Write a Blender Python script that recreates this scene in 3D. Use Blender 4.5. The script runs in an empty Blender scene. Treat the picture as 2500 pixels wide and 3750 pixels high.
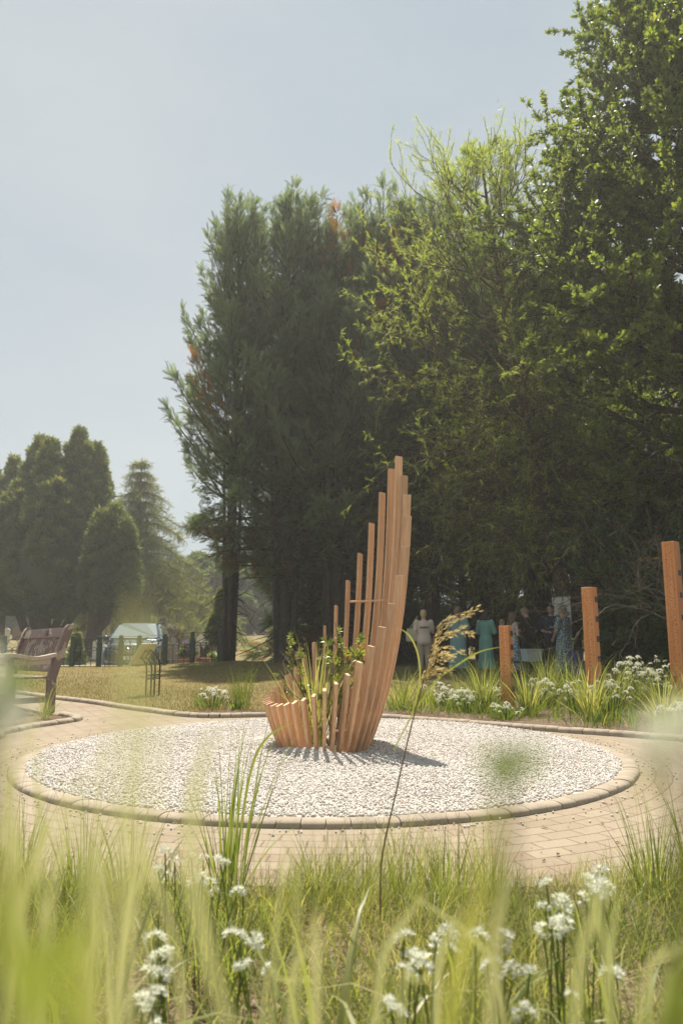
import bpy, bmesh, math, random
import numpy as np
from mathutils import Vector, Matrix

rng = np.random.default_rng(11)
random.seed(11)
SC = bpy.context.scene
COL = SC.collection

# ------------------------------------------------------------------ camera
PITCH = math.radians(9.36)
FPX = 2700.0                                    # focal length in pixels of the 2500 x 3750 photo
CAM_H = 1.0
cam_data = bpy.data.cameras.new('camera')
cam = bpy.data.objects.new('camera', cam_data)
COL.objects.link(cam)
cam.location = (0, 0, CAM_H)
cam.rotation_euler = (math.radians(90) + PITCH, 0, 0)
cam_data.sensor_fit = 'VERTICAL'
cam_data.sensor_height = 36.0
cam_data.sensor_width = 24.0
cam_data.lens = FPX / 3750.0 * 36.0
cam_data.clip_start = 0.02
cam_data.clip_end = 3000
cam_data.dof.use_dof = True
cam_data.dof.focus_distance = 6.0
cam_data.dof.aperture_fstop = 3.6
SC.camera = cam

# ------------------------------------------------------------------ sky, sun, exposure
SUN_EL = math.radians(66)
SUN_AZ = math.radians(-9)                       # from straight ahead (+Y), negative to the left
world = bpy.data.worlds.new('World')
SC.world = world
world.use_nodes = True
wn = world.node_tree
wn.nodes.clear()
sky = wn.nodes.new('ShaderNodeTexSky')
sky.sky_type = 'NISHITA'
sky.sun_disc = False
sky.sun_elevation = SUN_EL
sky.sun_rotation = SUN_AZ % (2 * math.pi)
sky.air_density = 1.0
sky.dust_density = 0.6
sky.ozone_density = 1.2
bg = wn.nodes.new('ShaderNodeBackground')
bg.inputs['Strength'].default_value = 0.1
wo = wn.nodes.new('ShaderNodeOutputWorld')
hz = wn.nodes.new('ShaderNodeMix')               # thin high cloud veils the blue
hz.data_type = 'RGBA'
hz.inputs[0].default_value = 0.87
hz.inputs[7].default_value = (2.75, 2.95, 3.02, 1)
wtc = wn.nodes.new('ShaderNodeTexCoord')
wmp = wn.nodes.new('ShaderNodeMapping')
wmp.inputs['Scale'].default_value = (1.0, 1.0, 2.2)
wn.links.new(wtc.outputs['Generated'], wmp.inputs['Vector'])
wnz = wn.nodes.new('ShaderNodeTexNoise')
wnz.inputs['Scale'].default_value = 1.6
wnz.inputs['Detail'].default_value = 5
wnz.inputs['Roughness'].default_value = 0.5
wn.links.new(wmp.outputs[0], wnz.inputs['Vector'])
wrp = wn.nodes.new('ShaderNodeValToRGB')
wrp.color_ramp.elements[0].position = 0.32
wrp.color_ramp.elements[0].color = (2.1, 2.5, 2.7, 1)
wrp.color_ramp.elements[1].position = 0.70
wrp.color_ramp.elements[1].color = (2.95, 3.15, 3.12, 1)
wn.links.new(wnz.outputs[0], wrp.inputs[0])
wn.links.new(wrp.outputs[0], hz.inputs[7])
wn.links.new(sky.outputs[0], hz.inputs[6])
wn.links.new(hz.outputs[2], bg.inputs['Color'])
wn.links.new(bg.outputs[0], wo.inputs['Surface'])
sun_data = bpy.data.lights.new('sun', 'SUN')
sun_data.energy = 4.6
sun_data.angle = math.radians(0.6)
sun_data.color = (1.0, 0.93, 0.82)
sun = bpy.data.objects.new('sun', sun_data)
COL.objects.link(sun)
to_sun = Vector((math.sin(SUN_AZ) * math.cos(SUN_EL), math.cos(SUN_AZ) * math.cos(SUN_EL), math.sin(SUN_EL)))
sun.rotation_euler = to_sun.to_track_quat('Z', 'Y').to_euler()
SC.view_settings.view_transform = 'Standard'
SC.view_settings.look = 'None'
SC.view_settings.exposure = 0.95
SC.view_settings.gamma = 1.0
SC.cycles.use_denoising = True
SC.cycles.max_bounces = 10
SC.cycles.transparent_max_bounces = 10
SC.cycles.diffuse_bounces = 7
SC.cycles.glossy_bounces = 3
SC.cycles.transmission_bounces = 8
SC.cycles.caustics_reflective = False
SC.cycles.caustics_refractive = False

# ------------------------------------------------------------------ helpers
CP, SP = math.cos(PITCH), math.sin(PITCH)


def ray(px, py):
    a = (px - 1250) / FPX
    b = (1875 - py) / FPX
    return Vector((a, CP - b * SP, SP + b * CP))


def G(px, py, z=0.0):
    """point of the plane z that the photo shows at (px, py)"""
    r = ray(px, py)
    t = (z - CAM_H) / r.z
    return Vector((r.x * t, r.y * t, z))


def P(px, py, Y):
    """point at the distance Y that the photo shows at (px, py)"""
    r = ray(px, py)
    t = Y / r.y
    return Vector((r.x * t, Y, CAM_H + r.z * t))


def sm(a, b, x):
    t = np.clip((x - a) / (b - a), 0, 1)
    return t * t * (3 - 2 * t)


def zg(x, y):
    """height of the terrain"""
    x = np.asarray(x, float)
    y = np.asarray(y, float)
    z = 0.05 * sm(12, 20, y)
    left = 1 - sm(-5.0, -2.5, x)
    z = z - 0.36 * sm(22.1, 23.2, y) * left
    z = z + (0.36 * left + 0.75) * sm(29, 70, y)
    z = z + 0.16 * np.exp(-((x + 3.4) / 1.6) ** 2 - ((y - 22.4) / 1.6) ** 2)
    z = z + 0.03 * np.sin(x * 0.7 + 1) * np.sin(y * 0.45) * sm(11, 14, y)
    return z


def Z(x, y):
    return float(zg(x, y))


def link(name, data, parent=None):
    o = bpy.data.objects.new(name, data)
    COL.objects.link(o)
    if parent is not None:
        o.parent = parent
    return o


def tag(o, label=None, cat=None, group=None, kind=None):
    if label:
        o['label'] = label
    if cat:
        o['category'] = cat
    if group:
        o['group'] = group
    if kind:
        o['kind'] = kind
    return o


def thing(name, label, cat, loc=(0, 0, 0), rz=0.0, group=None):
    o = bpy.data.objects.new(name, None)
    COL.objects.link(o)
    o.empty_display_size = 0.1
    o.location = loc
    o.rotation_euler = (0, 0, rz)
    return tag(o, label, cat, group)


def dup(root, loc, rz=0.0, scale=1.0, label=None):
    def cp(o, parent):
        c = o.copy()
        COL.objects.link(c)
        c.parent = parent
        for ch in list(o.children):
            cp(ch, c)
        return c
    r = cp(root, None)
    r.location = loc
    r.rotation_euler = (0, 0, rz)
    r.scale = (scale, scale, scale) if not isinstance(scale, tuple) else scale
    if label:
        r['label'] = label
    return r


def mesh_np(name, V, Fs, mats, midx=None, tint=None, smooth=False):
    """V (n,3); Fs: list of (m,k) index arrays; midx: one material index per array"""
    me = bpy.data.meshes.new(name)
    V = np.ascontiguousarray(V, dtype=np.float32)
    me.vertices.add(len(V))
    me.vertices.foreach_set('co', V.ravel())
    Fs = [np.asarray(f, dtype=np.int32) for f in Fs if len(f)]
    loops = np.concatenate([f.ravel() for f in Fs])
    sizes = np.concatenate([np.full(len(f), f.shape[1], np.int32) for f in Fs])
    starts = np.concatenate([[0], np.cumsum(sizes)[:-1]]).astype(np.int32)
    me.loops.add(len(loops))
    me.loops.foreach_set('vertex_index', loops)
    me.polygons.add(len(sizes))
    me.polygons.foreach_set('loop_start', starts)
    try:
        me.polygons.foreach_set('loop_total', sizes)
    except Exception:
        pass
    if not isinstance(mats, (list, tuple)):
        mats = [mats]
    for m in mats:
        me.materials.append(m)
    if midx is not None:
        me.polygons.foreach_set('material_index', np.concatenate([np.full(len(f), i, np.int32) for f, i in zip(Fs, midx)]))
    if smooth:
        me.polygons.foreach_set('use_smooth', np.ones(len(sizes), dtype=bool))
    if tint is not None:
        at = me.attributes.new('tint', 'FLOAT', 'POINT')
        at.data.foreach_set('value', np.ascontiguousarray(tint, dtype=np.float32))
    me.update(calc_edges=True)
    return me


def merge(parts):
    """[(V, F, tint)] with equal face size -> one"""
    Vs, Fs, Ts, n = [], [], [], 0
    for V, F, T in parts:
        Vs.append(V)
        Fs.append(np.asarray(F) + n)
        Ts.append(T)
        n += len(V)
    return np.concatenate(Vs), np.concatenate(Fs), np.concatenate(Ts)


class MB:
    """collects simple shapes into one mesh"""

    def __init__(self):
        self.v = []
        self.f = []
        self.m = []
        self.cur = 0

    def add(self, vs, fs, mat=None):
        n = len(self.v)
        self.v += [tuple(q) for q in vs]
        self.f += [tuple(i + n for i in f) for f in fs]
        self.m += [self.cur if mat is None else mat] * len(fs)

    def box(self, c, s, rot=None, mat=None):
        hx, hy, hz = s[0] / 2, s[1] / 2, s[2] / 2
        vs = [Vector((x, y, z)) for z in (-hz, hz) for y in (-hy, hy) for x in (-hx, hx)]
        if rot is not None:
            vs = [rot @ q for q in vs]
        c = Vector(c)
        self.add([q + c for q in vs], [(0, 2, 3, 1), (4, 5, 7, 6), (0, 1, 5, 4), (2, 6, 7, 3), (0, 4, 6, 2), (1, 3, 7, 5)], mat)

    def beam(self, p, q, w, d, side=Vector((1, 0, 0)), mat=None):
        p, q = Vector(p), Vector(q)
        t = (q - p).normalized()
        s = (side - t * side.dot(t)).normalized()
        u = t.cross(s)
        vs = [a + s * i * w / 2 + u * j * d / 2 for a in (p, q) for i, j in ((-1, -1), (1, -1), (1, 1), (-1, 1))]
        self.add(vs, [(3, 2, 1, 0), (4, 5, 6, 7), (0, 1, 5, 4), (1, 2, 6, 5), (2, 3, 7, 6), (3, 0, 4, 7)], mat)

    def tube(self, pts, rad, n=8, mat=None, cap=True):
        pts = [Vector(p) for p in pts]
        if not hasattr(rad, '__len__'):
            rad = [rad] * len(pts)
        rings = []
        ref = None
        for i, p in enumerate(pts):
            t = (pts[min(i + 1, len(pts) - 1)] - pts[max(i - 1, 0)])
            t = t.normalized() if t.length > 1e-9 else Vector((0, 0, 1))
            if ref is None:
                ref = Vector((1, 0, 0)) if abs(t.x) < 0.9 else Vector((0, 1, 0))
            s = (ref - t * ref.dot(t)).normalized()
            ref = s
            u = t.cross(s)
            rings.append([p + (s * math.cos(2 * math.pi * k / n) + u * math.sin(2 * math.pi * k / n)) * rad[i] for k in range(n)])
        vs = [q for r in rings for q in r]
        fs = []
        for i in range(len(pts) - 1):
            for k in range(n):
                fs.append((i * n + k, i * n + (k + 1) % n, (i + 1) * n + (k + 1) % n, (i + 1) * n + k))
        if cap:
            fs.append(tuple(range(n - 1, -1, -1)))
            fs.append(tuple((len(pts) - 1) * n + k for k in range(n)))
        self.add(vs, fs, mat)

    def lathe(self, prof, n=20, c=(0, 0, 0), mat=None):
        c = Vector(c)
        vs = [c + Vector((r * math.cos(2 * math.pi * k / n), r * math.sin(2 * math.pi * k / n), z)) for r, z in prof for k in range(n)]
        fs = [(i * n + k, i * n + (k + 1) % n, (i + 1) * n + (k + 1) % n, (i + 1) * n + k) for i in range(len(prof) - 1) for k in range(n)]
        fs.append(tuple(range(n - 1, -1, -1)))
        fs.append(tuple((len(prof) - 1) * n + k for k in range(n)))
        self.add(vs, fs, mat)

    def prism(self, poly, depth, M=None, mat=None):
        """poly: 2D outline in x,z (counter-clockwise seen from -y), extruded along +y by depth"""
        n = len(poly)
        vs = [Vector((x, 0, z)) for x, z in poly] + [Vector((x, depth, z)) for x, z in poly]
        if M is not None:
            vs = [M @ q for q in vs]
        fs = [tuple(range(n)), tuple(range(2 * n - 1, n - 1, -1))]
        fs += [(k, k + n, (k + 1) % n + n, (k + 1) % n) for k in range(n)]
        self.add(vs, fs, mat)

    def loft(self, rings, mat=None, cap=True):
        n = len(rings[0])
        vs = [q for r in rings for q in r]
        fs = [(i * n + k, i * n + (k + 1) % n, (i + 1) * n + (k + 1) % n, (i + 1) * n + k) for i in range(len(rings) - 1) for k in range(n)]
        if cap:
            fs.append(tuple(range(n - 1, -1, -1)))
            fs.append(tuple((len(rings) - 1) * n + k for k in range(n)))
        self.add(vs, fs, mat)

    def ball(self, c, r, nu=12, nv=8, rot=None, mat=None):
        if not hasattr(r, '__len__'):
            r = (r, r, r)
        c = Vector(c)
        vs = [Vector((0, 0, -r[2]))]
        for i in range(1, nv):
            a = math.pi * i / nv - math.pi / 2
            for k in range(nu):
                b = 2 * math.pi * k / nu
                vs.append(Vector((r[0] * math.cos(a) * math.cos(b), r[1] * math.cos(a) * math.sin(b), r[2] * math.sin(a))))
        vs.append(Vector((0, 0, r[2])))
        if rot is not None:
            vs = [rot @ q for q in vs]
        fs = [(0, 1 + (k + 1) % nu, 1 + k) for k in range(nu)]
        for i in range(nv - 2):
            for k in range(nu):
                fs.append((1 + i * nu + k, 1 + i * nu + (k + 1) % nu, 1 + (i + 1) * nu + (k + 1) % nu, 1 + (i + 1) * nu + k))
        o = 1 + (nv - 2) * nu
        fs += [(o + k, o + (k + 1) % nu, o + nu) for k in range(nu)]
        self.add([q + c for q in vs], fs, mat)

    def build(self, name, mats, parent=None, smooth=False, bevel=0.0, fix=True):
        me = bpy.data.meshes.new(name)
        me.from_pydata(self.v, [], self.f)
        if not isinstance(mats, (list, tuple)):
            mats = [mats]
        for m in mats:
            me.materials.append(m)
        me.polygons.foreach_set('material_index', self.m)
        if fix or bevel:
            bm = bmesh.new()
            bm.from_mesh(me)
            if fix:
                bmesh.ops.recalc_face_normals(bm, faces=bm.faces)
            if bevel:
                es = [e for e in bm.edges if len(e.link_faces) == 2 and e.calc_face_angle(0) > 0.6]
                bmesh.ops.bevel(bm, geom=es, offset=bevel, segments=2, profile=0.5, affect='EDGES')
            bm.to_mesh(me)
            bm.free()
        if smooth:
            me.polygons.foreach_set('use_smooth', [True] * len(me.polygons))
            if smooth is not True:
                me.set_sharp_from_angle(angle=smooth)
        return link(name, me, parent)


def scatter(tv, tf, pos, X, N, size, jitter=0.0):
    """copies of a template (tv: m x 3, x along the leaf, z its normal) at pos, leaf axis X, normal near N"""
    pos = np.asarray(pos, float)
    X = np.asarray(X, float)
    X = X / (np.linalg.norm(X, axis=1, keepdims=True) + 1e-9)
    N = np.asarray(N, float)
    Y = np.cross(N, X)
    Y = Y / (np.linalg.norm(Y, axis=1, keepdims=True) + 1e-9)
    Zx = np.cross(X, Y)
    size = np.asarray(size, float)[:, None, None]
    V = (tv[None, :, 0:1] * X[:, None] + tv[None, :, 1:2] * Y[:, None] + tv[None, :, 2:3] * Zx[:, None]) * size + pos[:, None]
    n, m = len(pos), len(tv)
    F = (np.asarray(tf)[None] + (np.arange(n) * m)[:, None, None]).reshape(-1, np.asarray(tf).shape[1])
    return V.reshape(-1, 3), F


def blades(base, az, lean, length, width, segs=5, droop=1.0, twist=None):
    """curved tapering grass blades; base (n,3), az direction it leans to, lean start angle from vertical"""
    n = len(base)
    base = np.asarray(base, float)
    az, lean, length, width = [np.broadcast_to(np.asarray(q, float), (n,)) for q in (az, lean, length, width)]
    droop = np.broadcast_to(np.asarray(droop, float), (n,))
    hd = np.stack([np.cos(az), np.sin(az), np.zeros(n)], 1)
    sd = np.stack([-np.sin(az), np.cos(az), np.zeros(n)], 1)
    if twist is not None:
        sd = sd * np.cos(twist)[:, None] + hd * np.sin(twist)[:, None]
    p = base.copy()
    ang = lean.copy()
    L, Rr = [], []
    for i in range(segs + 1):
        t = i / segs
        w = width * (0.55 + 0.9 * t if t < 0.4 else 0.91 * (1 - t) / 0.6 + 0.02) * 0.5
        L.append(p - sd * w[:, None])
        Rr.append(p + sd * w[:, None])
        st = length / segs
        p = p + hd * (np.sin(ang) * st)[:, None] + np.array([0, 0, 1.0])[None] * (np.cos(ang) * st)[:, None]
        ang = ang + droop * (0.25 + t) * 1.3 / segs
    V = np.stack([q for pr in zip(L, Rr) for q in pr], 1)
    m = 2 * (segs + 1)
    tf = np.array([[2 * i, 2 * i + 1, 2 * i + 3, 2 * i + 2] for i in range(segs)])
    F = (tf[None] + (np.arange(n) * m)[:, None, None]).reshape(-1, 4)
    return V.reshape(-1, 3), F


def tubes_np(polys, n=5):
    """polys: list of (points, radii) -> V, F of joined branch tubes (numpy)"""
    Vs, Fs, o = [], [], 0
    ang = np.arange(n) * 2 * np.pi / n
    ca, sa = np.cos(ang), np.sin(ang)
    for pts, rad in polys:
        pts = np.asarray(pts, float)
        rad = np.asarray(rad, float)
        t = np.gradient(pts, axis=0)
        t /= (np.linalg.norm(t, axis=1, keepdims=True) + 1e-9)
        ref = np.array([1.0, 0.13, 0.07]) if abs(t[0, 0]) < 0.85 else np.array([0.1, 1.0, 0.05])
        s = ref[None] - t * (t @ ref)[:, None]
        s /= (np.linalg.norm(s, axis=1, keepdims=True) + 1e-9)
        u = np.cross(t, s)
        V = pts[:, None] + rad[:, None, None] * (s[:, None] * ca[None, :, None] + u[:, None] * sa[None, :, None])
        k = len(pts)
        i = np.arange(k - 1)[:, None] * n
        a = np.arange(n)[None]
        b = (np.arange(n)[None] + 1) % n
        F = np.stack([i + a, i + b, i + n + b, i + n + a], -1).reshape(-1, 4)
        Vs.append(V.reshape(-1, 3))
        Fs.append(F + o)
        o += k * n
    return np.concatenate(Vs), np.concatenate(Fs)


# ------------------------------------------------------------------ materials
class NT:
    def __init__(self, name):
        self.m = bpy.data.materials.new(name)
        self.m.use_nodes = True
        self.t = self.m.node_tree
        self.t.nodes.clear()
        self.out = self.n('ShaderNodeOutputMaterial')

    def n(self, typ, **kw):
        nd = self.t.nodes.new(typ)
        for k, v in kw.items():
            if hasattr(nd, k):
                setattr(nd, k, v)
            else:
                nd.inputs[k.replace('_', ' ')].default_value = v
        return nd

    def l(self, a, b):
        self.t.links.new(a, b)

    def math(self, op, a, b=None, c=None):
        nd = self.t.nodes.new('ShaderNodeMath')
        nd.operation = op
        for i, q in enumerate((a, b, c)):
            if q is None:
                continue
            if isinstance(q, (int, float)):
                nd.inputs[i].default_value = q
            else:
                self.l(q, nd.inputs[i])
        return nd.outputs[0]

    def mix(self, f, a, b, blend='MIX'):
        nd = self.t.nodes.new('ShaderNodeMix')
        nd.data_type = 'RGBA'
        nd.blend_type = blend
        for i, q in ((0, f), (6, a), (7, b)):
            if isinstance(q, (int, float)):
                nd.inputs[i].default_value = q
            elif isinstance(q, tuple):
                nd.inputs[i].default_value = (*q, 1)
            else:
                self.l(q, nd.inputs[i])
        return nd.outputs[2]

    def ramp(self, fac, stops, interp='LINEAR'):
        nd = self.t.nodes.new('ShaderNodeValToRGB')
        cr = nd.color_ramp
        cr.interpolation = interp
        while len(cr.elements) > 1:
            cr.elements.remove(cr.elements[-1])
        for i, (p, c) in enumerate(stops):
            e = cr.elements[0] if i == 0 else cr.elements.new(p)
            e.position = p
            e.color = (*c, 1) if isinstance(c, tuple) else (c, c, c, 1)
        self.l(fac, nd.inputs[0])
        return nd.outputs[0]

    def noise(self, scale, detail=4, rough=0.6, vec=None, dist=0.0):
        nd = self.t.nodes.new('ShaderNodeTexNoise')
        nd.inputs['Scale'].default_value = scale
        nd.inputs['Detail'].default_value = detail
        nd.inputs['Roughness'].default_value = rough
        nd.inputs['Distortion'].default_value = dist
        if vec is not None:
            self.l(vec, nd.inputs['Vector'])
        return nd.outputs[0]

    def coord(self, which='Object', scale=None, rot=None):
        o = self.n('ShaderNodeTexCoord').outputs[which]
        if scale is None and rot is None:
            return o
        mp = self.n('ShaderNodeMapping')
        if scale:
            mp.inputs['Scale'].default_value = scale
        if rot:
            mp.inputs['Rotation'].default_value = rot
        self.l(o, mp.inputs['Vector'])
        return mp.outputs[0]

    def bump(self, h, strength=0.3, dist=0.01):
        b = self.n('ShaderNodeBump')
        b.inputs['Strength'].default_value = strength
        b.inputs['Distance'].default_value = dist
        self.l(h, b.inputs['Height'])
        return b.outputs[0]

    def bsdf(self, color, rough=0.6, normal=None, metal=0.0, spec=0.4, **kw):
        b = self.n('ShaderNodeBsdfPrincipled')
        for key, q in (('Base Color', color), ('Roughness', rough), ('Metallic', metal), ('Specular IOR Level', spec)):
            if isinstance(q, tuple):
                b.inputs[key].default_value = (*q, 1)
            elif isinstance(q, (int, float)):
                b.inputs[key].default_value = q
            else:
                self.l(q, b.inputs[key])
        for k, v in kw.items():
            b.inputs[k.replace('_', ' ')].default_value = v
        if normal is not None:
            self.l(normal, b.inputs['Normal'])
        return b.outputs[0]

    def done(self, sh):
        self.l(sh, self.out.inputs['Surface'])
        return self.m


def plain(name, color, rough=0.6, var=0.18, scale=12.0, bump=0.15, bscale=60.0, metal=0.0, spec=0.4, bdist=0.004):
    t = NT(name)
    vec = t.coord()
    nz = t.noise(scale, 5, 0.6, vec)
    dark = tuple(c * (1 - var) for c in color)
    lite = tuple(min(1, c * (1 + var)) for c in color)
    c = t.ramp(nz, [(0.3, dark), (0.7, lite)])
    nb = t.noise(bscale, 4, 0.6, vec)
    return t.done(t.bsdf(c, rough, t.bump(nb, bump, bdist), metal, spec))


def leafm(name, stops, trans=0.35, tcol=(1.25, 1.3, 0.6), rough=0.5, spec=0.35):
    """foliage: colour by the leaf's own tint, part of the light passes through"""
    t = NT(name)
    a = t.n('ShaderNodeAttribute')
    a.attribute_name = 'tint'
    c = t.ramp(a.outputs['Fac'], stops)
    b = t.bsdf(c, rough, None, 0.0, spec)
    tr = t.n('ShaderNodeBsdfTranslucent')
    t.l(t.mix(1.0, c, tcol, 'MULTIPLY'), tr.inputs['Color'])
    mx = t.n('ShaderNodeMixShader')
    mx.inputs[0].default_value = trans
    t.l(b, mx.inputs[1])
    t.l(tr.outputs[0], mx.inputs[2])
    return t.done(mx.outputs[0])


def wood(name, c1, c2, scale=1.0, axis='Z', rough=0.6, bump=0.12):
    """long grain along one object axis, with pores"""
    t = NT(name)
    oi = t.n('ShaderNodeObjectInfo')
    sc = {'Z': (14, 14, 0.9), 'X': (0.9, 14, 14), 'Y': (14, 0.9, 14)}[axis]
    vec = t.coord('Object', tuple(q * scale for q in sc))
    ad = t.n('ShaderNodeVectorMath', operation='ADD')
    t.l(vec, ad.inputs[0])
    cb = t.n('ShaderNodeCombineXYZ')
    t.l(t.math('MULTIPLY', oi.outputs['Random'], 37.0), cb.inputs[0])
    t.l(t.math('MULTIPLY', oi.outputs['Random'], 91.0), cb.inputs[1])
    t.l(cb.outputs[0], ad.inputs[1])
    n1 = t.noise(2.2, 6, 0.65, ad.outputs[0], 0.6)
    n2 = t.noise(9.0, 5, 0.7, ad.outputs[0])
    f = t.math('ADD', t.math('MULTIPLY', n1, 0.65), t.math('MULTIPLY', n2, 0.35))
    c = t.ramp(f, [(0.32, c1), (0.62, c2)])
    st = t.noise(1.3, 5, 0.7, t.coord('Object', (6, 6, 1.1)))
    c = t.mix(t.ramp(st, [(0.52, 0.0), (0.78, 0.5)]), c, tuple(q * 0.62 for q in c1))
    hv = t.n('ShaderNodeHueSaturation')
    t.l(c, hv.inputs['Color'])
    t.l(t.math('ADD', 0.80, t.math('MULTIPLY', oi.outputs['Random'], 0.36)), hv.inputs['Value'])
    return t.done(t.bsdf(hv.outputs[0], rough, t.bump(n2, bump, 0.003), 0, 0.35))


M = {}
M['tan_timber'] = wood('tan_timber', (0.44, 0.25, 0.135), (0.68, 0.44, 0.265))
M['orange_timber_side'] = wood('orange_timber_side', (0.44, 0.155, 0.05), (0.62, 0.275, 0.10), 0.6)
M['black_metal'] = plain('black_metal', (0.012, 0.012, 0.013), 0.45)
M['grey_metal'] = plain('grey_metal', (0.2, 0.2, 0.2), 0.4, metal=0.6)
M['bark'] = plain('bark', (0.10, 0.065, 0.045), 0.9, 0.45, 9, 0.8, 26, bdist=0.03)
M['dark_bark'] = plain('dark_bark', (0.055, 0.042, 0.034), 0.9, 0.4, 9, 0.8, 26, bdist=0.03)
M['red_bark'] = plain('red_bark', (0.16, 0.085, 0.055), 0.9, 0.4, 6, 0.9, 16, bdist=0.03)
M['twig'] = plain('twig', (0.16, 0.125, 0.09), 0.85, 0.3, 14, 0.3, 40)


def mk_hole_timber():
    """orange timber with scattered drilled holes (insect holes) on its broad face"""
    t = NT('orange_timber_drilled')
    vec = t.coord('Object', (9, 9, 0.5))
    n1 = t.noise(2.0, 6, 0.65, vec, 0.5)
    c = t.ramp(n1, [(0.3, (0.52, 0.19, 0.06)), (0.65, (0.70, 0.32, 0.13))])
    ob = t.coord('Object')
    v = t.n('ShaderNodeTexVoronoi', feature='F1', voronoi_dimensions='2D')
    v.inputs['Scale'].default_value = 34
    v.inputs['Randomness'].default_value = 0.95
    sx = t.n('ShaderNodeSeparateXYZ')
    t.l(ob, sx.inputs[0])
    cb = t.n('ShaderNodeCombineXYZ')
    t.l(sx.outputs[0], cb.inputs[0])
    t.l(sx.outputs[2], cb.inputs[1])
    t.l(cb.outputs[0], v.inputs['Vector'])
    wn_ = t.n('ShaderNodeTexWhiteNoise', noise_dimensions='3D')
    t.l(v.outputs['Color'], wn_.inputs['Vector'])
    rad = t.math('MULTIPLY', t.math('ADD', wn_.outputs['Value'], 0.15), 0.17)
    hole = t.math('LESS_THAN', v.outputs['Distance'], rad)
    # a clear margin along the edges of the face
    inx = t.math('LESS_THAN', t.math('ABSOLUTE', sx.outputs[0]), 0.06)
    hole = t.math('MULTIPLY', hole, inx)
    inz = t.math('GREATER_THAN', sx.outputs[2], 0.12)
    hole = t.math('MULTIPLY', hole, inz)
    c2 = t.mix(hole, c, (0.025, 0.012, 0.006))
    h = t.math('SUBTRACT', 1.0, hole)
    return t.done(t.bsdf(c2, 0.6, t.bump(h, 0.6, 0.006), 0, 0.3))


M['orange_timber_drilled'] = mk_hole_timber()

# ------------------------------------------------------------------ ground materials
def mk_lawn():
    t = NT('dry_lawn')
    ob = t.coord('Object')
    n1 = t.noise(0.35, 5, 0.65, ob)
    n2 = t.noise(2.6, 6, 0.7, ob)
    n3 = t.noise(38, 4, 0.7, ob)
    f = t.math('ADD', t.math('MULTIPLY', n1, 0.45), t.math('ADD', t.math('MULTIPLY', n2, 0.35), t.math('MULTIPLY', n3, 0.2)))
    c = t.ramp(f, [(0.34, (0.08, 0.085, 0.03)), (0.45, (0.18, 0.145, 0.06)), (0.58, (0.25, 0.195, 0.095)), (0.72, (0.30, 0.24, 0.13))])
    return t.done(t.bsdf(c, 0.95, t.bump(n3, 0.9, 0.03), 0, 0.1))


def mk_paving(cx, cy):
    """clay block paving laid in courses that run round the gravel circle"""
    t = NT('block_paving')
    ob = t.coord('Object')
    s = t.n('ShaderNodeSeparateXYZ')
    wob = t.noise(1.1, 3, 0.5, ob)
    t.l(ob, s.inputs[0])
    x = t.math('SUBTRACT', s.outputs[0], cx)
    y = t.math('SUBTRACT', s.outputs[1], cy)
    r = t.math('SQRT', t.math('ADD', t.math('MULTIPLY', x, x), t.math('MULTIPLY', y, y)))
    r = t.math('ADD', r, t.math('MULTIPLY', wob, 0.035))
    th = t.math('ARCTAN2', x, t.math('MULTIPLY', y, -1.0))
    rw = t.math('DIVIDE', r, 0.112)
    row = t.math('FLOOR', rw)
    fr = t.math('FRACT', rw)
    u = t.math('MULTIPLY', t.math('MULTIPLY', th, t.math('ADD', row, 0.5)), 0.112 / 0.215)
    u = t.math('ADD', u, t.math('MULTIPLY', t.math('FRACT', t.math('MULTIPLY', row, 0.382)), 1.0))
    fu = t.math('FRACT', u)
    ci = t.math('FLOOR', u)
    er = t.math('MULTIPLY', t.math('MINIMUM', fr, t.math('SUBTRACT', 1.0, fr)), 0.112)
    eu = t.math('MULTIPLY', t.math('MINIMUM', fu, t.math('SUBTRACT', 1.0, fu)), 0.215)
    e = t.math('MINIMUM', er, eu)
    nz = t.noise(30, 4, 0.7, ob)
    e2 = t.math('ADD', e, t.math('MULTIPLY', t.math('SUBTRACT', nz, 0.5), 0.006))
    joint = t.n('ShaderNodeMapRange', interpolation_type='SMOOTHSTEP')
    joint.inputs['From Min'].default_value = 0.002
    joint.inputs['From Max'].default_value = 0.0065
    t.l(e2, joint.inputs['Value'])
    wn_ = t.n('ShaderNodeTexWhiteNoise', noise_dimensions='2D')
    cb = t.n('ShaderNodeCombineXYZ')
    t.l(row, cb.inputs[0])
    t.l(ci, cb.inputs[1])
    t.l(cb.outputs[0], wn_.inputs['Vector'])
    base = t.ramp(wn_.outputs['Value'], [(0.0, (0.265, 0.208, 0.145)), (0.45, (0.295, 0.235, 0.167)), (0.85, (0.325, 0.262, 0.19)), (1.0, (0.265, 0.19, 0.132))])
    big = t.noise(0.9, 5, 0.65, ob)
    base = t.mix(t.ramp(big, [(0.35, 0.0), (0.7, 0.75)]), base, (0.335, 0.283, 0.205))
    stn = t.noise(2.3, 6, 0.7, ob)
    base = t.mix(t.ramp(stn, [(0.56, 0.0), (0.72, 0.4)]), base, (0.19, 0.155, 0.115))
    fine = t.noise(90, 4, 0.7, ob)
    base = t.mix(0.35, base, t.ramp(fine, [(0.3, (0.5, 0.5, 0.5)), (0.7, (1, 1, 1))]), 'MULTIPLY')
    jc = t.ramp(nz, [(0.3, (0.15, 0.105, 0.07)), (0.7, (0.235, 0.175, 0.12))])
    c = t.mix(joint.outputs[0], jc, base)
    h = t.math('ADD', t.math('MULTIPLY', joint.outputs[0], 1.0), t.math('MULTIPLY', fine, 0.18))
    return t.done(t.bsdf(c, 0.88, t.bump(h, 0.6, 0.006), 0, 0.25))


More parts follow.
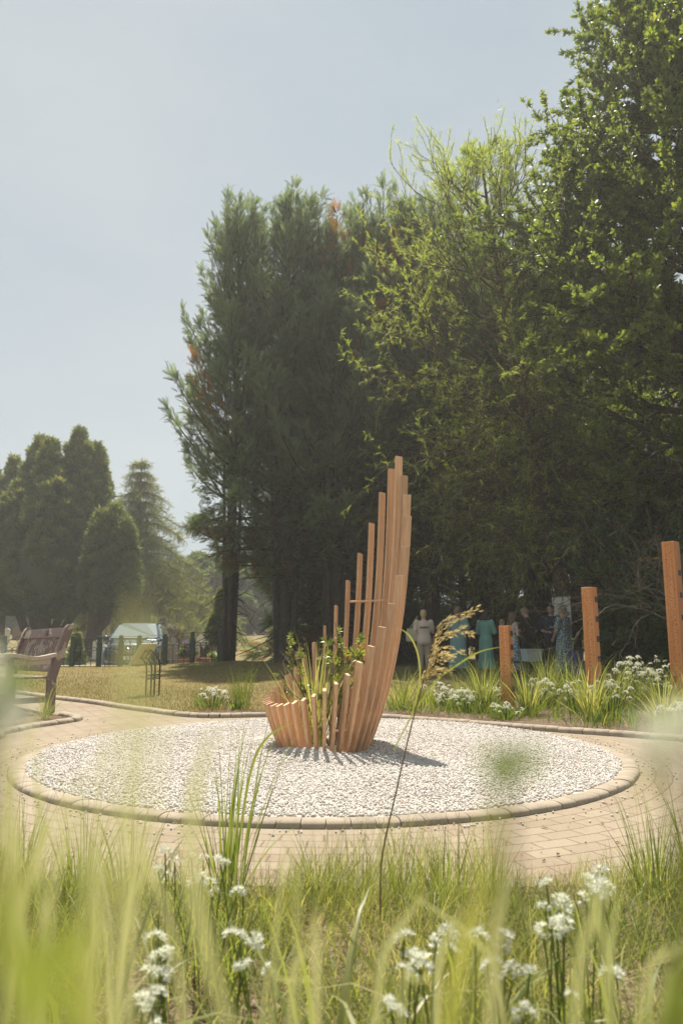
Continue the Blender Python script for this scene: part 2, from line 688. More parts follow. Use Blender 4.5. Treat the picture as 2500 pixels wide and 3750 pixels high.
CX, CY, CR = -0.13, 6.46, 2.45
M['lawn'] = mk_lawn()
M['paving'] = mk_paving(CX, CY)
M['kerb'] = plain('kerb_concrete', (0.32, 0.265, 0.20), 0.9, 0.2, 7, 0.7, 130, bdist=0.004)


def mk_mulch():
    t = NT('bark_mulch')
    ob = t.coord('Object')
    v = t.n('ShaderNodeTexVoronoi')
    v.inputs['Scale'].default_value = 38
    t.l(ob, v.inputs['Vector'])
    n1 = t.noise(1.5, 5, 0.6, ob)
    c = t.ramp(v.outputs['Color'], [(0.1, (0.05, 0.032, 0.022)), (0.55, (0.115, 0.075, 0.05)), (0.9, (0.23, 0.165, 0.12))])
    c = t.mix(t.ramp(n1, [(0.4, 0.0), (0.7, 0.6)]), c, (0.20, 0.155, 0.10))
    return t.done(t.bsdf(c, 0.95, t.bump(v.outputs['Distance'], 0.9, 0.02), 0, 0.1))


M['mulch'] = mk_mulch()
M['road'] = plain('asphalt_drive', (0.17, 0.155, 0.14), 0.9, 0.15, 3, 0.4, 60)
M['gravel_base'] = plain('gravel_base', (0.46, 0.42, 0.36), 0.95, 0.12, 40, 0.8, 60, bdist=0.015)
M['pebble'] = leafm('white_pebble', [(0, (0.45, 0.405, 0.355)), (0.25, (0.54, 0.495, 0.445)), (0.8, (0.60, 0.56, 0.51)), (0.97, (0.65, 0.615, 0.57)), (1.0, (0.5, 0.3, 0.2))], 0.04, (1, 1, 1), 0.8, 0.25)

# ------------------------------------------------------------------ terrain
xs = np.unique(np.concatenate([np.linspace(-260, -40, 12), np.linspace(-40, 40, 81), np.linspace(40, 260, 12)]))
ys = np.unique(np.concatenate([np.linspace(-30, 10, 9), np.linspace(10, 32, 45), np.linspace(32, 80, 25), np.linspace(80, 600, 14)]))
XX, YY = np.meshgrid(xs, ys)
V = np.stack([XX, YY, zg(XX, YY)], -1).reshape(-1, 3)
nx = len(xs)
ii = (np.arange(len(ys) - 1)[:, None] * nx + np.arange(nx - 1)[None]).ravel()
F = np.stack([ii, ii + 1, ii + nx + 1, ii + nx], -1)
tag(link('lawn', mesh_np('lawn', V, [F], M['lawn'], smooth=True)), kind='structure')


def catmull(pts, n=12):
    pts = [Vector(p) for p in pts]
    out = []
    for i in range(len(pts) - 1):
        p0, p1, p2, p3 = pts[max(i - 1, 0)], pts[i], pts[i + 1], pts[min(i + 2, len(pts) - 1)]
        for k in range(n):
            t = k / n
            out.append(0.5 * (2 * p1 + (p2 - p0) * t + (2 * p0 - 5 * p1 + 4 * p2 - p3) * t * t + (3 * p1 - p0 - 3 * p2 + p3) * t ** 3))
    out.append(pts[-1])
    return out


def resample(pts, step):
    out = [pts[0]]
    acc = 0.0
    for a, b in zip(pts, pts[1:]):
        L = (b - a).length
        d = step - acc
        while d <= L:
            out.append(a + (b - a) * (d / L))
            d += step
        acc = (acc + L) % step
    return out


def sheet(name, pts, z, mat, kind='structure'):
    me = bpy.data.meshes.new(name)
    bm = bmesh.new()
    vs = [bm.verts.new((p.x, p.y, z)) for p in pts]
    f = bm.faces.new(vs)
    if f.normal.z < 0:
        f.normal_flip()
    bmesh.ops.triangulate(bm, faces=[f])
    bmesh.ops.recalc_face_normals(bm, faces=bm.faces)
    for f in bm.faces:
        if f.normal.z < 0:
            f.normal_flip()
    bm.to_mesh(me)
    bm.free()
    me.materials.append(mat)
    return tag(link(name, me), kind=kind)


def kerb(name, line, step=0.125, w=0.125, h=0.06, hfun=None):
    """bullnose kerb blocks laid along a line, each block a closed piece with a thin joint"""
    pts = resample(line, step)
    prof = [(-0.5, -0.3), (-0.5, 0.55), (-0.42, 0.82), (-0.2, 0.97), (0, 1.0), (0.2, 0.97), (0.42, 0.82), (0.5, 0.55), (0.5, -0.3)]
    mb = MB()
    for a, b in zip(pts, pts[1:]):
        t = (b - a).normalized()
        s = Vector((t.y, -t.x, 0))
        hh = h if hfun is None else hfun(a)
        j = random.uniform(-0.004, 0.004)
        dz = random.uniform(-0.003, 0.003)
        rings = []
        for q, k in ((a + t * 0.001, 0.95), (a + t * 0.006, 1.0), (b - t * 0.006, 1.0), (b - t * 0.001, 0.95)):
            rings.append([q + s * (u * w * k + j) + Vector((0, 0, v * hh * (k if v > 0 else 1) + dz)) for u, v in prof])
        mb.loft(rings)
    o = mb.build(name, M['kerb'], smooth=math.radians(50))
    return tag(o, kind='structure')


BK = [Vector((-13, 14.6, 0)), G(-160, 2526), G(55, 2541), G(218, 2563), G(344, 2578), G(459, 2596), G(574, 2612), G(689, 2626), G(804, 2630), G(960, 2626), G(1150, 2624), G(1387, 2632),
      G(1754, 2659), G(2073, 2684), G(2500, 2716), Vector((4.6, 5.9, 0)), Vector((5.6, 4.2, 0))]
BACK = catmull(BK, 10)
pav = [Vector((p.x, p.y, 0)) for p in BACK] + [Vector((7, 2.2, 0)), Vector((2.5, 2.7, 0)), Vector((0, 2.95, 0)), Vector((-2.5, 2.8, 0)), Vector((-8, 2.2, 0)), Vector((-13, 8, 0))]
sheet('paving', pav, 0.006, M['paving'])
kerb('back_kerb', BACK, hfun=lambda a: 0.06)
circ = [Vector((CX + (CR - 0.0625) * math.cos(a), CY + (CR - 0.0625) * math.sin(a), 0.006)) for a in np.linspace(0.3, 0.3 + 2 * math.pi, 400)]
kerb('circle_kerb', circ, step=0.1275, hfun=lambda a: 0.010 + 0.028 * float(sm(0.9, -0.9, (a.y - CY))))

# bench island at the left
ISL = catmull([Vector((-9, 7.0, 0)), G(-250, 2720), G(0, 2690), G(110, 2668), G(220, 2652), G(282, 2640), G(272, 2630), G(215, 2622)], 10)
kerb('island_kerb', ISL, hfun=lambda a: 0.055)
isl_poly = [Vector((p.x, p.y, 0)) for p in ISL] + [G(150, 2618), G(60, 2622), G(0, 2630), Vector((-9, 8.4, 0))]
sheet('bench_bed', isl_poly, 0.014, M['mulch'])

# mulch beds behind the kerb and in front of the camera
off = [p + Vector((0, 0.05, 0)) for p in BACK]
bed_r = [Vector((p.x, p.y, 0)) for p in off if p.x > 0.35]
bed = bed_r + [Vector((7.5, 6.5, 0)), Vector((7.0, 11.3, 0)), Vector((3.0, 11.4, 0)), Vector((1.2, 10.8, 0)), Vector((0.55, 10.0, 0))]
sheet('flower_bed', bed, 0.022, M['mulch'])
bed_l = [Vector((p.x, p.y, 0)) for p in off if -2.1 < p.x < -0.4]
bedl = bed_l + [Vector((-0.5, 9.75, 0)), Vector((-1.2, 9.95, 0)), Vector((-1.8, 9.75, 0))]
sheet('lawn_edge_bed', bedl, 0.022, M['mulch'])
front = [Vector((-7, 2.95, 0)), Vector((-7, 0.2, 0)), Vector((7, 0.2, 0)), Vector((7, 3.0, 0)), Vector((3, 3.25, 0)), Vector((1.6, 3.2, 0)), Vector((0.4, 3.05, 0)), Vector((-1.0, 3.15, 0)), Vector((-2.6, 3.0, 0))]
sheet('front_bed', front, 0.022, M['mulch'])
# cemetery drive beyond the fence
dxs = np.linspace(-24, -4.4, 24)
dys = np.array([23.3, 24.3, 25.5, 26.8, 27.8])
DX, DY = np.meshgrid(dxs, dys)
DY = DY + 0.25 * np.sin(DX * 0.3)
V = np.stack([DX, DY, zg(DX, DY) + 0.02], -1).reshape(-1, 3)
ii = (np.arange(4)[:, None] * 24 + np.arange(23)[None]).ravel()
o = link('drive', mesh_np('drive', V, [np.stack([ii, ii + 1, ii + 25, ii + 24], -1)], M['road']))
tag(o, kind='structure')


# ------------------------------------------------------------------ white gravel
def grav_z(x, y):
    r = np.hypot(x - SCX, y - SCY)
    e = np.hypot(x - CX, y - CY)
    return 0.022 + 0.055 * np.exp(-((r - 0.45) / 0.26) ** 2) * (0.6 + 0.4 * np.sin(3 * np.arctan2(y - SCY, x - SCX) + 1)) * (r > 0.1) + 0.012 * np.sin(x * 3.1) * np.sin(y * 2.7) * sm(CR, CR - .5, e) + 0.02


SCX, SCY = -0.145, 6.46
rr = np.linspace(0.0, CR - 0.11, 40)
aa = np.linspace(0, 2 * np.pi, 97)[:-1]
A, R_ = np.meshgrid(aa, rr)
gx, gy = CX + R_ * np.cos(A), CY + R_ * np.sin(A)
V = np.stack([gx, gy, grav_z(gx, gy) - 0.006], -1).reshape(-1, 3)
i = np.arange(39)[:, None] * 96
k = np.arange(96)[None]
F = np.stack([i + k, i + 96 + k, i + 96 + (k + 1) % 96, i + (k + 1) % 96], -1).reshape(-1, 4)
tag(link('gravel_bed', mesh_np('gravel_bed', V, [F], M['gravel_base'], smooth=True)), kind='structure')


def ico():
    bm = bmesh.new()
    bmesh.ops.create_icosphere(bm, subdivisions=1, radius=1)
    v = np.array([q.co[:] for q in bm.verts])
    f = np.array([[q.index for q in ff.verts] for ff in bm.faces])
    bm.free()
    return v, f


iv, if_ = ico()
NP = 72000
a = rng.uniform(0, 2 * np.pi, NP)
r = (CR - 0.12) * np.sqrt(rng.uniform(0, 1, NP))
# denser near the sculpture and the front edge
px_, py_ = CX + r * np.cos(a), CY + r * np.sin(a)
V, F = [], []
siz = rng.uniform(0.0055, 0.0105, NP)
axes = rng.normal(size=(NP, 3))
nrm = rng.normal(size=(NP, 3))
pz = grav_z(px_, py_) + rng.uniform(-0.006, 0.003, NP)
Vp, Fp = scatter(iv * np.array([1.25, 0.95, 0.8]), if_, np.stack([px_, py_, pz], 1), axes, nrm, siz)
Vp = Vp + rng.normal(size=Vp.shape) * 0.0011
tp = np.repeat(np.clip(rng.normal(0.55, 0.22, NP), 0, 0.97), len(iv))
tp[np.repeat(rng.uniform(size=NP) < 0.006, len(iv))] = 1.0
# strays on the kerb and paving
ns_ = 420
sa = rng.uniform(0, 2 * np.pi, ns_)
sr_ = CR + 0.01 + np.abs(rng.normal(0, 0.14, ns_))
Vs_, Fs_ = scatter(iv * np.array([1.25, 0.95, 0.8]), if_, np.stack([CX + sr_ * np.cos(sa), CY + sr_ * np.sin(sa), np.full(ns_, 0.011)], 1), rng.normal(size=(ns_, 3)), rng.normal(size=(ns_, 3)), rng.uniform(0.004, 0.009, ns_))
Fp = np.concatenate([Fp, Fs_ + len(Vp)])
Vp = np.concatenate([Vp, Vs_])
tp = np.concatenate([tp, np.repeat(np.clip(rng.normal(0.5, 0.2, ns_), 0, 0.97), len(iv))])
tag(link('gravel', mesh_np('gravel', Vp, [Fp], M['pebble'], tint=tp, smooth=False)), kind='stuff')

# ------------------------------------------------------------------ slat sculpture
HT = [2.72, 2.62, 2.40, 2.10, 1.80, 1.53, 1.28, 1.08, 0.92, 0.79, 0.69, 0.62, 0.565, 0.52, 0.485, 0.458, 0.438, 0.425, 0.42, 0.42]
NS = 38
TH0 = math.radians(25)
sc = thing('slat_sculpture', 'tall flame shaped sculpture of curved brown timber slats standing in the white gravel circle', 'sculpture', (SCX, SCY, 0.03))


def srad(z):
    return 0.335 + 0.45 * (1 - math.exp(-z / 0.95))


for kk in range(NS):
    d = kk if kk <= NS // 2 else NS - kk
    H = 0.962 * HT[d] * (1.0 if kk <= NS // 2 else 0.955 if d < 3 else 0.985)
    th = TH0 + 2 * math.pi * kk / NS
    er = Vector((math.cos(th), math.sin(th), 0))
    et = Vector((-math.sin(th), math.cos(th), 0))
    nseg = max(5, int(H * 7))
    th_, dp = 0.028, 0.068
    r0 = srad(0)
    rings = []
    for i in range(nseg + 1):
        z = H * i / nseg
        dr = 0.45 / 0.95 * math.exp(-z / 0.95)
        nrm_ = (er - Vector((0, 0, dr))).normalized()
        c = er * (srad(z) - r0) + Vector((0, 0, z))
        rings.append([c + nrm_ * x * dp / 2 + et * y * th_ / 2 for x, y in ((-1, -1), (1, -1), (1, 1), (-1, 1))])
    mb = MB()
    mb.loft(rings)
    o = mb.build('slat', M['tan_timber'], sc, bevel=0.0025)
    o.location = er * r0
# thin rods that tie the slats together
for z, k0, k1, wd in ((1.27, 1, 4, 0.012), (0.20, 28, 33, 0.011), (0.2, 8, 16, 0.011)):
    mb = MB()
    pts = []
    for kk in np.linspace(k0 - 0.6, k1 + 0.6, 12):
        th = TH0 + 2 * math.pi * kk / NS
        q = srad(z) - 0.045
        pts.append((q * math.cos(th), q * math.sin(th), z))
    mb.tube(pts, wd, 6)
    mb.build('tie_rod', M['tan_timber'], sc)

# ------------------------------------------------------------------ drilled timber posts
POSTS = [(1850, 2297, 9.75, -38, 1.10, 'shortest drilled orange post, among the grasses in front of the talking people', 0.10, 0.175, 5, 0.135),
         (2155, 2157, 9.75, -43, 1.60, 'middle height drilled orange post beside the white pull up banner', 0.16, 0.255, 5, 0.15),
         (2452, 1987, 9.9, -49, 2.22, 'tallest drilled orange post at the right edge of the grass bed', 0.42, 0.295, 6, 0.17)]
for px, py, Y, yaw, H, lab, first, step, n, w in POSTS:
    top = P(px, py, Y)
    po = thing('insect_post', lab, 'post', (top.x, Y, 0.0), math.radians(yaw), 'three drilled timber posts for insects')
    mb = MB()
    mb.box((0, 0, H / 2), (w, w, H))
    bo = mb.build('timber_post', [M['orange_timber_drilled'], M['orange_timber_side']], po, bevel=0.006)
    for p in bo.data.polygons:
        p.material_index = 0 if p.normal.y < -0.9 else 1
    for j in range(n):
        z = H - first - j * step
        if z < 0.08:
            break
        s = 0.037
        mb = MB()
        bow = [(-s, -s), (-s * 0.25, -s), (-s * 0.1, -s * 0.55), (s * 0.1, -s * 0.55), (s * 0.25, -s), (s, -s), (s, s), (s * 0.25, s), (s * 0.1, s * 0.55), (-s * 0.1, s * 0.55), (-s * 0.25, s), (-s, s)]
        Mx = Matrix.Translation((w / 2 + 0.003, 0.025, z)) @ Matrix.Rotation(math.radians(90), 4, 'Z')
        mb.prism(bow, 0.012, Mx)
        mb.build('metal_clip', M['black_metal'], po)


# ------------------------------------------------------------------ foliage materials and leaf shapes
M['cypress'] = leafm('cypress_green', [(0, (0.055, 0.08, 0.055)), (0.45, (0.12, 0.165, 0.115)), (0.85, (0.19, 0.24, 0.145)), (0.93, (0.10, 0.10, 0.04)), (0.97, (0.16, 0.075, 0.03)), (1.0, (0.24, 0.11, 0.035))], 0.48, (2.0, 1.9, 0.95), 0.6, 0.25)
M['sunlit_tip_yew'] = leafm('sunlit_tip_yew_green', [(0, (0.055, 0.085, 0.045)), (0.45, (0.125, 0.175, 0.085)), (0.78, (0.20, 0.23, 0.09)), (1.0, (0.32, 0.26, 0.09))], 0.38, (1.9, 1.7, 0.8), 0.6, 0.25)  # golden end of the ramp imitates sun on the crown tops
M['swamp'] = leafm('swamp_cypress_green', [(0, (0.15, 0.20, 0.06)), (0.5, (0.25, 0.31, 0.09)), (1.0, (0.36, 0.41, 0.12))], 0.52, (1.8, 1.75, 0.65), 0.5, 0.35)
M['oak'] = leafm('oak_green', [(0, (0.075, 0.11, 0.035)), (0.55, (0.14, 0.185, 0.055)), (0.9, (0.20, 0.245, 0.075)), (1.0, (0.24, 0.25, 0.075))], 0.5, (2.0, 1.9, 0.7), 0.42, 0.45)
M['far_leaf'] = leafm('distant_green', [(0, (0.06, 0.09, 0.04)), (0.5, (0.10, 0.14, 0.06)), (1.0, (0.16, 0.20, 0.08))], 0.42, (1.7, 1.7, 0.8), 0.6, 0.25)
M['laurel'] = leafm('laurel_green', [(0, (0.035, 0.065, 0.025)), (0.6, (0.07, 0.115, 0.04)), (0.93, (0.10, 0.15, 0.04)), (1.0, (0.24, 0.17, 0.03))], 0.35, (1.6, 1.7, 0.5), 0.35, 0.5)
M['cedar'] = leafm('cedar_green', [(0, (0.09, 0.11, 0.06)), (0.5, (0.15, 0.175, 0.08)), (1.0, (0.24, 0.25, 0.10))], 0.42, (1.8, 1.7, 0.8), 0.6, 0.25)


def feather(pairs=7, ang=0.75, ln=0.36, w=0.075, droop=0.10):
    """flat feathery spray: a thin rib with tapering side blades"""
    v, f = [], []

    def z(x):
        return -droop * x * x
    n = 0
    for i in range(pairs):
        x = 0.06 + 0.84 * i / (pairs - 1)
        L = ln * (1.0 - 0.62 * x) * (0.6 + 0.4 * math.sin(min(1, x * 3) * math.pi / 2))
        for s in (-1, 1):
            xo = x + (0.03 if s > 0 else 0)
            v += [(xo - w / 2, 0, z(xo)), (xo + w / 2, 0, z(xo)), (xo + L * math.cos(ang), s * L * math.sin(ang), z(xo) + 0.05 * L)]
            f.append((n, n + 1, n + 2))
            n += 3
    v += [(0, -0.012, 0), (0, 0.012, 0), (1.08, 0, z(1.08))]
    f.append((n, n + 1, n + 2))
    return np.array(v), np.array(f)


SPRAY = feather(7, 0.8, 0.40, 0.11, 0.16)
FERN = feather(10, 0.9, 0.24, 0.05, 0.25)


def rhomb(w=0.42, fold=0.12):
    return np.array([(0, 0, 0), (0.45, -w / 2, fold), (1, 0, -0.06), (0.45, w / 2, fold)]), np.array([(0, 1, 2), (0, 2, 3)])


def oakleaf():
    xs_ = [0.0, 0.22, 0.36, 0.55, 0.70, 0.88]
    ws = [0.02, 0.17, 0.10, 0.25, 0.15, 0.20]
    v = [(x, 0, -0.08 * x * x) for x in xs_] + [(x, -w, 0.06 - 0.08 * x * x) for x, w in zip(xs_, ws)] + [(x, w, 0.06 - 0.08 * x * x) for x, w in zip(xs_, ws)] + [(1.02, 0, -0.1)]
    f = []
    for i in range(5):
        f += [(i, 6 + i, 7 + i), (i, 7 + i, i + 1), (i, i + 1, 13 + i), (i, 13 + i, 12 + i)]
    f += [(5, 11, 18), (5, 18, 17)]
    return np.array(v), np.array(f)


def rosette(tv, tf, n, spread=1.0, seed=1, s0=0.8, s1=1.15):
    """n leaves round one shoot (shoot along +x)"""
    r = np.random.default_rng(seed)
    a = np.arange(n) * 2.4 + r.uniform(0, 1, n)
    tilt = np.linspace(0.35, 1.25, n) * spread
    X = np.stack([np.cos(tilt), np.sin(tilt) * np.cos(a), np.sin(tilt) * np.sin(a)], 1)
    pos = np.stack([np.linspace(0.35, 0.0, n), np.zeros(n), np.zeros(n)], 1)
    N = np.stack([np.sin(tilt), -np.cos(tilt) * np.cos(a), -np.cos(tilt) * np.sin(a)], 1) + r.normal(0, 0.3, (n, 3))
    return scatter(tv, tf, pos, X, N, r.uniform(s0, s1, n))


RH = rhomb()
OAKL = oakleaf()
OAKR = rosette(OAKL[0], OAKL[1], 6, 1.1, 3)
RHR = rosette(RH[0], RH[1], 8, 1.0, 4)
TUFT = rosette(*rhomb(0.2, 0.05), 9, 0.95, 5)


def unit(a):
    return a / (np.linalg.norm(a, axis=-1, keepdims=True) + 1e-9)


def foliage(name, tmpl, pos, X, N, size, tint, mat, parent, smooth=False):
    V, F = scatter(tmpl[0], tmpl[1], pos, X, N, size)
    me = mesh_np(name, V, [F], mat, tint=np.repeat(tint, len(tmpl[0])), smooth=smooth)
    return link(name, me, parent)


# ------------------------------------------------------------------ tall cypresses
def cypress_parts(seed, H, R0, zlow, nb=330, per=100, lean=0.0, size=(0.42, 0.75)):
    r = np.random.default_rng(seed)
    pos, X, N, S, T = [], [], [], [], []
    tubes = [(np.array([[0, 0, -0.3], [0.02, 0, H * 0.3], [0.05 + lean, 0.03, H * 0.65], [lean, 0, H * 0.985]]), np.array([0.2, 0.16, 0.1, 0.015]) * H / 16)]
    for k in range(nb):
        t = ((k + r.uniform(0, 1)) / nb) ** 0.9
        z0 = zlow + (H - zlow) * t * 0.86
        az = k * 2.39996 + r.normal(0, 0.3)
        prof = (0.80 + 0.26 * math.sin(math.pi * min(1, t * 1.3 + 0.15))) * (1 - t) ** 0.42 * min(1.0, 0.72 + 1.6 * t)
        L = R0 * prof * r.uniform(0.55, 1.15) + 0.3
        d = np.array([math.cos(az), math.sin(az), 0])
        side = np.array([-math.sin(az), math.cos(az), 0])
        rise = 0.55 + 0.9 * t + r.normal(0, 0.15)
        if t < 0.14:
            rise = r.normal(0.05, 0.2)
        if t > 0.80:
            rise = 2.0

        def pt(s):
            return d[None] * (s * L)[:, None] + np.array([0, 0, 1.0])[None] * (z0 + L * (rise * 0.35 * s + 0.6 * rise * s * s))[:, None]
        s = np.linspace(0, 1, 5)
        tubes.append((pt(s), np.linspace(0.045, 0.008, 5) * (0.5 + L / 3)))
        n = int(per * (0.4 + 0.65 * L / R0))
        sv = 1.05 - 0.85 * r.uniform(0, 1, n) ** 1.3
        sv[:4] = r.uniform(1.0, 1.1, 4)
        p = pt(sv)
        rad = (0.05 + 0.62 * np.clip(1.06 - sv, 0, 0.6)) * min(1.3, 0.55 + 0.35 * L)
        th = r.uniform(0, 2 * np.pi, n)
        q = rad * np.sqrt(r.uniform(0.15, 1, n))
        up_ = unit(np.array([-d[0] * rise * 0.5, -d[1] * rise * 0.5, 1.0]))
        p = p + side[None] * (q * np.cos(th) * 1.25)[:, None] + up_[None] * (q * np.sin(th) * 0.85)[:, None]
        tg = d[None] * 1.0 + np.array([0, 0, 1.0])[None] * (rise * (0.35 + 1.2 * sv))[:, None]
        x = unit(tg) + side[None] * (np.cos(th) * 0.55)[:, None] + up_[None] * (np.sin(th) * 0.4)[:, None] + r.normal(0, 0.42, (n, 3))
        pos.append(p)
        X.append(x)
        N.append(up_[None] + 0.4 * d[None] + r.normal(0, 0.5, (n, 3)))
        S.append(r.uniform(size[0], size[1], n) * (0.75 + 0.35 * min(1, L / R0)))
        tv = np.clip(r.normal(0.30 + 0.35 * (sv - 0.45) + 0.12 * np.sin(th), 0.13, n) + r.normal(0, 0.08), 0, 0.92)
        u = r.uniform()
        if u < 0.035:
            tv = np.clip(r.normal(0.97, 0.03, n), 0.9, 1)
        pos_lo = p[:, 2] < zlow + 0.9
        tv[pos_lo & (r.uniform(size=n) < 0.2)] = 0.965
        T.append(tv)
    for k in range(4):                                  # upright leaders that make the ragged top
        az = k * 1.7 + r.uniform(0, 1)
        q0 = (0.0 if k == 0 else r.uniform(0.45, 0.8)) * R0 * 0.55
        z1 = H if k == 0 else H * r.uniform(0.86, 0.97)
        c = np.array([math.cos(az) * q0, math.sin(az) * q0, 0])
        n = 90
        u = r.uniform(0, 1, n) ** 0.8
        th = r.uniform(0, 2 * np.pi, n)
        rr_ = (1 - u) * 0.5 + 0.02
        p = c + np.stack([np.cos(th) * rr_ * 0.6, np.sin(th) * rr_ * 0.6, z1 - 2.4 + 2.3 * u], 1)
        pos.append(p)
        X.append(np.stack([np.cos(th) * 0.75, np.sin(th) * 0.75, np.full(n, 0.9)], 1) + r.normal(0, 0.15, (n, 3)))
        N.append(np.stack([-np.cos(th), -np.sin(th), np.full(n, 0.6)], 1) + r.normal(0, 0.4, (n, 3)))
        S.append(r.uniform(0.3, 0.5, n) * (1.1 - 0.5 * u))
        T.append(np.clip(r.normal(0.5, 0.15, n), 0, 0.9))
        tubes.append((np.array([c + [0, 0, z1 - 3], c + [0, 0, z1]]), np.array([0.04, 0.008])))
    return [np.concatenate(q) for q in (pos, X, N, S, T)], tubes


def make_cypress(name, label, cat, group, seed, H, R0, zlow, dead=True, **kw):
    root = thing(name, label, cat, (0, 0, 0), 0, group)
    (pos, X, N, S, T), tubes = cypress_parts(seed, H, R0, zlow, **kw)
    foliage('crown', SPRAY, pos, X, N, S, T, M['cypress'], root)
    r = np.random.default_rng(seed + 50)
    if dead:                                           # bare dead twigs under the crown
        for k in range(46):
            az = r.uniform(0, 2 * np.pi)
            z0 = r.uniform(0.6, zlow + 1.2)
            L = r.uniform(0.5, 1.9)
            q = np.array([math.cos(az), math.sin(az), r.uniform(-0.5, 0.3)])
            s = np.linspace(0, 1, 5)[:, None]
            pts = np.array([0, 0, z0]) + q * L * s + np.array([0, 0, -0.5]) * (s ** 2) * L * r.uniform(0.1, 1.1) + r.normal(0, 0.04, (5, 3))
            tubes.append((pts, np.linspace(0.022, 0.005, 5)))
        for k in range(6):                             # secondary stems
            az = r.uniform(0, 2 * np.pi)
            q = np.array([math.cos(az), math.sin(az), 0])
            tubes.append((np.array([q * 0.18 + [0, 0, -0.2], q * 0.3 + [0, 0, 2.0], q * 0.55 + [0, 0, H * 0.45]]), np.array([0.13, 0.10, 0.03])))
    V, F = tubes_np(tubes, 7)
    link('trunk', mesh_np('trunk', V, [F], M['dark_bark'], smooth=True), root)
    return root


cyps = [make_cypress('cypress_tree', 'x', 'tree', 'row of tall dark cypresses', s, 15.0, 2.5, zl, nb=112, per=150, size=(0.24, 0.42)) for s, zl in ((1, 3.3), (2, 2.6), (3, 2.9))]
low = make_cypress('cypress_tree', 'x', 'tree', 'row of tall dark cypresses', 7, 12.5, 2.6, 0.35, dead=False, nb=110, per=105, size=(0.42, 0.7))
# (x, y, scale, kind, turn)
spots = [(-3.35, 22.4, (0.76, 0.8, 1.0), 0, 0.4, 'leftmost tall dark cypress, its red brown trunk bare beside the green fence'),
         (-1.75, 23.2, 1.06, 1, 2.0, 'tall dark cypress second in the row, topped by the highest left plume'),
         (-0.2, 23.0, 0.99, 2, 4.0, 'tall dark cypress rising behind the low left end of the slat sculpture'),
         (1.35, 23.6, 1.07, 0, 5.0, 'tall dark cypress rising behind the peak of the slat sculpture'),
         (2.9, 23.4, 1.08, 1, 3.3, 'tall dark cypress with rusty top half hidden by the feathery tree'),
         (4.6, 24.0, 1.0, 2, 1.2, 'tall dark cypress behind the woman with the tote bag'),
         (6.3, 24.0, 0.95, 0, 2.6, 'tall dark cypress behind the group of talking people'),
         (8.0, 23.4, 0.95, 1, 0.9, 'tall dark cypress behind the white pull up banner'),
         (9.8, 22.8, 0.95, 2, 5.5, 'tall dark cypress standing behind the oak at the right')]
used = set()
for x, y, sc_, k, rz, lab in spots:
    if k in used:
        t = dup(cyps[k], (x, y, Z(x, y) - 0.05), rz, sc_, lab)
    else:
        used.add(k)
        t = cyps[k]
        t.location = (x, y, Z(x, y) - 0.05)
        t.rotation_euler = (0, 0, rz)
        t.scale = sc_ if isinstance(sc_, tuple) else (sc_,) * 3
        t['label'] = lab
lows = [(0.6, 26.4, 1.0, 0.0), (2.4, 26.6, 1.05, 1.3), (4.3, 26.2, 0.98, 2.9), (6.2, 26.6, 1.04, 4.1), (8.2, 26.0, 1.0, 5.2), (10.3, 25.4, 1.02, 0.7), (12.6, 24.6, 1.0, 2.2), (-1.1, 26.6, 0.92, 3.3)]
for i_, (x, y, sc_, rz) in enumerate(lows):
    t = low if i_ == 0 else dup(low, (x, y, 0), rz, sc_)
    t.location = (x, y, Z(x, y) - 0.05)
    t.rotation_euler = (0, 0, rz)
    t.scale = (sc_,) * 3
    t['label'] = 'shadowy cypress of the second row, green down to the ground, behind the front cypresses'
    t['group'] = 'second row of cypresses'


# ------------------------------------------------------------------ branching trees
class Grow:
    def __init__(self, seed):
        self.r = np.random.default_rng(seed)
        self.tubes = []
        self.tips = []                                # (point, direction)

    def limb(self, p, d, L, rad, lv, up=0.0, wander=0.25, kids=5, spread=0.9, short=0.62, leaf_from=0.35, nleaf=8, twig_r=0.004, hang=0.0):
        r = self.r
        n = 5 if lv > 0 else 4
        p = np.array(p, float)
        d = unit(np.array(d, float))
        pts, dirs = [p], [d]
        for i in range(n):
            d = unit(d + r.normal(0, wander, 3) * 0.55 + np.array([0, 0, up - hang * (i / n)]))
            p = p + d * L / n
            pts.append(p)
            dirs.append(d)
        pts = np.array(pts)
        self.tubes.append((pts, np.linspace(rad, max(twig_r, rad * 0.3), n + 1)))
        if lv == 0:
            for q in r.uniform(leaf_from, 1.03, nleaf):
                i = min(n - 1, int(q * n))
                f = q * n - i
                self.tips.append((pts[i] + (pts[i + 1] - pts[i]) * f, dirs[i]))
            return
        for q in np.linspace(0.28, 1.0, kids) + r.uniform(-0.06, 0.04, kids):
            q = min(max(q, 0.05), 1.0)
            i = min(n - 1, int(q * n))
            f = q * n - i
            b = pts[i] + (pts[i + 1] - pts[i]) * f
            rv = r.normal(0, 1, 3)
            rv = unit(rv - dirs[i] * (rv @ dirs[i]))
            dd = unit(dirs[i] + rv * spread * r.uniform(0.6, 1.2))
            self.limb(b, dd, L * short * r.uniform(0.75, 1.2), rad * 0.5 * (1.15 - 0.5 * q), lv - 1, up, wander, kids, spread, short, leaf_from, nleaf, twig_r, hang)

    def arrays(self):
        return np.array([t[0] for t in self.tips]), np.array([t[1] for t in self.tips])


def branch_mesh(name, tubes, mat, parent, n=6):
    V, F = tubes_np(tubes, n)
    return link(name, mesh_np(name, V, [F], mat, smooth=True), parent)


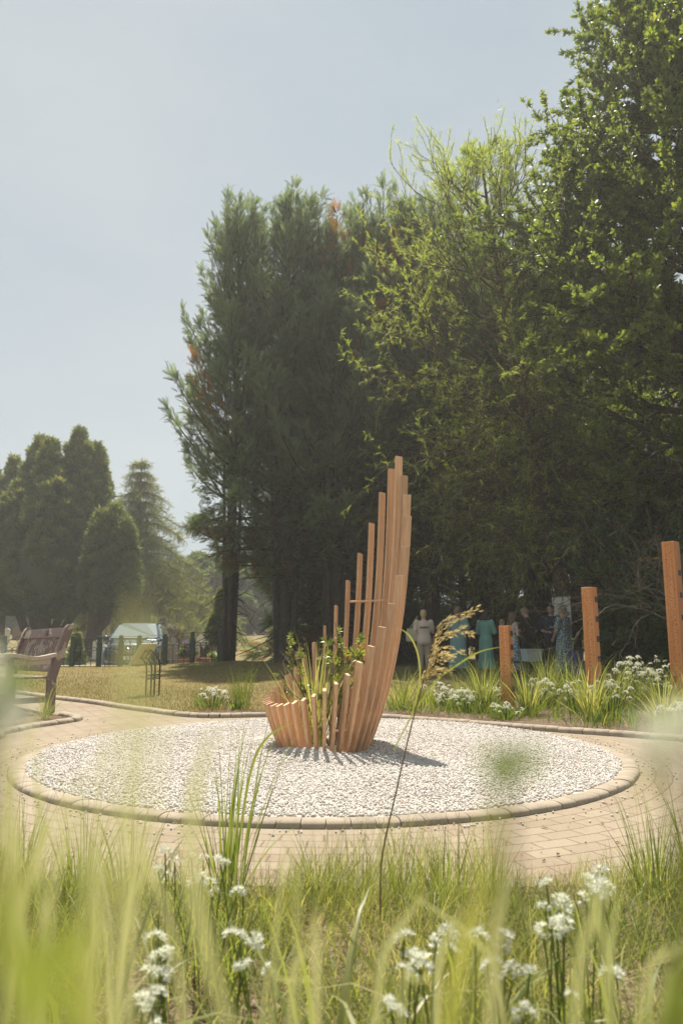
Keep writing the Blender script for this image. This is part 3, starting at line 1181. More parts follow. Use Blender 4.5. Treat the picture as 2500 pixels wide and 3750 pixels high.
# --- feathery swamp cypress in the middle right
sw = thing('swamp_cypress', 'light green feathery tree with a leaning reddish trunk behind the talking people', 'tree', (6.0, 19.6, Z(6, 19.6)))
g = Grow(21)
r = g.r
tp_ = np.array([[0, 0, -0.2], [-0.12, 0, 2.0], [-0.45, 0.1, 4.4], [-1.1, 0.1, 7.6], [-1.45, 0, 10.5], [-1.75, 0, 12.8], [-1.95, 0, 15.2]])
g.tubes.append((tp_, np.array([0.30, 0.23, 0.19, 0.14, 0.10, 0.06, 0.012])))
for k in range(104):
    z = 2.6 + 12.3 * ((k + r.uniform()) / 104) ** 0.95
    x = np.interp(z, tp_[:, 2], tp_[:, 0])
    t = (z - 2.6) / 13.0
    az = k * 2.4 + r.normal(0, 0.4)
    L = (1.3 + 3.7 * math.sin(math.pi * min(1, 0.25 + t * 0.72)) ** 0.8) * (1.0 - 0.28 * t) * r.uniform(0.75, 1.12)
    if math.cos(az) > 0:
        L *= 0.72
    elif z < 9.5:
        L *= 1.12
    if z > 13.0:
        if k % 2:
            continue
        L = 0.5 + 0.55 * (15.4 - z) * r.uniform(0.7, 1.2)
    up = 0.05 if t < 0.4 else 0.16
    g.limb((x, 0, z), (math.cos(az), math.sin(az), 0.15 + 0.55 * t), L * 0.8, 0.05 * (1.2 - 0.7 * t), 2, up=up, wander=0.3, kids=5, spread=0.85, short=0.52, leaf_from=0.05,
           nleaf=27 if z > 4.5 else 20, twig_r=0.006, hang=0.10 if t < 0.5 else 0.0)
g.tubes = [t for t in g.tubes if t[0][-1][2] < 15.3]
for k in range(46):
    z = r.uniform(2.6, 6.5)
    x = np.interp(z, tp_[:, 2], tp_[:, 0])
    az = r.uniform(1.9, 5.2)
    g.limb((x, 0, z), (math.cos(az), math.sin(az), r.uniform(-0.05, 0.3)), r.uniform(1.8, 3.4), 0.03, 2, up=-0.02, wander=0.32, kids=5, spread=0.85, short=0.5, leaf_from=0.05, nleaf=16, twig_r=0.005, hang=0.14)
g.tubes = [t for t in g.tubes if t[0][-1][2] < 15.3]
pp, dd = g.arrays()
keep = (pp[:, 2] < 15.3) & (g.r.uniform(size=len(pp)) < np.clip(0.7 + (pp[:, 2] - 2.0) * 0.1, 0.6, 1.0))
pp, dd = pp[keep], dd[keep]
n = len(pp)
tint = np.clip(g.r.normal(0.45, 0.2, n) + 0.05 * (pp[:, 2] - 8) / 4 - 0.03 * (pp[:, 0] + 1), 0, 1)  # tint rises toward the upper left, light put into the leaf colour
foliage('crown', FERN, pp, dd + g.r.normal(0, 0.55, (n, 3)) + [0, 0, -0.1], np.array([0, 0, 1.0]) + g.r.normal(0, 0.6, (n, 3)), g.r.uniform(0.10, 0.19, n), tint, M['swamp'], sw)
branch_mesh('trunk', g.tubes, M['bark'], sw, 5)
print('swamp', n, len(g.tubes))

# --- big oak at the right edge
ok = thing('oak_tree', 'huge broad leaved oak filling the upper right corner', 'tree', (8.3, 15.6, 0.0))
g = Grow(5)
r = g.r
g.tubes.append((np.array([[0, 0, -0.3], [0.0, 0, 1.5], [0.15, 0, 4], [0.2, 0.1, 8], [0.0, 0, 12], [0, 0, 15.5]]), np.array([0.5, 0.42, 0.36, 0.27, 0.16, 0.05])))
for k in range(84):
    t = (k + r.uniform()) / 84
    z = 3.6 + 12.6 * t
    az = k * 2.39996 + r.normal(0, 0.3)
    L = 5.0 * (0.72 + 0.55 * math.sin(math.pi * (0.12 + 0.75 * t))) * (1 - 0.35 * t ** 3) * r.uniform(0.75, 1.1)
    dirv = np.array([math.cos(az), math.sin(az), 0.05 + 0.9 * t])
    if math.cos(az) > 0.6:
        L *= 0.9
    if math.cos(az) < -0.3 and t > 0.45:
        L *= 0.78
    g.limb((0.1, 0, z), dirv, L * 0.66, 0.11 * (1.1 - 0.6 * t), 2, up=0.07, wander=0.32, kids=6, spread=0.95, short=0.55, leaf_from=0.1, nleaf=16, twig_r=0.006)
pp, dd = g.arrays()
n = len(pp)
tint = np.clip(g.r.normal(0.45, 0.2, n), 0, 0.97)
foliage('crown', OAKR, pp, dd + g.r.normal(0, 0.5, (n, 3)) + [0, 0, 0.15], np.array([0, 0, 1.0]) + g.r.normal(0, 0.5, (n, 3)), g.r.uniform(0.08, 0.145, n), tint, M['oak'], ok)
branch_mesh('trunk', [t for t in g.tubes if t[1][0] > 0.012], M['dark_bark'], ok, 6)
print('oak', n)


# --- young trees and laurels under the oak
def bush(name, label, cat, loc, seed, H, W, tmpl, size, mat, stems=9, kids=5, nleaf=7, group=None, bark='twig', lv=2, up=0.06, short=0.58):
    o = thing(name, label, cat, loc, 0, group)
    g = Grow(seed)
    for k in range(stems):
        az = k * 2.4 + g.r.normal(0, 0.3)
        tl = g.r.uniform(0.1, 1.0)
        d = np.array([math.cos(az) * W * tl, math.sin(az) * W * tl * 0.8, H * 0.62])
        g.limb(np.array([math.cos(az), math.sin(az), 0]) * 0.1 * W, d, np.linalg.norm(d) * g.r.uniform(0.75, 1.1), 0.02 * H / 2, lv, up=up, wander=0.3, kids=kids, spread=0.95, short=short, leaf_from=0.1, nleaf=nleaf)
    pp, dd = g.arrays()
    kz = pp[:, 2] > 0.03
    pp, dd = pp[kz], dd[kz]
    n = len(pp)
    foliage('crown', tmpl, pp, dd + g.r.normal(0, 0.5, (n, 3)), np.array([0, 0, 1.0]) + g.r.normal(0, 0.5, (n, 3)), g.r.uniform(size * 0.75, size * 1.25, n), np.clip(g.r.normal(0.5, 0.22, n), 0, 1), M[mat], o)
    branch_mesh('stems', [t for t in g.tubes if t[1][0] > 0.004], M[bark], o, 5)
    return o


bush('laurel_bush', 'glossy dark laurel bush behind the tallest drilled post', 'bush', (7.6, 15.2, 0), 31, 3.6, 1.9, RHR, 0.17, 'laurel', group='laurels under the oak')
bush('laurel_bush', 'glossy dark laurel bush between the middle and tallest drilled posts', 'bush', (6.95, 15.6, 0), 32, 2.5, 1.0, RHR, 0.16, 'laurel', group='laurels under the oak')
bush('laurel_bush', 'low laurel bush with red berries right of the white banner', 'bush', (5.75, 14.6, 0), 33, 1.25, 0.7, RHR, 0.13, 'laurel', stems=8, group='laurels under the oak')
bush('laurel_bush', 'tall laurel bush deep in the shade under the oak', 'bush', (9.6, 18.2, 0), 34, 5.2, 2.4, RHR, 0.22, 'laurel', stems=10, group='laurels under the oak')
bush('laurel_bush', 'tall yellow flecked laurel bush right of the leaning trunk', 'bush', (7.7, 19.0, 0), 35, 5.6, 1.6, RHR, 0.22, 'laurel', stems=8, group='laurels under the oak')
# a bare branched shrub that reaches in from the right
bs = thing('dead_shrub', 'shrub of pale bare branches arching in front of the oak leaves', 'shrub', (6.9, 13.4, 0))
g = Grow(77)
for k in range(6):
    a_ = 2.0 + k * 0.5
    g.limb((0, 0, 0.2), (math.cos(a_) * 0.8, math.sin(a_) * 0.5 - 0.1, 1.5), 2.6, 0.028, 2, up=0.0, wander=0.4, kids=6, spread=0.9, short=0.6, twig_r=0.003, hang=0.12, nleaf=1)
branch_mesh('branches', g.tubes, M['twig'], bs, 5)
pp, dd = g.arrays()
kp = g.r.uniform(size=len(pp)) < 0.5
pp, dd = pp[kp], dd[kp]
n = len(pp)
foliage('leaves', RH, pp, dd + g.r.normal(0, 0.6, (n, 3)), np.array([0, 0, 1.0]) + g.r.normal(0, 0.5, (n, 3)), g.r.uniform(0.07, 0.12, n), np.clip(g.r.normal(0.75, 0.25, n), 0, 1), M['laurel'], bs)


# ------------------------------------------------------------------ trees of the cemetery
def lobed_tree(name, label, cat, loc, seed, lobes, trunk, ntuft=6500, size=(0.22, 0.42), core=0.86, group=None, mat='sunlit_tip_yew'):
    """dense clipped-looking evergreen: several upright lobes covered with short tufts"""
    o = thing(name, label, cat, loc, 0, group)
    r = np.random.default_rng(seed)
    area = np.array([l[3] * l[4] for l in lobes])
    PP, XX_, TT = [], [], []
    mbc = MB()
    for (x, y, z0, R, Ht, pw), ar in zip(lobes, area):
        def prof(u):
            return R * np.minimum(1, (u + 0.02) / 0.22) ** 0.55 * (1 - u) ** pw
        m = max(30, int(2.6 * ar / 0.55))
        per = max(14, int(ntuft * ar / area.sum() / m))
        for q in range(m + 1):
            u = 0.02 + 0.9 * ((q + r.uniform()) / m) ** 1.1 if q < m else 0.93
            az = q * 2.39996 + r.normal(0, 0.25)
            sr = r.uniform(0.20, 0.36) * min(1.0, 0.5 + R / 2.6) * (1 - 0.72 * u)
            rad = float(prof(np.array(min(u, 1.0)))) * r.uniform(0.90, 1.02)
            c = np.array([x + rad * math.cos(az), y + rad * math.sin(az), z0 + Ht * u])
            q_ = unit(r.normal(0, 1, (per, 3)))
            q_[:, 2] = np.where(q_[:, 2] < -0.35, -q_[:, 2], q_[:, 2])
            p = c + q_ * np.array([sr, sr, sr * 1.7]) * r.uniform(0.75, 1.05, (per, 1))
            PP.append(p)
            XX_.append(q_ * np.array([1, 1, 0.5]) + np.array([0.3 * math.cos(az), 0.3 * math.sin(az), 0.55]) + r.normal(0, 0.25, (per, 3)))
            TT.append(np.clip(0.30 + 0.22 * q_[:, 2] + r.normal(0, 0.12, per) + 0.22 * float(sm(0.6, 1.0, u)) + r.normal(0, 0.06), 0, 1))  # upper sides and tops lighter, sunlight put into the tint
        n = 160
        u = r.uniform(0, 1, n)
        th = r.uniform(0, 2 * np.pi, n)
        sh = min(0.42, R * 0.3) * (1 - u) + 0.04
        PP.append(np.stack([x + sh * np.cos(th), y + sh * np.sin(th), z0 + Ht * 0.90 + u * (0.10 * Ht + 0.25)], 1))
        XX_.append(np.stack([np.cos(th) * 0.7, np.sin(th) * 0.7, np.full(n, 0.8)], 1))
        TT.append(np.clip(r.normal(0.6, 0.15, n), 0, 1))
        us = np.linspace(0, 1, 9)
        mbc.lathe([(max(0.02, float(prof(np.array(q))) * core), z0 + Ht * q * 0.97 + 0.05) for q in us], 16, (x, y, 0))
    pos, X, T = np.concatenate(PP), np.concatenate(XX_), np.concatenate(TT)
    n = len(pos)
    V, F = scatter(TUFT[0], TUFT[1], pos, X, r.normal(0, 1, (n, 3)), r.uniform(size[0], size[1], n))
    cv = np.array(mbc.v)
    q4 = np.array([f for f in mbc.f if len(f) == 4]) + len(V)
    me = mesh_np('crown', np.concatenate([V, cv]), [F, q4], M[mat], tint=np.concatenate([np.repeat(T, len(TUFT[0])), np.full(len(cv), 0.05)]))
    link('crown', me, o)
    tb = []
    H0 = min(l[2] for l in lobes)
    for (tx, tr) in trunk:
        tb.append((np.array([[tx, 0, -0.3], [tx, 0, H0 * 0.6], [tx * 0.9, 0, H0 + 1.5]]), np.array([tr * 1.25, tr, tr * 0.8])))
        for (x, y, z0, R, Ht, pw) in lobes:
            tb.append((np.array([[tx, 0, H0 * 0.45], [(tx + x) / 2, y / 2, H0 * 0.75], [x, y, z0 + 1.2]]), np.array([tr * 0.6, tr * 0.45, tr * 0.3])))
    branch_mesh('trunk', tb, M['dark_bark'], o, 8)
    return o


def wx(px, Y):
    return P(px, 2300, Y).x


def wz(py, Y):
    return P(1250, py, Y).z


Y0 = 40.0
bx = wx(150, Y0)
zb = Z(bx, Y0)


def lobe(px, pytop, pybot, wpx, pw, Y=Y0, dy=0.0, o=(0, 0)):
    zt, z0 = wz(pytop, Y), wz(pybot, Y)
    return (wx(px, Y) - o[0], dy, z0 - o[1], wpx / 2 * Y / FPX, zt - z0, pw)


o_ = (bx, zb)
lobed_tree('yew_tree', 'broad dark yew with many upright lobes, tips tinted as if sunlit, behind the bench', 'tree', (bx, Y0, zb), 41,
           [lobe(95, 1618, 2240, 230, 0.66, o=o_, dy=0.3), lobe(160, 1640, 2230, 200, 0.7, o=o_, dy=-0.6), lobe(247, 1590, 2250, 260, 0.62, o=o_, dy=0.2), lobe(300, 1630, 2230, 170, 0.7, o=o_, dy=0.9),
            lobe(200, 1760, 2270, 330, 0.45, o=o_, dy=-1.0), lobe(60, 1800, 2260, 200, 0.45, o=o_, dy=-0.9)], [(0, 0.55)], ntuft=34000)
b2 = wx(400, Y0 - 2)
o2 = (b2, Z(b2, Y0 - 2))
lobed_tree('yew_tree', 'smaller rounded yew with crown top tinted as if sunlit between the big yew and the drooping cedar', 'tree', (b2, Y0 - 2, o2[1]), 42,
           [lobe(400, 1875, 2230, 150, 0.45, Y0 - 2, 0, o2), lobe(445, 1930, 2215, 110, 0.5, Y0 - 2, -0.3, o2), lobe(365, 1900, 2240, 120, 0.45, Y0 - 2, -0.4, o2)], [(-0.8, 0.32)], ntuft=9000)
b3 = wx(358, Y0 + 6)
o3 = (b3, Z(b3, Y0 + 6))
lobed_tree('yew_tree', 'narrow pointed yew seen between the two larger yews', 'tree', (b3, Y0 + 6, o3[1]), 43, [lobe(358, 1755, 2240, 110, 0.55, Y0 + 6, 0, o3)], [(0, 0.25)], ntuft=3000)
b4 = wx(0, Y0 + 5)
o4 = (b4, Z(b4, Y0 + 5))
lobed_tree('yew_tree', 'dark yew cut by the left edge of the photo', 'tree', (b4, Y0 + 5, o4[1]), 44, [lobe(10, 1695, 2240, 140, 0.6, Y0 + 5, 0, o4), lobe(-70, 1720, 2240, 170, 0.6, Y0 + 5, 0, o4)], [(0, 0.3)], ntuft=5000)
b5 = wx(808, 30)
o5 = (b5, Z(b5, 30))
lobed_tree('golden_conifer', 'small leafy conifer beside the leftmost cypress trunk', 'tree', (b5, 30, o5[1]), 45, [lobe(808, 2185, 2365, 62, 0.5, 30, 0, o5), lobe(800, 2250, 2370, 75, 0.4, 30, -0.2, o5)], [(0, 0.08)], ntuft=1500, size=(0.10, 0.2))
b6 = wx(118, 29)
lobed_tree('golden_conifer', 'tiny cone shaped conifer behind the fence near the bench', 'tree', (wx(285, 28), 28, Z(wx(285, 28), 28)), 46, [(0, 0, 0.02, 0.24, 1.0, 0.8)], [(0, 0.03)], ntuft=500, size=(0.10, 0.17))

# --- drooping cedar
cd = thing('cedar_tree', 'tall cedar with sweeping drooping branches behind the parked car', 'tree', (wx(490, 46), 46, Z(wx(490, 46), 46)))
r = np.random.default_rng(61)
Hc = wz(1668, 46) - Z(wx(490, 46), 46)
tubes = [(np.array([[0, 0, -0.2], [0, 0, Hc * 0.5], [0.05, 0, Hc * 0.99]]), np.array([0.34, 0.2, 0.015]))]
pos, X, N, S, T = [], [], [], [], []
for k in range(150):
    t = (k // 10 + r.uniform(-0.12, 0.12) + 0.5) / 15
    z0 = 2.2 + (Hc - 2.4) * t
    az = k * 2.39996
    L = (0.4 + 5.4 * (1 - t) ** 0.95) * r.uniform(0.55, 1.12)
    if math.cos(az) > 0.5 and t < 0.35:
        L *= 1.3
    d = np.array([math.cos(az), math.sin(az), 0])
    s = np.linspace(0, 1, 7)
    zz = z0 + L * (0.22 * s - 0.55 * s ** 2)
    pts = d[None] * (s * L)[:, None] + np.stack([0 * s, 0 * s, zz], 1)
    tubes.append((pts, np.linspace(0.05, 0.012, 7)))
    n = int(30 + 44 * L)
    sv = r.uniform(0.12, 1.03, n)
    p = d[None] * (sv * L)[:, None] + np.stack([0 * sv, 0 * sv, z0 + L * (0.22 * sv - 0.55 * sv ** 2)], 1)
    side = np.array([-d[1], d[0], 0])
    p = p + side[None] * (r.normal(0, 0.16, n) * (0.4 + L * 0.35))[:, None] + r.normal(0, 0.06, (n, 3))
    hang = r.uniform(0, 1, n) < 0.6
    x = np.where(hang[:, None], np.array([0, 0, -1.0])[None] + r.normal(0, 0.25, (n, 3)), d[None] + r.normal(0, 0.4, (n, 3)))
    pos.append(p)
    X.append(x)
    N.append(d[None] + r.normal(0, 0.5, (n, 3)))
    S.append(r.uniform(0.35, 0.75, n) * (0.55 + 0.45 * (1 - t)))
    T.append(np.clip(r.normal(0.5, 0.2, n), 0, 1))
foliage('crown', FERN, *[np.concatenate(q) for q in (pos, X, N, S, T)], M['cedar'], cd)
branch_mesh('trunk', tubes, M['bark'], cd, 6)


# --- broad-leaved trees at the far side of the cemetery
def round_tree(name, label, loc, seed, H, W, group, nclump=46, per=190, size=0.42, mat='far_leaf'):
    o = thing(name, label, 'tree', loc, 0, group)
    r = np.random.default_rng(seed)
    pos, nr = [], []
    for k in range(nclump):
        u = r.uniform(0.0, 1)
        az = k * 2.4
        R = W * math.sin(math.pi * (0.15 + 0.75 * u)) ** 0.7 * r.uniform(0.45, 0.85)
        c = np.array([R * math.cos(az), R * math.sin(az), H * (0.07 + 0.81 * u)])
        cr = H * r.uniform(0.09, 0.16)
        q = unit(r.normal(0, 1, (per, 3)))
        q[:, 2] = np.abs(q[:, 2]) * 0.9 - 0.25
        pos.append(c + q * cr * r.uniform(0.75, 1.08, (per, 1)))
        nr.append(q)
    pos, nr = np.concatenate(pos), np.concatenate(nr)
    n = len(pos)
    foliage('crown', RHR, pos, nr + r.normal(0, 0.5, (n, 3)), r.normal(0, 1, (n, 3)), r.uniform(size * 0.7, size * 1.3, n), np.clip(r.normal(0.5, 0.22, n), 0, 1), M[mat], o)
    tb = [(np.array([[0, 0, -0.3], [0.1, 0, H * 0.3], [0, 0, H * 0.7]]), np.array([0.04, 0.03, 0.01]) * H)]
    for k in range(7):
        az = k * 2.4
        tb.append((np.array([[0, 0, H * 0.2], [math.cos(az) * W * 0.4, math.sin(az) * W * 0.4, H * 0.45], [math.cos(az) * W * 0.7, math.sin(az) * W * 0.7, H * 0.65]]), np.array([0.018, 0.012, 0.005]) * H))
    branch_mesh('trunk', tb, M['dark_bark'], o, 6)
    return o


def far(px, Y, pytop):
    x = wx(px, Y)
    return (x, Y, Z(x, Y)), wz(pytop, Y) - Z(x, Y)


loc, H = far(770, 72, 2015)
rt = round_tree('broadleaf_tree', 'rounded pale green tree behind the gravestones left of the leftmost cypress', loc, 71, H, 4.4, 'trees at the far side of the cemetery')
loc, H = far(640, 80, 2050)
rt2 = round_tree('broadleaf_tree', 'rounded green tree behind the tip of the drooping cedar branch', loc, 72, H, 4.6, 'trees at the far side of the cemetery')
for px, Y, top, lab, src, rz, w in ((560, 84, 2120, 'low green tree behind the car at the far edge of the cemetery', rt, 1.0, 1.3), (900, 78, 2040, 'green tree far behind the cypress trunks', rt2, 2.0, 1.0),
                                    (430, 84, 2170, 'low green tree behind the smaller yew trunk', rt2, 3.0, 1.4), (300, 84, 2150, 'low green tree behind the big yew trunk', rt, 4.0, 1.4),
                                    (140, 84, 2130, 'low green tree behind the bench back', rt2, 5.0, 1.4), (-20, 84, 2100, 'low green tree at the left edge behind the bench', rt, 0.3, 1.4),
                                    (1080, 84, 2060, 'green tree glimpsed between the dark cypress stems', rt, 2.4, 1.2), (1330, 84, 2080, 'green tree glimpsed behind the cypresses right of the sculpture', rt2, 4.4, 1.3)):
    loc, H = far(px, Y, top)
    H0 = {rt.name: far(770, 72, 2015)[1], rt2.name: far(640, 80, 2050)[1]}[src.name]
    dup(src, loc, rz, (H / H0 * w, H / H0 * w, H / H0), lab)

# the wood that closes the view beyond the cemetery
r = np.random.default_rng(301)
pos, nr = [], []
for k in range(230):
    x = -75 + 150 * (k + r.uniform()) / 230
    h = r.uniform(1.5, 5.5)
    c = np.array([x, 96 + r.uniform(-3, 3), Z(x, 96) + h * r.uniform(0.2, 0.9)])
    q = unit(r.normal(0, 1, (120, 3)))
    pos.append(c + q * np.array([1.5, 1.2, 1.3]) * r.uniform(0.7, 1.1, (120, 1)))
    nr.append(q)
pos, nr = np.concatenate(pos), np.concatenate(nr)
n = len(pos)
V, F = scatter(RHR[0], RHR[1], pos, nr + r.normal(0, 0.5, (n, 3)), r.normal(0, 1, (n, 3)), r.uniform(0.5, 0.9, n))
tag(link('far_woods', mesh_np('far_woods', V, [F], M['far_leaf'], tint=np.repeat(np.clip(r.normal(0.3, 0.2, n), 0, 1), len(RHR[0])))), kind='stuff')


# ------------------------------------------------------------------ bench
def peeling(name, paint, bare, amount):
    t = NT(name)
    ob = t.coord('Object')
    oi = t.n('ShaderNodeObjectInfo')
    ad = t.n('ShaderNodeVectorMath', operation='ADD')
    t.l(ob, ad.inputs[0])
    cb = t.n('ShaderNodeCombineXYZ')
    for i in range(3):
        t.l(t.math('MULTIPLY', oi.outputs['Random'], 17.0 + 9 * i), cb.inputs[i])
    t.l(cb.outputs[0], ad.inputs[1])
    n1 = t.noise(5.5, 7, 0.62, ad.outputs[0], 0.4)
    mk = t.ramp(n1, [(amount, 1.0), (amount + 0.012, 0.0)])
    fine = t.noise(45, 4, 0.7, ob)
    pc = t.mix(0.5, paint, t.ramp(fine, [(0.3, tuple(q * 0.75 for q in paint)), (0.7, tuple(q * 1.2 for q in paint))]))
    bc = t.ramp(t.noise(24, 5, 0.7, ad.outputs[0]), [(0.3, tuple(q * 0.6 for q in bare)), (0.7, bare)])
    c = t.mix(mk, pc, bc)
    h = t.math('ADD', t.math('MULTIPLY', mk, -0.6), t.math('MULTIPLY', fine, 0.25))
    return t.done(t.bsdf(c, 0.62, t.bump(h, 0.5, 0.004), 0, 0.35))


M['bench_paint'] = peeling('brown_bench_paint', (0.19, 0.135, 0.118), (0.46, 0.39, 0.30), 0.40)
M['bench_slat'] = peeling('flaking_bench_paint', (0.195, 0.138, 0.12), (0.44, 0.37, 0.29), 0.46)
M['bench_arm'] = peeling('bare_arm_paint', (0.26, 0.16, 0.13), (0.62, 0.52, 0.41), 0.66)
nb_ = G(182, 2612)
be = thing('park_bench', 'weathered brown wooden bench with flaking paint at the left edge of the paving', 'bench', (nb_.x, nb_.y, 0.012), math.radians(-48.7))
be.rotation_euler = (0, math.radians(-1.2), math.radians(-48.7))
BL = 1.55


def back_y(z):
    return 0.0 if z < 0.42 else 0.29 * (z - 0.42)


for x0, nm in ((0.0, 'near'), (-BL, 'far')):
    mb = MB()
    zs = [0, 0.2, 0.42, 0.6, 0.8, 1.0, 1.07, 1.105]
    rings = []
    for z in zs:
        wd = 0.115 if z < 1.02 else 0.095 if z < 1.09 else 0.05
        yb = back_y(z)
        dp = 0.05 - 0.015 * (z > 0.5)
        rings.append([Vector((x0 - 0.035, yb - wd / 2, z)), Vector((x0 + 0.035, yb - wd / 2, z)), Vector((x0 + 0.035, yb + wd / 2, z)), Vector((x0 - 0.035, yb + wd / 2, z))])
    mb.loft(rings)
    mb.build('back_post', M['bench_paint'], be, bevel=0.006)
    mb = MB()
    mb.box((x0, -0.52, 0.33), (0.07, 0.08, 0.66))
    mb.build('front_leg', M['bench_paint'], be, bevel=0.006)
    mb = MB()
    pr = []
    for i in range(13):
        t = i / 12
        y = -0.62 + 0.66 * t
        z = 0.685 + 0.022 * math.sin(t * 2 * math.pi + 0.9) - 0.012
        pr.append((y, z))
    rings = [[Vector((x0 - 0.055, y, z)), Vector((x0 + 0.055, y, z)), Vector((x0 + 0.055, y, z + 0.05)), Vector((x0 - 0.055, y, z + 0.05))] for y, z in pr]
    mb.loft(rings)
    mb.box((x0, -0.26, 0.635), (0.05, 0.46, 0.075))
    mb.build('armrest', M['bench_arm'], be, bevel=0.005)
    mb = MB()
    mb.box((x0, -0.27, 0.16), (0.05, 0.43, 0.07))
    mb.build('end_stretcher', M['bench_paint'], be, bevel=0.004)
lean = math.atan(0.29)
for z, hh, nm in ((1.0, 0.13, 'top_rail'), (0.535, 0.07, 'lower_rail')):
    mb = MB()
    mb.box((-BL / 2, back_y(z) - 0.005, z), (BL - 0.072, 0.045, hh), Matrix.Rotation(-lean, 3, 'X'))
    mb.build(nm, M['bench_paint'], be, bevel=0.005)
ns = 17
for i in range(ns):
    x = -0.085 - (BL - 0.17) * i / (ns - 1)
    mb = MB()
    z0, z1 = 0.572, 0.934
    mb.beam((x, back_y(z0) - 0.004, z0), (x, back_y(z1) - 0.004, z1), 0.056, 0.016)
    mb.build('back_slat', M['bench_slat'], be, bevel=0.002)
for i in range(5):
    mb = MB()
    y = -0.06 - 0.108 * i
    mb.box((-BL / 2, y, 0.435 + 0.012 * (i == 4)), (BL + (0.0 if 0 < i < 4 else -0.08), 0.092, 0.028))
    mb.build('seat_plank', M['bench_slat'], be, bevel=0.004)
mb = MB()
mb.box((-BL / 2, -0.50, 0.37), (BL - 0.072, 0.03, 0.085))
mb.build('seat_rail', M['bench_paint'], be, bevel=0.004)
mb = MB()
mb.box((-BL * 0.40, back_y(1.0) - 0.033, 1.005), (0.09, 0.004, 0.07), Matrix.Rotation(-lean, 3, 'X'))
mb.build('plaque', M['black_metal'], be)

# ------------------------------------------------------------------ reading lectern on the lawn
lx = G(553, 2549)
M['panel'] = plain('cream_panel', (0.55, 0.48, 0.30), 0.6, 0.06, 6, 0.1)
le = thing('lectern_sign', 'cream reading panel on a curved black metal stand on the lawn', 'sign', (lx.x, lx.y, Z(lx.x, lx.y)), math.radians(0))


def arc_bar(x0, zv, x1, z1, y):
    pts = [(x0, y, 0), (x0, y, zv * 0.5), (x0, y, zv)]
    for i in range(1, 9):
        a = math.pi / 2 * i / 8 * 0.8
        fx = (1 - math.cos(a)) / (1 - math.cos(math.pi / 2 * 0.8))
        fz = math.sin(a) / math.sin(math.pi / 2 * 0.8)
        pts.append((x0 + (x1 - x0) * fx, y, zv + (z1 - zv) * fz))
    return pts


for y, dx in ((-0.10, 0.0), (0.10, 0.03)):
    for a, b, c_, d_ in ((0.075, 0.45, -0.10, 0.72), (-0.06, 0.40, -0.17, 0.60)):
        mb = MB()
        mb.tube(arc_bar(a + dx, b, c_ + dx, d_, y), 0.014, 6)
        mb.build('curved_leg', M['black_metal'], le, smooth=True)
for z in (0.27, 0.33):
    for y, dx in ((-0.10, 0.0), (0.10, 0.03)):
        mb = MB()
        mb.tube([(-0.06 + dx, y, z), (0.075 + dx, y, z)], 0.012, 6)
        mb.build('rung', M['black_metal'], le)
mb = MB()
mb.tube([(-0.17, -0.10, 0.59), (-0.10, -0.10, 0.705), (-0.07, 0.10, 0.705), (-0.14, 0.10, 0.59), (-0.17, -0.10, 0.59)], 0.010, 6)
mb.build('panel_bracket', M['black_metal'], le)
mb = MB()
wv = Vector((0.07, 0.23, 0))
sv_ = Vector((0.095, 0.0, 0.165))
cv_ = Vector((-0.155, 0, 0.665))
nv_ = wv.cross(sv_).normalized() * 0.007
crn = [cv_ + wv * a + sv_ * b for a, b in ((-1, -1), (1, -1), (1, 1), (-1, 1))]
mb.loft([[q - nv_ for q in crn], [q + nv_ for q in crn]])
mb.build('panel', M['panel'], le, bevel=0.003)

# ------------------------------------------------------------------ bow top fence
M['fence_green'] = plain('green_post_paint', (0.035, 0.065, 0.04), 0.7, 0.3, 14, 0.4, 50)
M['fence_wire'] = plain('dark_wire', (0.03, 0.032, 0.03), 0.5)
FY = 21.9
fn = thing('bow_top_fence', 'low fence of green posts and looped wire panels round the cemetery', 'fence', (0, FY, 0))
fpx = [-330, -210, -95, 14, 140, 266, 363, 442, 509, 603, 704, 805]
fx = [P(p, 2400, FY).x for p in fpx]
for i, x in enumerate(fx):
    zb = Z(x, FY) - 0.05
    mb = MB()
    hh = 0.95 + 0.03 * math.sin(i * 3.1)
    w = 0.052
    mb.loft([[Vector((x + a * w * k, b * w * k, zb + z)) for a, b in ((-1, -1), (1, -1), (1, 1), (-1, 1))] for z, k in ((0, 1), (hh - 0.05, 1), (hh - 0.02, 0.85), (hh, 0.5))])
    mb.build('fence_post', M['fence_green'], fn)
for x0, x1 in zip(fx, fx[1:]):
    zb = Z((x0 + x1) / 2, FY)
    a0, a1 = x0 + 0.07, x1 - 0.07
    n = max(4, int(round((a1 - a0) / 0.165)))
    st = (a1 - a0) / n
    mb = MB()
    rw = 0.010
    for i in range(n + 1):
        mb.tube([(a0 + i * st, 0, zb), (a0 + i * st, 0, zb + 0.50)], rw, 4, cap=False)
    for i in range(0, n - 1, 2):                      # tall bows over two gaps
        c = a0 + (i + 1) * st
        mb.tube([(c + st * math.cos(t), 0.008, zb + 0.58 + 0.23 * math.sin(t)) for t in np.linspace(0, math.pi, 11)], rw, 4, cap=False)
        for s_ in (-1, 1):
            mb.tube([(c + s_ * st, 0.008, zb + 0.48), (c + s_ * st, 0.008, zb + 0.58)], rw, 4, cap=False)
    for i in range(0, n):
        c = a0 + (i + 0.5) * st
        mb.tube([(c + st * 0.5 * math.cos(t), -0.008, zb + 0.47 + 0.10 * math.sin(t)) for t in np.linspace(0, math.pi, 9)], rw, 4, cap=False)
    for z in (0.12, 0.47):
        mb.tube([(a0 - 0.02, 0, zb + z), (a1 + 0.02, 0, zb + z)], rw, 4, cap=False)
    mb.build('loop_panel', M['fence_wire'], fn, fix=False)
mb = MB()
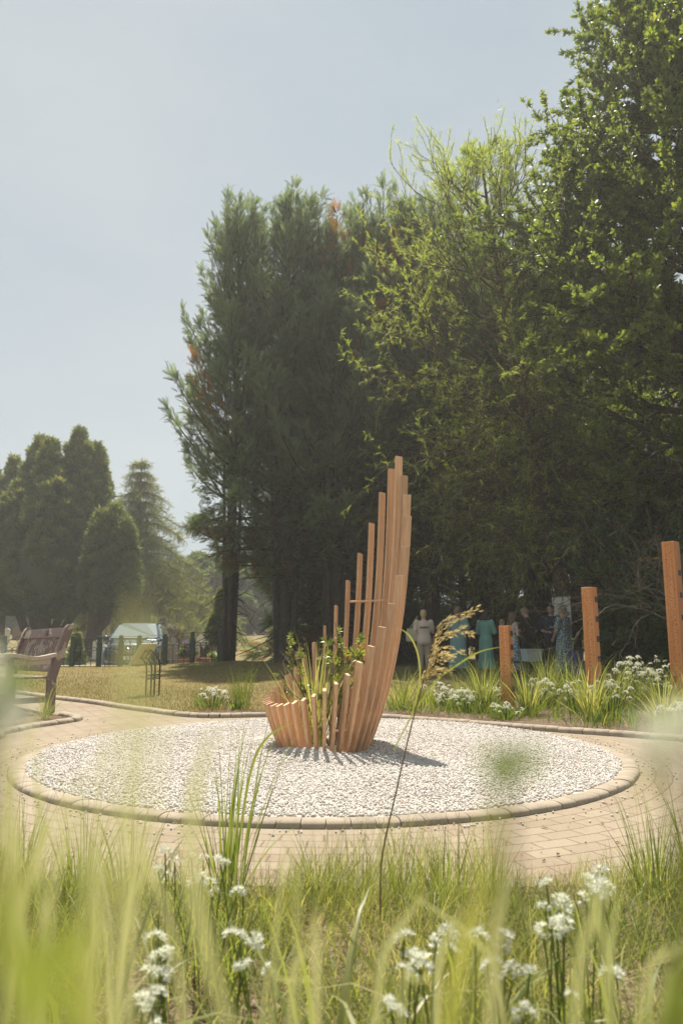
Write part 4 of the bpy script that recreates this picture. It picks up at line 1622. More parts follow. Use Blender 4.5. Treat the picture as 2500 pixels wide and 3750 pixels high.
mb.tube([(x, 0.03, Z(x, FY) + 0.86) for x in fx], 0.006, 4)
mb.build('top_wire', M['fence_wire'], fn)

# ------------------------------------------------------------------ parked car
M['car_paint'] = NT('dark_teal_paint')
M['car_paint'] = M['car_paint'].done(M['car_paint'].bsdf((0.035, 0.055, 0.06), 0.25, None, 0.6, 0.5, Coat_Weight=1.0, Coat_Roughness=0.05))
t = NT('car_glass')
M['glass'] = t.done(t.bsdf((0.17, 0.21, 0.21), 0.06, None, 0.0, 1.0, Coat_Weight=1.0, Coat_Roughness=0.03))  # pale base colour stands in for sky reflected in the glass
M['trim'] = plain('black_plastic', (0.022, 0.022, 0.023), 0.6)
M['chrome'] = plain('chrome', (0.7, 0.7, 0.7), 0.15, 0.03, metal=1.0)
M['lamp'] = plain('lamp_glass', (0.6, 0.62, 0.62), 0.12, 0.05)
M['tyre'] = plain('tyre', (0.02, 0.02, 0.02), 0.85)
M['plate'] = plain('plate_white', (0.75, 0.75, 0.7), 0.5, 0.03)
M['ink'] = plain('black_ink', (0.015, 0.015, 0.015), 0.6)
cy_ = 24.3
cx_ = P(470, 2400, cy_).x
car = thing('parked_car', 'dark grey sport utility car parked facing us behind the fence', 'car', (cx_, cy_, Z(cx_, cy_) + 0.02), math.radians(7))
# local: front at y=0, the car runs back along +y


def ring(y, w, z0, z1, crown=0.03, belt=0.62):
    h = z1 - z0
    half = [(w * 0.86, z0), (w, z0 + 0.12 * h), (w * 1.0, z0 + belt * h), (w * 0.965, z0 + 0.86 * h), (w * 0.86, z0 + 0.975 * h), (w * 0.45, z1 + crown * 0.6)]
    return [Vector((x, y, z)) for x, z in half] + [Vector((0, y, z1 + crown))] + [Vector((-x, y, z)) for x, z in reversed(half)]


mb = MB()
mb.loft([ring(0.0, 0.62, 0.42, 0.80, 0.01), ring(0.05, 0.76, 0.30, 0.90, 0.02), ring(0.18, 0.88, 0.24, 0.97, 0.03), ring(0.5, 0.915, 0.24, 1.03, 0.04), ring(1.15, 0.925, 0.24, 1.10, 0.04),
         ring(2.4, 0.93, 0.24, 1.12, 0.0), ring(3.9, 0.92, 0.26, 1.12, 0.0), ring(4.45, 0.86, 0.32, 1.05), ring(4.58, 0.7, 0.42, 0.95)])
mb.build('body', M['car_paint'], car, smooth=math.radians(40))


def cab(y0, y1, w, z, rr=0.16):
    pts = []
    for sx, sy in ((1, 0), (1, 1), (-1, 1), (-1, 0)):
        pts.append((sx, sy))
    out = []
    for k, (cx0, cy0) in enumerate(((w - rr, y0 + rr), (w - rr, y1 - rr), (-w + rr, y1 - rr), (-w + rr, y0 + rr))):
        a0 = (-90, 0, 90, 180)[k]
        for i in range(5):
            a = math.radians(a0 + 90 * i / 4)
            out.append(Vector((cx0 + rr * math.cos(a), cy0 + rr * math.sin(a), z + 0.03 * (1 - (cx0 + rr * math.cos(a)) ** 2 / w ** 2))))
    return out


mb = MB()
mb.loft([cab(1.02, 4.40, 0.865, 1.08), cab(1.50, 4.25, 0.80, 1.35), cab(1.88, 4.08, 0.70, 1.60), cab(2.0, 3.95, 0.66, 1.655), cab(2.3, 3.7, 0.45, 1.68)])
mb.build('cabin', M['car_paint'], car, smooth=math.radians(40))
mb = MB()
q = [(-0.77, 1.10, 1.13), (0.77, 1.10, 1.13), (0.62, 1.845, 1.58), (0.3, 1.80, 1.605), (-0.3, 1.80, 1.605), (-0.62, 1.845, 1.58)]
nrm_ = Vector((0, -0.5, 0.85)).normalized() * 0.02
mb.loft([[Vector(p) for p in q], [Vector(p) + nrm_ * 1.6 for p in q]])
mb.build('windscreen', M['glass'], car, bevel=0.004)
for s_ in (-1, 1):
    for ya, yb, yc, yd in ((1.62, 2.55, 2.55, 2.05), (2.62, 3.55, 3.55, 2.62)):
        mb = MB()
        pts = [Vector((s_ * 0.872, ya, 1.13)), Vector((s_ * 0.872, yb, 1.13)), Vector((s_ * 0.72, yc, 1.56)), Vector((s_ * 0.72, yd, 1.56))]
        mb.loft([[p - Vector((s_ * 0.05, 0, 0)) for p in pts], pts])
        mb.build('side_window', M['glass'], car)
    mb = MB()
    mb.ball((s_ * 1.0, 1.45, 1.16), (0.11, 0.07, 0.085), 10, 7)
    mb.tube([(s_ * 0.86, 1.5, 1.10), (s_ * 0.98, 1.47, 1.13)], 0.025, 6)
    mb.build('mirror', M['car_paint'], car, smooth=True)
    mb = MB()
    hl = [(0.52, 0.74), (0.80, 0.72), (0.865, 0.93), (0.80, 0.955), (0.60, 0.86)]
    f_ = [Vector((s_ * x, 0.02 + 0.28 * max(0, (x - 0.5)) ** 1.1, z)) for x, z in hl]
    b_ = [p + Vector((-0.02 * s_, 0.12, 0)) for p in f_]
    mb.loft([[p + Vector((0, -0.012, 0)) for p in f_], b_])
    mb.build('headlight', M['lamp'], car, bevel=0.006)
    mb = MB()
    rot = Matrix.Rotation(math.radians(90), 4, 'X')
    fl = MB()
    fl.lathe([(0.075, -0.02), (0.085, 0.02), (0.06, 0.025)], 16, (0, 0, 0))
    fl.v = [tuple(rot @ Vector(p) + Vector((s_ * 0.66, 0.055, 0.42))) for p in fl.v]
    fo = fl.build('fog_lamp', M['chrome'], car, smooth=True)
    fl = MB()
    fl.lathe([(0.055, -0.03), (0.055, 0.033), (0.02, 0.04)], 14, (0, 0, 0))
    fl.v = [tuple(rot @ Vector(p) + Vector((s_ * 0.66, 0.05, 0.42))) for p in fl.v]
    fl.build('lens', M['glass'], fo, smooth=True)
    fl = MB()
    fl.beam((s_ * 0.66, 1.95, 1.655), (s_ * 0.66, 3.9, 1.675), 0.035, 0.05)
    fl.build('roof_rail', M['trim'], car, bevel=0.008)
mb = MB()
for z, w in ((0.22, 0.80), (0.34, 0.86), (0.47, 0.80)):
    pass
bump_r = []
for z, k in ((0.20, 0.94), (0.26, 1.0), (0.44, 1.0), (0.50, 0.97)):
    bump_r.append([Vector((x * k, 0.035 + 0.22 * (abs(x) / 0.9) ** 3 - (0.02 if k == 1 else 0), z)) for x in np.linspace(-0.86, 0.86, 13)] + [Vector((x * k * 0.97, 0.3, z)) for x in np.linspace(0.86, -0.86, 13)])
mb.loft(bump_r)
mb.build('lower_bumper', M['trim'], car, smooth=math.radians(40))
gr = MB()
gp = [(-0.47, 0.82), (-0.40, 0.64), (0.40, 0.64), (0.47, 0.82), (0.3, 0.86), (-0.3, 0.86)]
gr.prism(gp, 0.05, Matrix.Translation((0, -0.03, 0)))
go = gr.build('grille', M['trim'], car, bevel=0.006)
for z, w in ((0.69, 0.40), (0.75, 0.43), (0.84, 0.40)):
    mb = MB()
    mb.box((0, -0.036, z), (2 * w, 0.012, 0.018))
    mb.build('bar', M['chrome'], go)
mb = MB()
mb.tube([(0.075 * math.cos(a), -0.045, 0.76 + 0.075 * math.sin(a)) for a in np.linspace(0, 2 * math.pi, 21)], 0.012, 6, cap=False)
mb.prism([(-0.05, -0.03), (0.02, -0.045), (0.055, 0.0), (0.03, 0.012), (0.045, 0.04), (0.0, 0.02), (-0.045, 0.045), (-0.02, 0.0)], 0.008, Matrix.Translation((0, -0.05, 0.76)))
mb.build('emblem', M['chrome'], go)
mb = MB()
mb.box((0, -0.012, 0.53), (0.54, 0.014, 0.115))
po_ = mb.build('number_plate', M['plate'], car, bevel=0.004)
GLY = {'D': [(0, 0, 0, 1), (0, 1, .6, .85), (.6, .85, .6, .15), (.6, .15, 0, 0)], '1': [(.3, 0, .3, 1), (.3, 1, .1, .8)], '5': [(.6, 1, 0, 1), (0, 1, 0, .55), (0, .55, .6, .5), (.6, .5, .6, 0), (.6, 0, 0, 0)],
       'X': [(0, 0, .6, 1), (0, 1, .6, 0)], 'U': [(0, 1, 0, .1), (0, .1, .6, .1), (.6, .1, .6, 1)], ' ': [], 'r': [(0, 0, 0, .7), (0, .5, .25, .7), (.25, .7, .45, .66)]}


def write(mb, text, x0, z0, h, adv, y, th):
    for k, ch in enumerate(text):
        for a, b, c, d in GLY[ch]:
            p = Vector((x0 + k * adv + a * h * 0.72, y, z0 + b * h))
            q = Vector((x0 + k * adv + c * h * 0.72, y, z0 + d * h))
            e = (q - p).normalized() * th * 0.5
            mb.beam(p - e, q + e, th, 0.003, Vector((0, 1, 0)).cross(q - p))


mb = MB()
write(mb, 'D  5 DXU', -0.245, 0.492, 0.076, 0.063, -0.021, 0.013)
mb.build('lettering', M['ink'], po_, fix=False)
for x in (-0.80, 0.80):
    for y in (0.92, 3.62):
        w = MB()
        w.lathe([(0.20, -0.11), (0.32, -0.11), (0.345, -0.06), (0.345, 0.06), (0.32, 0.11), (0.20, 0.11)], 28)
        R90 = Matrix.Rotation(math.radians(90), 4, 'Y')
        w.v = [tuple(R90 @ Vector(p) + Vector((x, y, 0.345))) for p in w.v]
        wo_ = w.build('wheel', M['tyre'], car, smooth=math.radians(40))
        w = MB()
        sgn = 1 if x > 0 else -1
        w.lathe([(0.21, -0.08), (0.215, 0.085), (0.17, 0.09), (0.05, 0.07)], 24)
        for k in range(5):
            a = 2 * math.pi * k / 5
            w.beam((0.03 * math.cos(a), 0.03 * math.sin(a), 0.09), (0.2 * math.cos(a), 0.2 * math.sin(a), 0.1), 0.05, 0.02)
        w.v = [tuple(R90 @ Vector((p[0], p[1], p[2] * sgn)) + Vector((x, y, 0.345))) for p in w.v]
        w.build('rim', M['grey_metal'], wo_)
# low brick edging of the drive
M['brick'] = NT('red_brick')
t = M['brick']
br = t.n('ShaderNodeTexBrick')
t.l(t.coord('Object', (1, 1, 1), (math.radians(90), 0, 0)), br.inputs['Vector'])
br.inputs['Scale'].default_value = 4.5
br.inputs['Color1'].default_value = (0.34, 0.12, 0.07, 1)
br.inputs['Color2'].default_value = (0.25, 0.085, 0.055, 1)
br.inputs['Mortar'].default_value = (0.35, 0.3, 0.25, 1)
M['brick'] = t.done(t.bsdf(br.outputs[0], 0.9))
M['stone'] = plain('grey_stone', (0.42, 0.385, 0.33), 0.85, 0.25, 5, 0.5, 40)
M['pale_stone'] = plain('pale_stone', (0.62, 0.57, 0.48), 0.85, 0.2, 5, 0.5, 40)
M['brown_stone'] = plain('brown_stone', (0.20, 0.145, 0.10), 0.8, 0.25, 5, 0.4, 40)
M['black_stone'] = plain('polished_black_stone', (0.02, 0.02, 0.022), 0.15, 0.2)
M['terracotta'] = plain('terracotta', (0.42, 0.19, 0.10), 0.8, 0.15, 8)
wl = thing('brick_edging', 'low red brick edging wall with a grey coping behind the bench', 'wall', (P(290, 2400, 23.9).x, 23.9, 0), math.radians(8))
zz = Z(P(290, 2400, 23.9).x, 23.9)
mb = MB()
mb.box((0, 0, zz + 0.1), (3.2, 0.22, 0.36))
mb.build('brick_course', M['brick'], wl)
mb = MB()
mb.box((0, 0, zz + 0.31), (3.26, 0.28, 0.06))
mb.build('coping', M['stone'], wl, bevel=0.01)


# ------------------------------------------------------------------ gravestones
def stone_mesh(kind, H, W, D=0.12):
    mb = MB()
    if kind == 'round':
        pts = [(-W / 2, 0), (W / 2, 0)] + [(W / 2 * math.cos(a), H - W * 0.28 + W * 0.28 * math.sin(a)) for a in np.linspace(0, math.pi, 13)]
        mb.prism(pts, D, Matrix.Translation((0, -D / 2, 0)))
        mb.box((0, 0, 0.04), (W * 1.25, D * 2.2, 0.12))
    elif kind == 'shoulder':
        pts = [(-W / 2, 0), (W / 2, 0), (W / 2, H * 0.8), (W * 0.4, H * 0.83)] + [(W * 0.34 * math.cos(a), H * 0.83 + H * 0.17 * math.sin(a)) for a in np.linspace(0, math.pi, 11)] + [(-W * 0.4, H * 0.83), (-W / 2, H * 0.8)]
        mb.prism(pts, D, Matrix.Translation((0, -D / 2, 0)))
        mb.box((0, 0, 0.05), (W * 1.2, D * 2.4, 0.14))
    elif kind == 'square':
        mb.box((0, 0, H / 2), (W, D, H))
        mb.box((0, 0, 0.05), (W * 1.15, D * 2.2, 0.14))
    elif kind == 'cross':
        w = W * 0.24
        mb.box((0, 0, H * 0.62), (w, w * 0.8, H * 0.76))
        mb.box((W * 0.31, 0, H * 0.76), (W * 0.38, w * 0.75, w))
        mb.box((-W * 0.31, 0, H * 0.76), (W * 0.38, w * 0.75, w))
        for k, (a, h0) in enumerate(((0.95, 0.0), (0.7, 0.10), (0.48, 0.18))):
            mb.box((0, 0, H * (h0 + 0.05)), (W * a, W * a * 0.8, H * 0.1))
    elif kind == 'pillar':
        w = W / 2
        mb.loft([[Vector((a * w * k, b * w * k, z * H)) for a, b in ((-1, -1), (1, -1), (1, 1), (-1, 1))] for z, k in ((0, 1.5), (0.1, 1.5), (0.101, 1.0), (0.9, 0.72), (1.0, 0.25))])
    elif kind == 'heart':
        pts = [(0.0, 0.0), (W * 0.32, H * 0.3), (W * 0.5, H * 0.62)] + [(W * 0.25 + W * 0.25 * math.cos(a), H * 0.72 + H * 0.25 * math.sin(a)) for a in np.linspace(0, math.pi * 0.93, 9)]
        pts += [(-x, z) for x, z in reversed(pts[1:])]
        mb.prism(pts, D, Matrix.Translation((0, -D / 2, 0.05)))
        mb.box((0, 0, 0.05), (W, D * 2.2, 0.14))
    return mb


GM = {}


def gravestone(kind, px, Y, H, W, mat, label, rz=0.0, group='gravestones of the cemetery'):
    key = (kind, round(H, 2), round(W, 2), mat)
    x = P(px, 2350, Y).x
    nm = {'cross': 'stone_cross', 'pillar': 'memorial_pillar'}.get(kind, 'gravestone')
    if key in GM:
        o = GM[key].copy()
        COL.objects.link(o)
    else:
        o = stone_mesh(kind, H, W).build(nm, M[mat])
        GM[key] = o
    o.location = (x, Y, Z(x, Y) - 0.03)
    o.rotation_euler = (random.uniform(-0.04, 0.04), random.uniform(-0.04, 0.04), rz)
    tag(o, label, 'grave marker', group)
    return o


gravestone('shoulder', 644, 29.5, 0.95, 0.72, 'stone', 'broad grey gravestone close behind the fence, left of the purple flowers', 0.1)
gravestone('round', 580, 30.0, 0.90, 0.42, 'pale_stone', 'narrow pale gravestone close behind the car mirror', 0.1)
gravestone('heart', 746, 33.0, 0.75, 0.62, 'black_stone', 'black heart shaped gravestone near the fence gate post', 0.1)
gravestone('round', 775, 33.5, 0.85, 0.6, 'brown_stone', 'small brown gravestone beside the black heart shaped one', -0.1)
gravestone('round', 615, 44, 1.25, 0.95, 'brown_stone', 'large dark brown rounded gravestone behind the broad grey one', 0.1)
gravestone('shoulder', 672, 47, 1.15, 0.8, 'brown_stone', 'brown shouldered gravestone right of the large dark rounded one', 0.0)
gravestone('square', 760, 40, 0.7, 0.9, 'stone', 'wide low grey gravestone behind the black heart shaped one', 0.0)
gravestone('pillar', 597, 46, 1.9, 0.36, 'stone', 'tall square memorial pillar right of the car roof', 0.0)
gravestone('cross', 679, 52, 2.0, 0.85, 'stone', 'tall stone cross left of the pair beside the leafy conifer', 0.1)
gravestone('pillar', 696, 50, 2.1, 0.34, 'stone', 'tallest slim pillar in front of the far green trees', 0.1)
gravestone('cross', 704, 47, 1.95, 0.8, 'pale_stone', 'stone cross standing right of the tallest slim pillar', 0.0)
gravestone('cross', 764, 52, 1.75, 0.7, 'stone', 'slim stone cross just left of the small leafy conifer', 0.0)
gravestone('pillar', 298, 47, 1.6, 0.36, 'brown_stone', 'brown memorial pillar left of the smaller yew trunk', 0.0)
gravestone('cross', 398, 50, 2.3, 0.7, 'pale_stone', 'tall pale cross just left of the car roof', 0.0)
gravestone('pillar', 391, 56, 1.8, 0.3, 'pale_stone', 'slim pale pillar left of the tall pale cross', 0.0)
gravestone('square', 310, 38, 0.95, 0.5, 'brown_stone', 'brown upright slab behind the fence left of the smaller yew trunk', 0.1)
gravestone('round', 363, 36, 0.95, 0.55, 'pale_stone', 'pale gravestone showing behind the fence post left of the car', 0.0)
shared = {'round': 'weathered rounded gravestone among the distant rows', 'shoulder': 'weathered shouldered gravestone among the distant rows', 'square': 'plain square topped gravestone among the distant rows',
          'cross': 'small stone cross among the distant rows of graves', 'pillar': 'short memorial pillar among the distant rows of graves'}
gr_ = np.random.default_rng(91)
kinds = ['round', 'shoulder', 'square', 'round', 'cross', 'round', 'pillar', 'square']
for i in range(74):
    k = kinds[i % 8]
    Y = 39 + 27 * gr_.uniform() ** 0.8
    px = gr_.uniform(575, 850) if i % 3 else gr_.uniform(-20, 400)
    hh = {'round': 0.9, 'shoulder': 1.0, 'square': 0.75, 'cross': 1.35, 'pillar': 1.25}[k] * (1.0, 1.2)[i % 2]
    ww = {'round': 0.6, 'shoulder': 0.65, 'square': 0.7, 'cross': 0.6, 'pillar': 0.3}[k]
    gravestone(k, px, Y, hh, ww, ('stone', 'pale_stone', 'stone', 'brown_stone')[i % 4], shared[k], gr_.uniform(-0.25, 0.25), 'gravestones in the distant rows')

# pots and flowers by the nearest graves
M['purple'] = leafm('purple_flower', [(0, (0.18, 0.08, 0.3)), (0.7, (0.32, 0.17, 0.48)), (1, (0.5, 0.3, 0.6))], 0.3, (1.2, 1, 1.3))
M['white_petal'] = leafm('white_petal', [(0, (0.62, 0.64, 0.5)), (0.5, (0.78, 0.79, 0.70)), (1.0, (0.86, 0.86, 0.80))], 0.35, (1.1, 1.1, 0.95), 0.55, 0.3)
M['grass'] = leafm('grass_green', [(0, (0.06, 0.10, 0.02)), (0.5, (0.12, 0.17, 0.035)), (0.8, (0.20, 0.24, 0.06)), (1.0, (0.36, 0.31, 0.14))], 0.5, (1.8, 1.75, 0.6), 0.45, 0.35)


def potted(px, Y, r, h, mat, fm, label, name='flower_pot', n=260, sq=True):
    x = P(px, 2400, Y).x
    o = thing(name, label, 'flower pot', (x, Y, Z(x, Y)))
    mb = MB()
    if sq:
        mb.loft([[Vector((a * r * k, b * r * k, z)) for a, b in ((-1, -1), (1, -1), (1, 1), (-1, 1))] for z, k in ((0, 0.85), (h * 0.85, 1.0), (h * 0.86, 1.1), (h, 1.1))])
    else:
        mb.lathe([(r * 0.8, 0), (r, h * 0.85), (r * 1.1, h * 0.86), (r * 1.1, h)], 16)
    mb.build('pot', M[mat], o)
    rr_ = np.random.default_rng(int(px))
    q = unit(rr_.normal(0, 1, (n, 3)))
    q[:, 2] = np.abs(q[:, 2])
    pos = np.array([0, 0, h]) + q * np.array([r * 1.2, r * 1.2, r * 1.9]) * rr_.uniform(0.5, 1.1, (n, 1))
    foliage('leaves', TUFT, pos[: n // 2], q[: n // 2], rr_.normal(0, 1, (n // 2, 3)), rr_.uniform(0.10, 0.18, n // 2), rr_.uniform(0.2, 0.7, n // 2), M['grass'], o)
    foliage('blossom', RHR, pos[n // 2:] + [0, 0, 0.05], q[n // 2:], rr_.normal(0, 1, (n - n // 2, 3)), rr_.uniform(0.05, 0.09, n - n // 2), rr_.uniform(0.1, 0.9, n - n // 2), M[fm], o)
    return o


potted(690, 27.0, 0.25, 0.5, 'terracotta', 'purple', 'square terracotta pot of purple flowers behind the fence')
potted(783, 30.5, 0.16, 0.16, 'terracotta', 'white_petal', 'low bowl of white flowers behind the fence near the cypress trunk', sq=False)
potted(238, 30.5, 0.22, 0.12, 'stone', 'white_petal', 'low tub of pale flowers behind the bench post', sq=False)
x = P(735, 2400, 28).x
bp = thing('brick_planter', 'red brick grave planter with a pale stone cross bar on it', 'planter', (x, 28, Z(x, 28)))
mb = MB()
mb.box((0, 0, 0.2), (0.75, 0.5, 0.42))
mb.build('brick_box', M['brick'], bp)
mb = MB()
mb.box((-0.1, 0, 0.72), (0.14, 0.12, 0.6))
mb.box((-0.1, -0.003, 0.95), (0.75, 0.13, 0.14))
mb.build('stone_cross', M['pale_stone'], bp, bevel=0.01)

# ------------------------------------------------------------------ plants inside the sculpture
sp = bush('camellia_shrub', 'young glossy leaved shrub growing up inside the slat sculpture', 'shrub', (SCX + 0.06, SCY + 0.10, 0.03), 52, 1.3, 0.25, RHR, 0.052, 'laurel', stems=5, kids=6, nleaf=4, lv=1, up=0.16, short=0.4)
sp.children[0].data.materials[0] = leafm('young_leaf', [(0, (0.10, 0.15, 0.04)), (0.5, (0.22, 0.26, 0.07)), (0.9, (0.36, 0.37, 0.12)), (1, (0.4, 0.3, 0.12))], 0.4, (1.5, 1.5, 0.5), 0.3, 0.6)


# ------------------------------------------------------------------ people
M['skin'] = plain('skin', (0.62, 0.39, 0.29), 0.55, 0.05, 20, 0.05)
M['eye'] = plain('eye', (0.03, 0.022, 0.02), 0.3)
M['lip'] = plain('lip', (0.34, 0.13, 0.11), 0.5)
M['sole'] = plain('shoe', (0.08, 0.07, 0.065), 0.7)


def hairm(name, c):
    t = NT(name)
    v = t.coord('Object', (90, 90, 7))
    nz = t.noise(1.0, 5, 0.7, v)
    cc = t.ramp(nz, [(0.3, tuple(q * 0.6 for q in c)), (0.7, tuple(min(1, q * 1.35) for q in c))])
    return t.done(t.bsdf(cc, 0.5, t.bump(nz, 0.6, 0.01), 0, 0.4))


def clothm(name, c, scale=8.0):
    t = NT(name)
    v = t.coord('Object')
    fold = t.noise(scale, 4, 0.55, t.coord('Object', (1, 1, 0.35)))
    weave = t.noise(160, 2, 0.6, v)
    cc = t.mix(0.35, c, t.ramp(weave, [(0.3, (0.7, 0.7, 0.7)), (0.7, (1, 1, 1))]), 'MULTIPLY')
    return t.done(t.bsdf(cc, 0.85, t.bump(fold, 0.7, 0.03), 0, 0.2))


def pattern_dress(name, a, b, sc_):
    t = NT(name)
    v = t.n('ShaderNodeTexVoronoi', feature='DISTANCE_TO_EDGE')
    v.inputs['Scale'].default_value = sc_
    t.l(t.coord('Object'), v.inputs['Vector'])
    big = t.noise(4, 3, 0.6, t.coord('Object'))
    cc = t.mix(t.ramp(v.outputs['Distance'], [(0.06, 0.0), (0.11, 1.0)]), b, t.mix(big, a, tuple(q * 0.6 for q in a)))
    return t.done(t.bsdf(cc, 0.8, None, 0, 0.2))


H_BLOND = hairm('blond_hair', (0.50, 0.37, 0.20))
H_DARK = hairm('dark_hair', (0.035, 0.022, 0.018))
H_BROWN = hairm('brown_hair', (0.16, 0.095, 0.055))
H_GREY = hairm('grey_hair', (0.33, 0.27, 0.20))
C_BEIGE = clothm('beige_tee', (0.62, 0.51, 0.44))
C_KHAKI = clothm('khaki_trousers', (0.42, 0.35, 0.27))
C_TEAL = clothm('teal_dress', (0.19, 0.34, 0.33), 12)
C_GREEN = clothm('sea_green_dress', (0.18, 0.38, 0.33), 12)
C_NAVY = clothm('navy_shirt', (0.035, 0.05, 0.10))
C_BLACK = clothm('black_tee', (0.022, 0.022, 0.025))
C_BLUE = pattern_dress('pale_blue_print', (0.16, 0.30, 0.42), (0.55, 0.62, 0.62), 16)
C_NET = pattern_dress('blue_net_print', (0.035, 0.17, 0.27), (0.66, 0.72, 0.70), 22)
C_GRAPE = clothm('dark_trousers', (0.03, 0.03, 0.035))
C_BAG = clothm('canvas', (0.48, 0.44, 0.31))


def capsule(mb, p, q, r1, r2=None, n=10):
    r2 = r1 if r2 is None else r2
    p, q = Vector(p), Vector(q)
    mb.tube([p, p.lerp(q, 0.5), q], [r1, (r1 + r2) / 2, r2], n)
    mb.ball(p, r1, n, 7)
    mb.ball(q, r2, n, 7)


def ell(mb, rows, n=22, pleat=0.0, npl=14):
    """closed loft of ellipses: (z, rx, ry, cx, cy)"""
    rings = []
    for z, rx, ry, cx, cy in rows:
        k = max(0, rows[-1][0] - z)
        rings.append([Vector((cx + rx * math.cos(a) * (1 + pleat * math.cos(npl * a)), cy + ry * math.sin(a) * (1 + pleat * math.cos(npl * a)), z)) for a in np.arange(n) * 2 * math.pi / n])
    mb.loft(rings)


def fuse(mb, name, mat, parent, vox=0.009, it=3):
    """one continuous closed surface out of overlapping volumes"""
    me = bpy.data.meshes.new(name)
    me.from_pydata(mb.v, [], mb.f)
    bm = bmesh.new()
    bm.from_mesh(me)
    bmesh.ops.recalc_face_normals(bm, faces=bm.faces)
    bm.to_mesh(me)
    bm.free()
    o = link(name, me)
    md = o.modifiers.new('fuse', 'REMESH')
    md.mode = 'VOXEL'
    md.voxel_size = vox
    dg = bpy.context.evaluated_depsgraph_get()
    new = bpy.data.meshes.new_from_object(o.evaluated_get(dg))
    bpy.data.objects.remove(o)
    bpy.data.meshes.remove(me)
    bm = bmesh.new()
    bm.from_mesh(new)
    for _ in range(it):
        bmesh.ops.smooth_vert(bm, verts=bm.verts, factor=0.5, use_axis_x=True, use_axis_y=True, use_axis_z=True)
    bm.to_mesh(new)
    bm.free()
    new.name = name
    new.materials.clear()
    new.materials.append(mat)
    new.polygons.foreach_set('use_smooth', [True] * len(new.polygons))
    return link(name, new, parent)


def hand(mb, w, d, up, s=1.0, curl=0.35, spread=0.10):
    """palm and five fingers at the wrist w pointing along d; up = back of the hand"""
    d = Vector(d).normalized()
    up = Vector(up)
    up = (up - d * up.dot(d)).normalized()
    sd = d.cross(up)
    capsule(mb, w, w + d * 0.03 * s, 0.022 * s, 0.024 * s, 8)
    for k in range(4):
        off = (k - 1.5) * 0.019 * s
        b = w + d * 0.045 * s + sd * off
        capsule(mb, w + d * 0.012 * s + sd * off * 0.7, b + d * 0.035 * s, 0.0125 * s, 0.0115 * s, 7)
        L = (0.062, 0.072, 0.068, 0.052)[k] * s
        k0 = b + d * 0.038 * s
        dv = (d + sd * (k - 1.5) * spread).normalized()
        m = k0 + (dv * math.cos(curl) - up * math.sin(curl)) * L * 0.5
        e = m + (dv * math.cos(curl * 2.2) - up * math.sin(curl * 2.2)) * L * 0.5
        capsule(mb, k0, m, 0.0095 * s, 0.0088 * s, 7)
        capsule(mb, m, e, 0.0088 * s, 0.0078 * s, 7)
    t0 = w + d * 0.018 * s - sd * 0.026 * s
    t1 = t0 + (d * 0.6 - sd * 0.75 - up * 0.2).normalized() * 0.036 * s
    capsule(mb, t0, t1, 0.0125 * s, 0.0105 * s, 7)
    capsule(mb, t1, t1 + (d * 0.9 - sd * 0.35 - up * 0.25).normalized() * 0.03 * s, 0.0105 * s, 0.009 * s, 7)


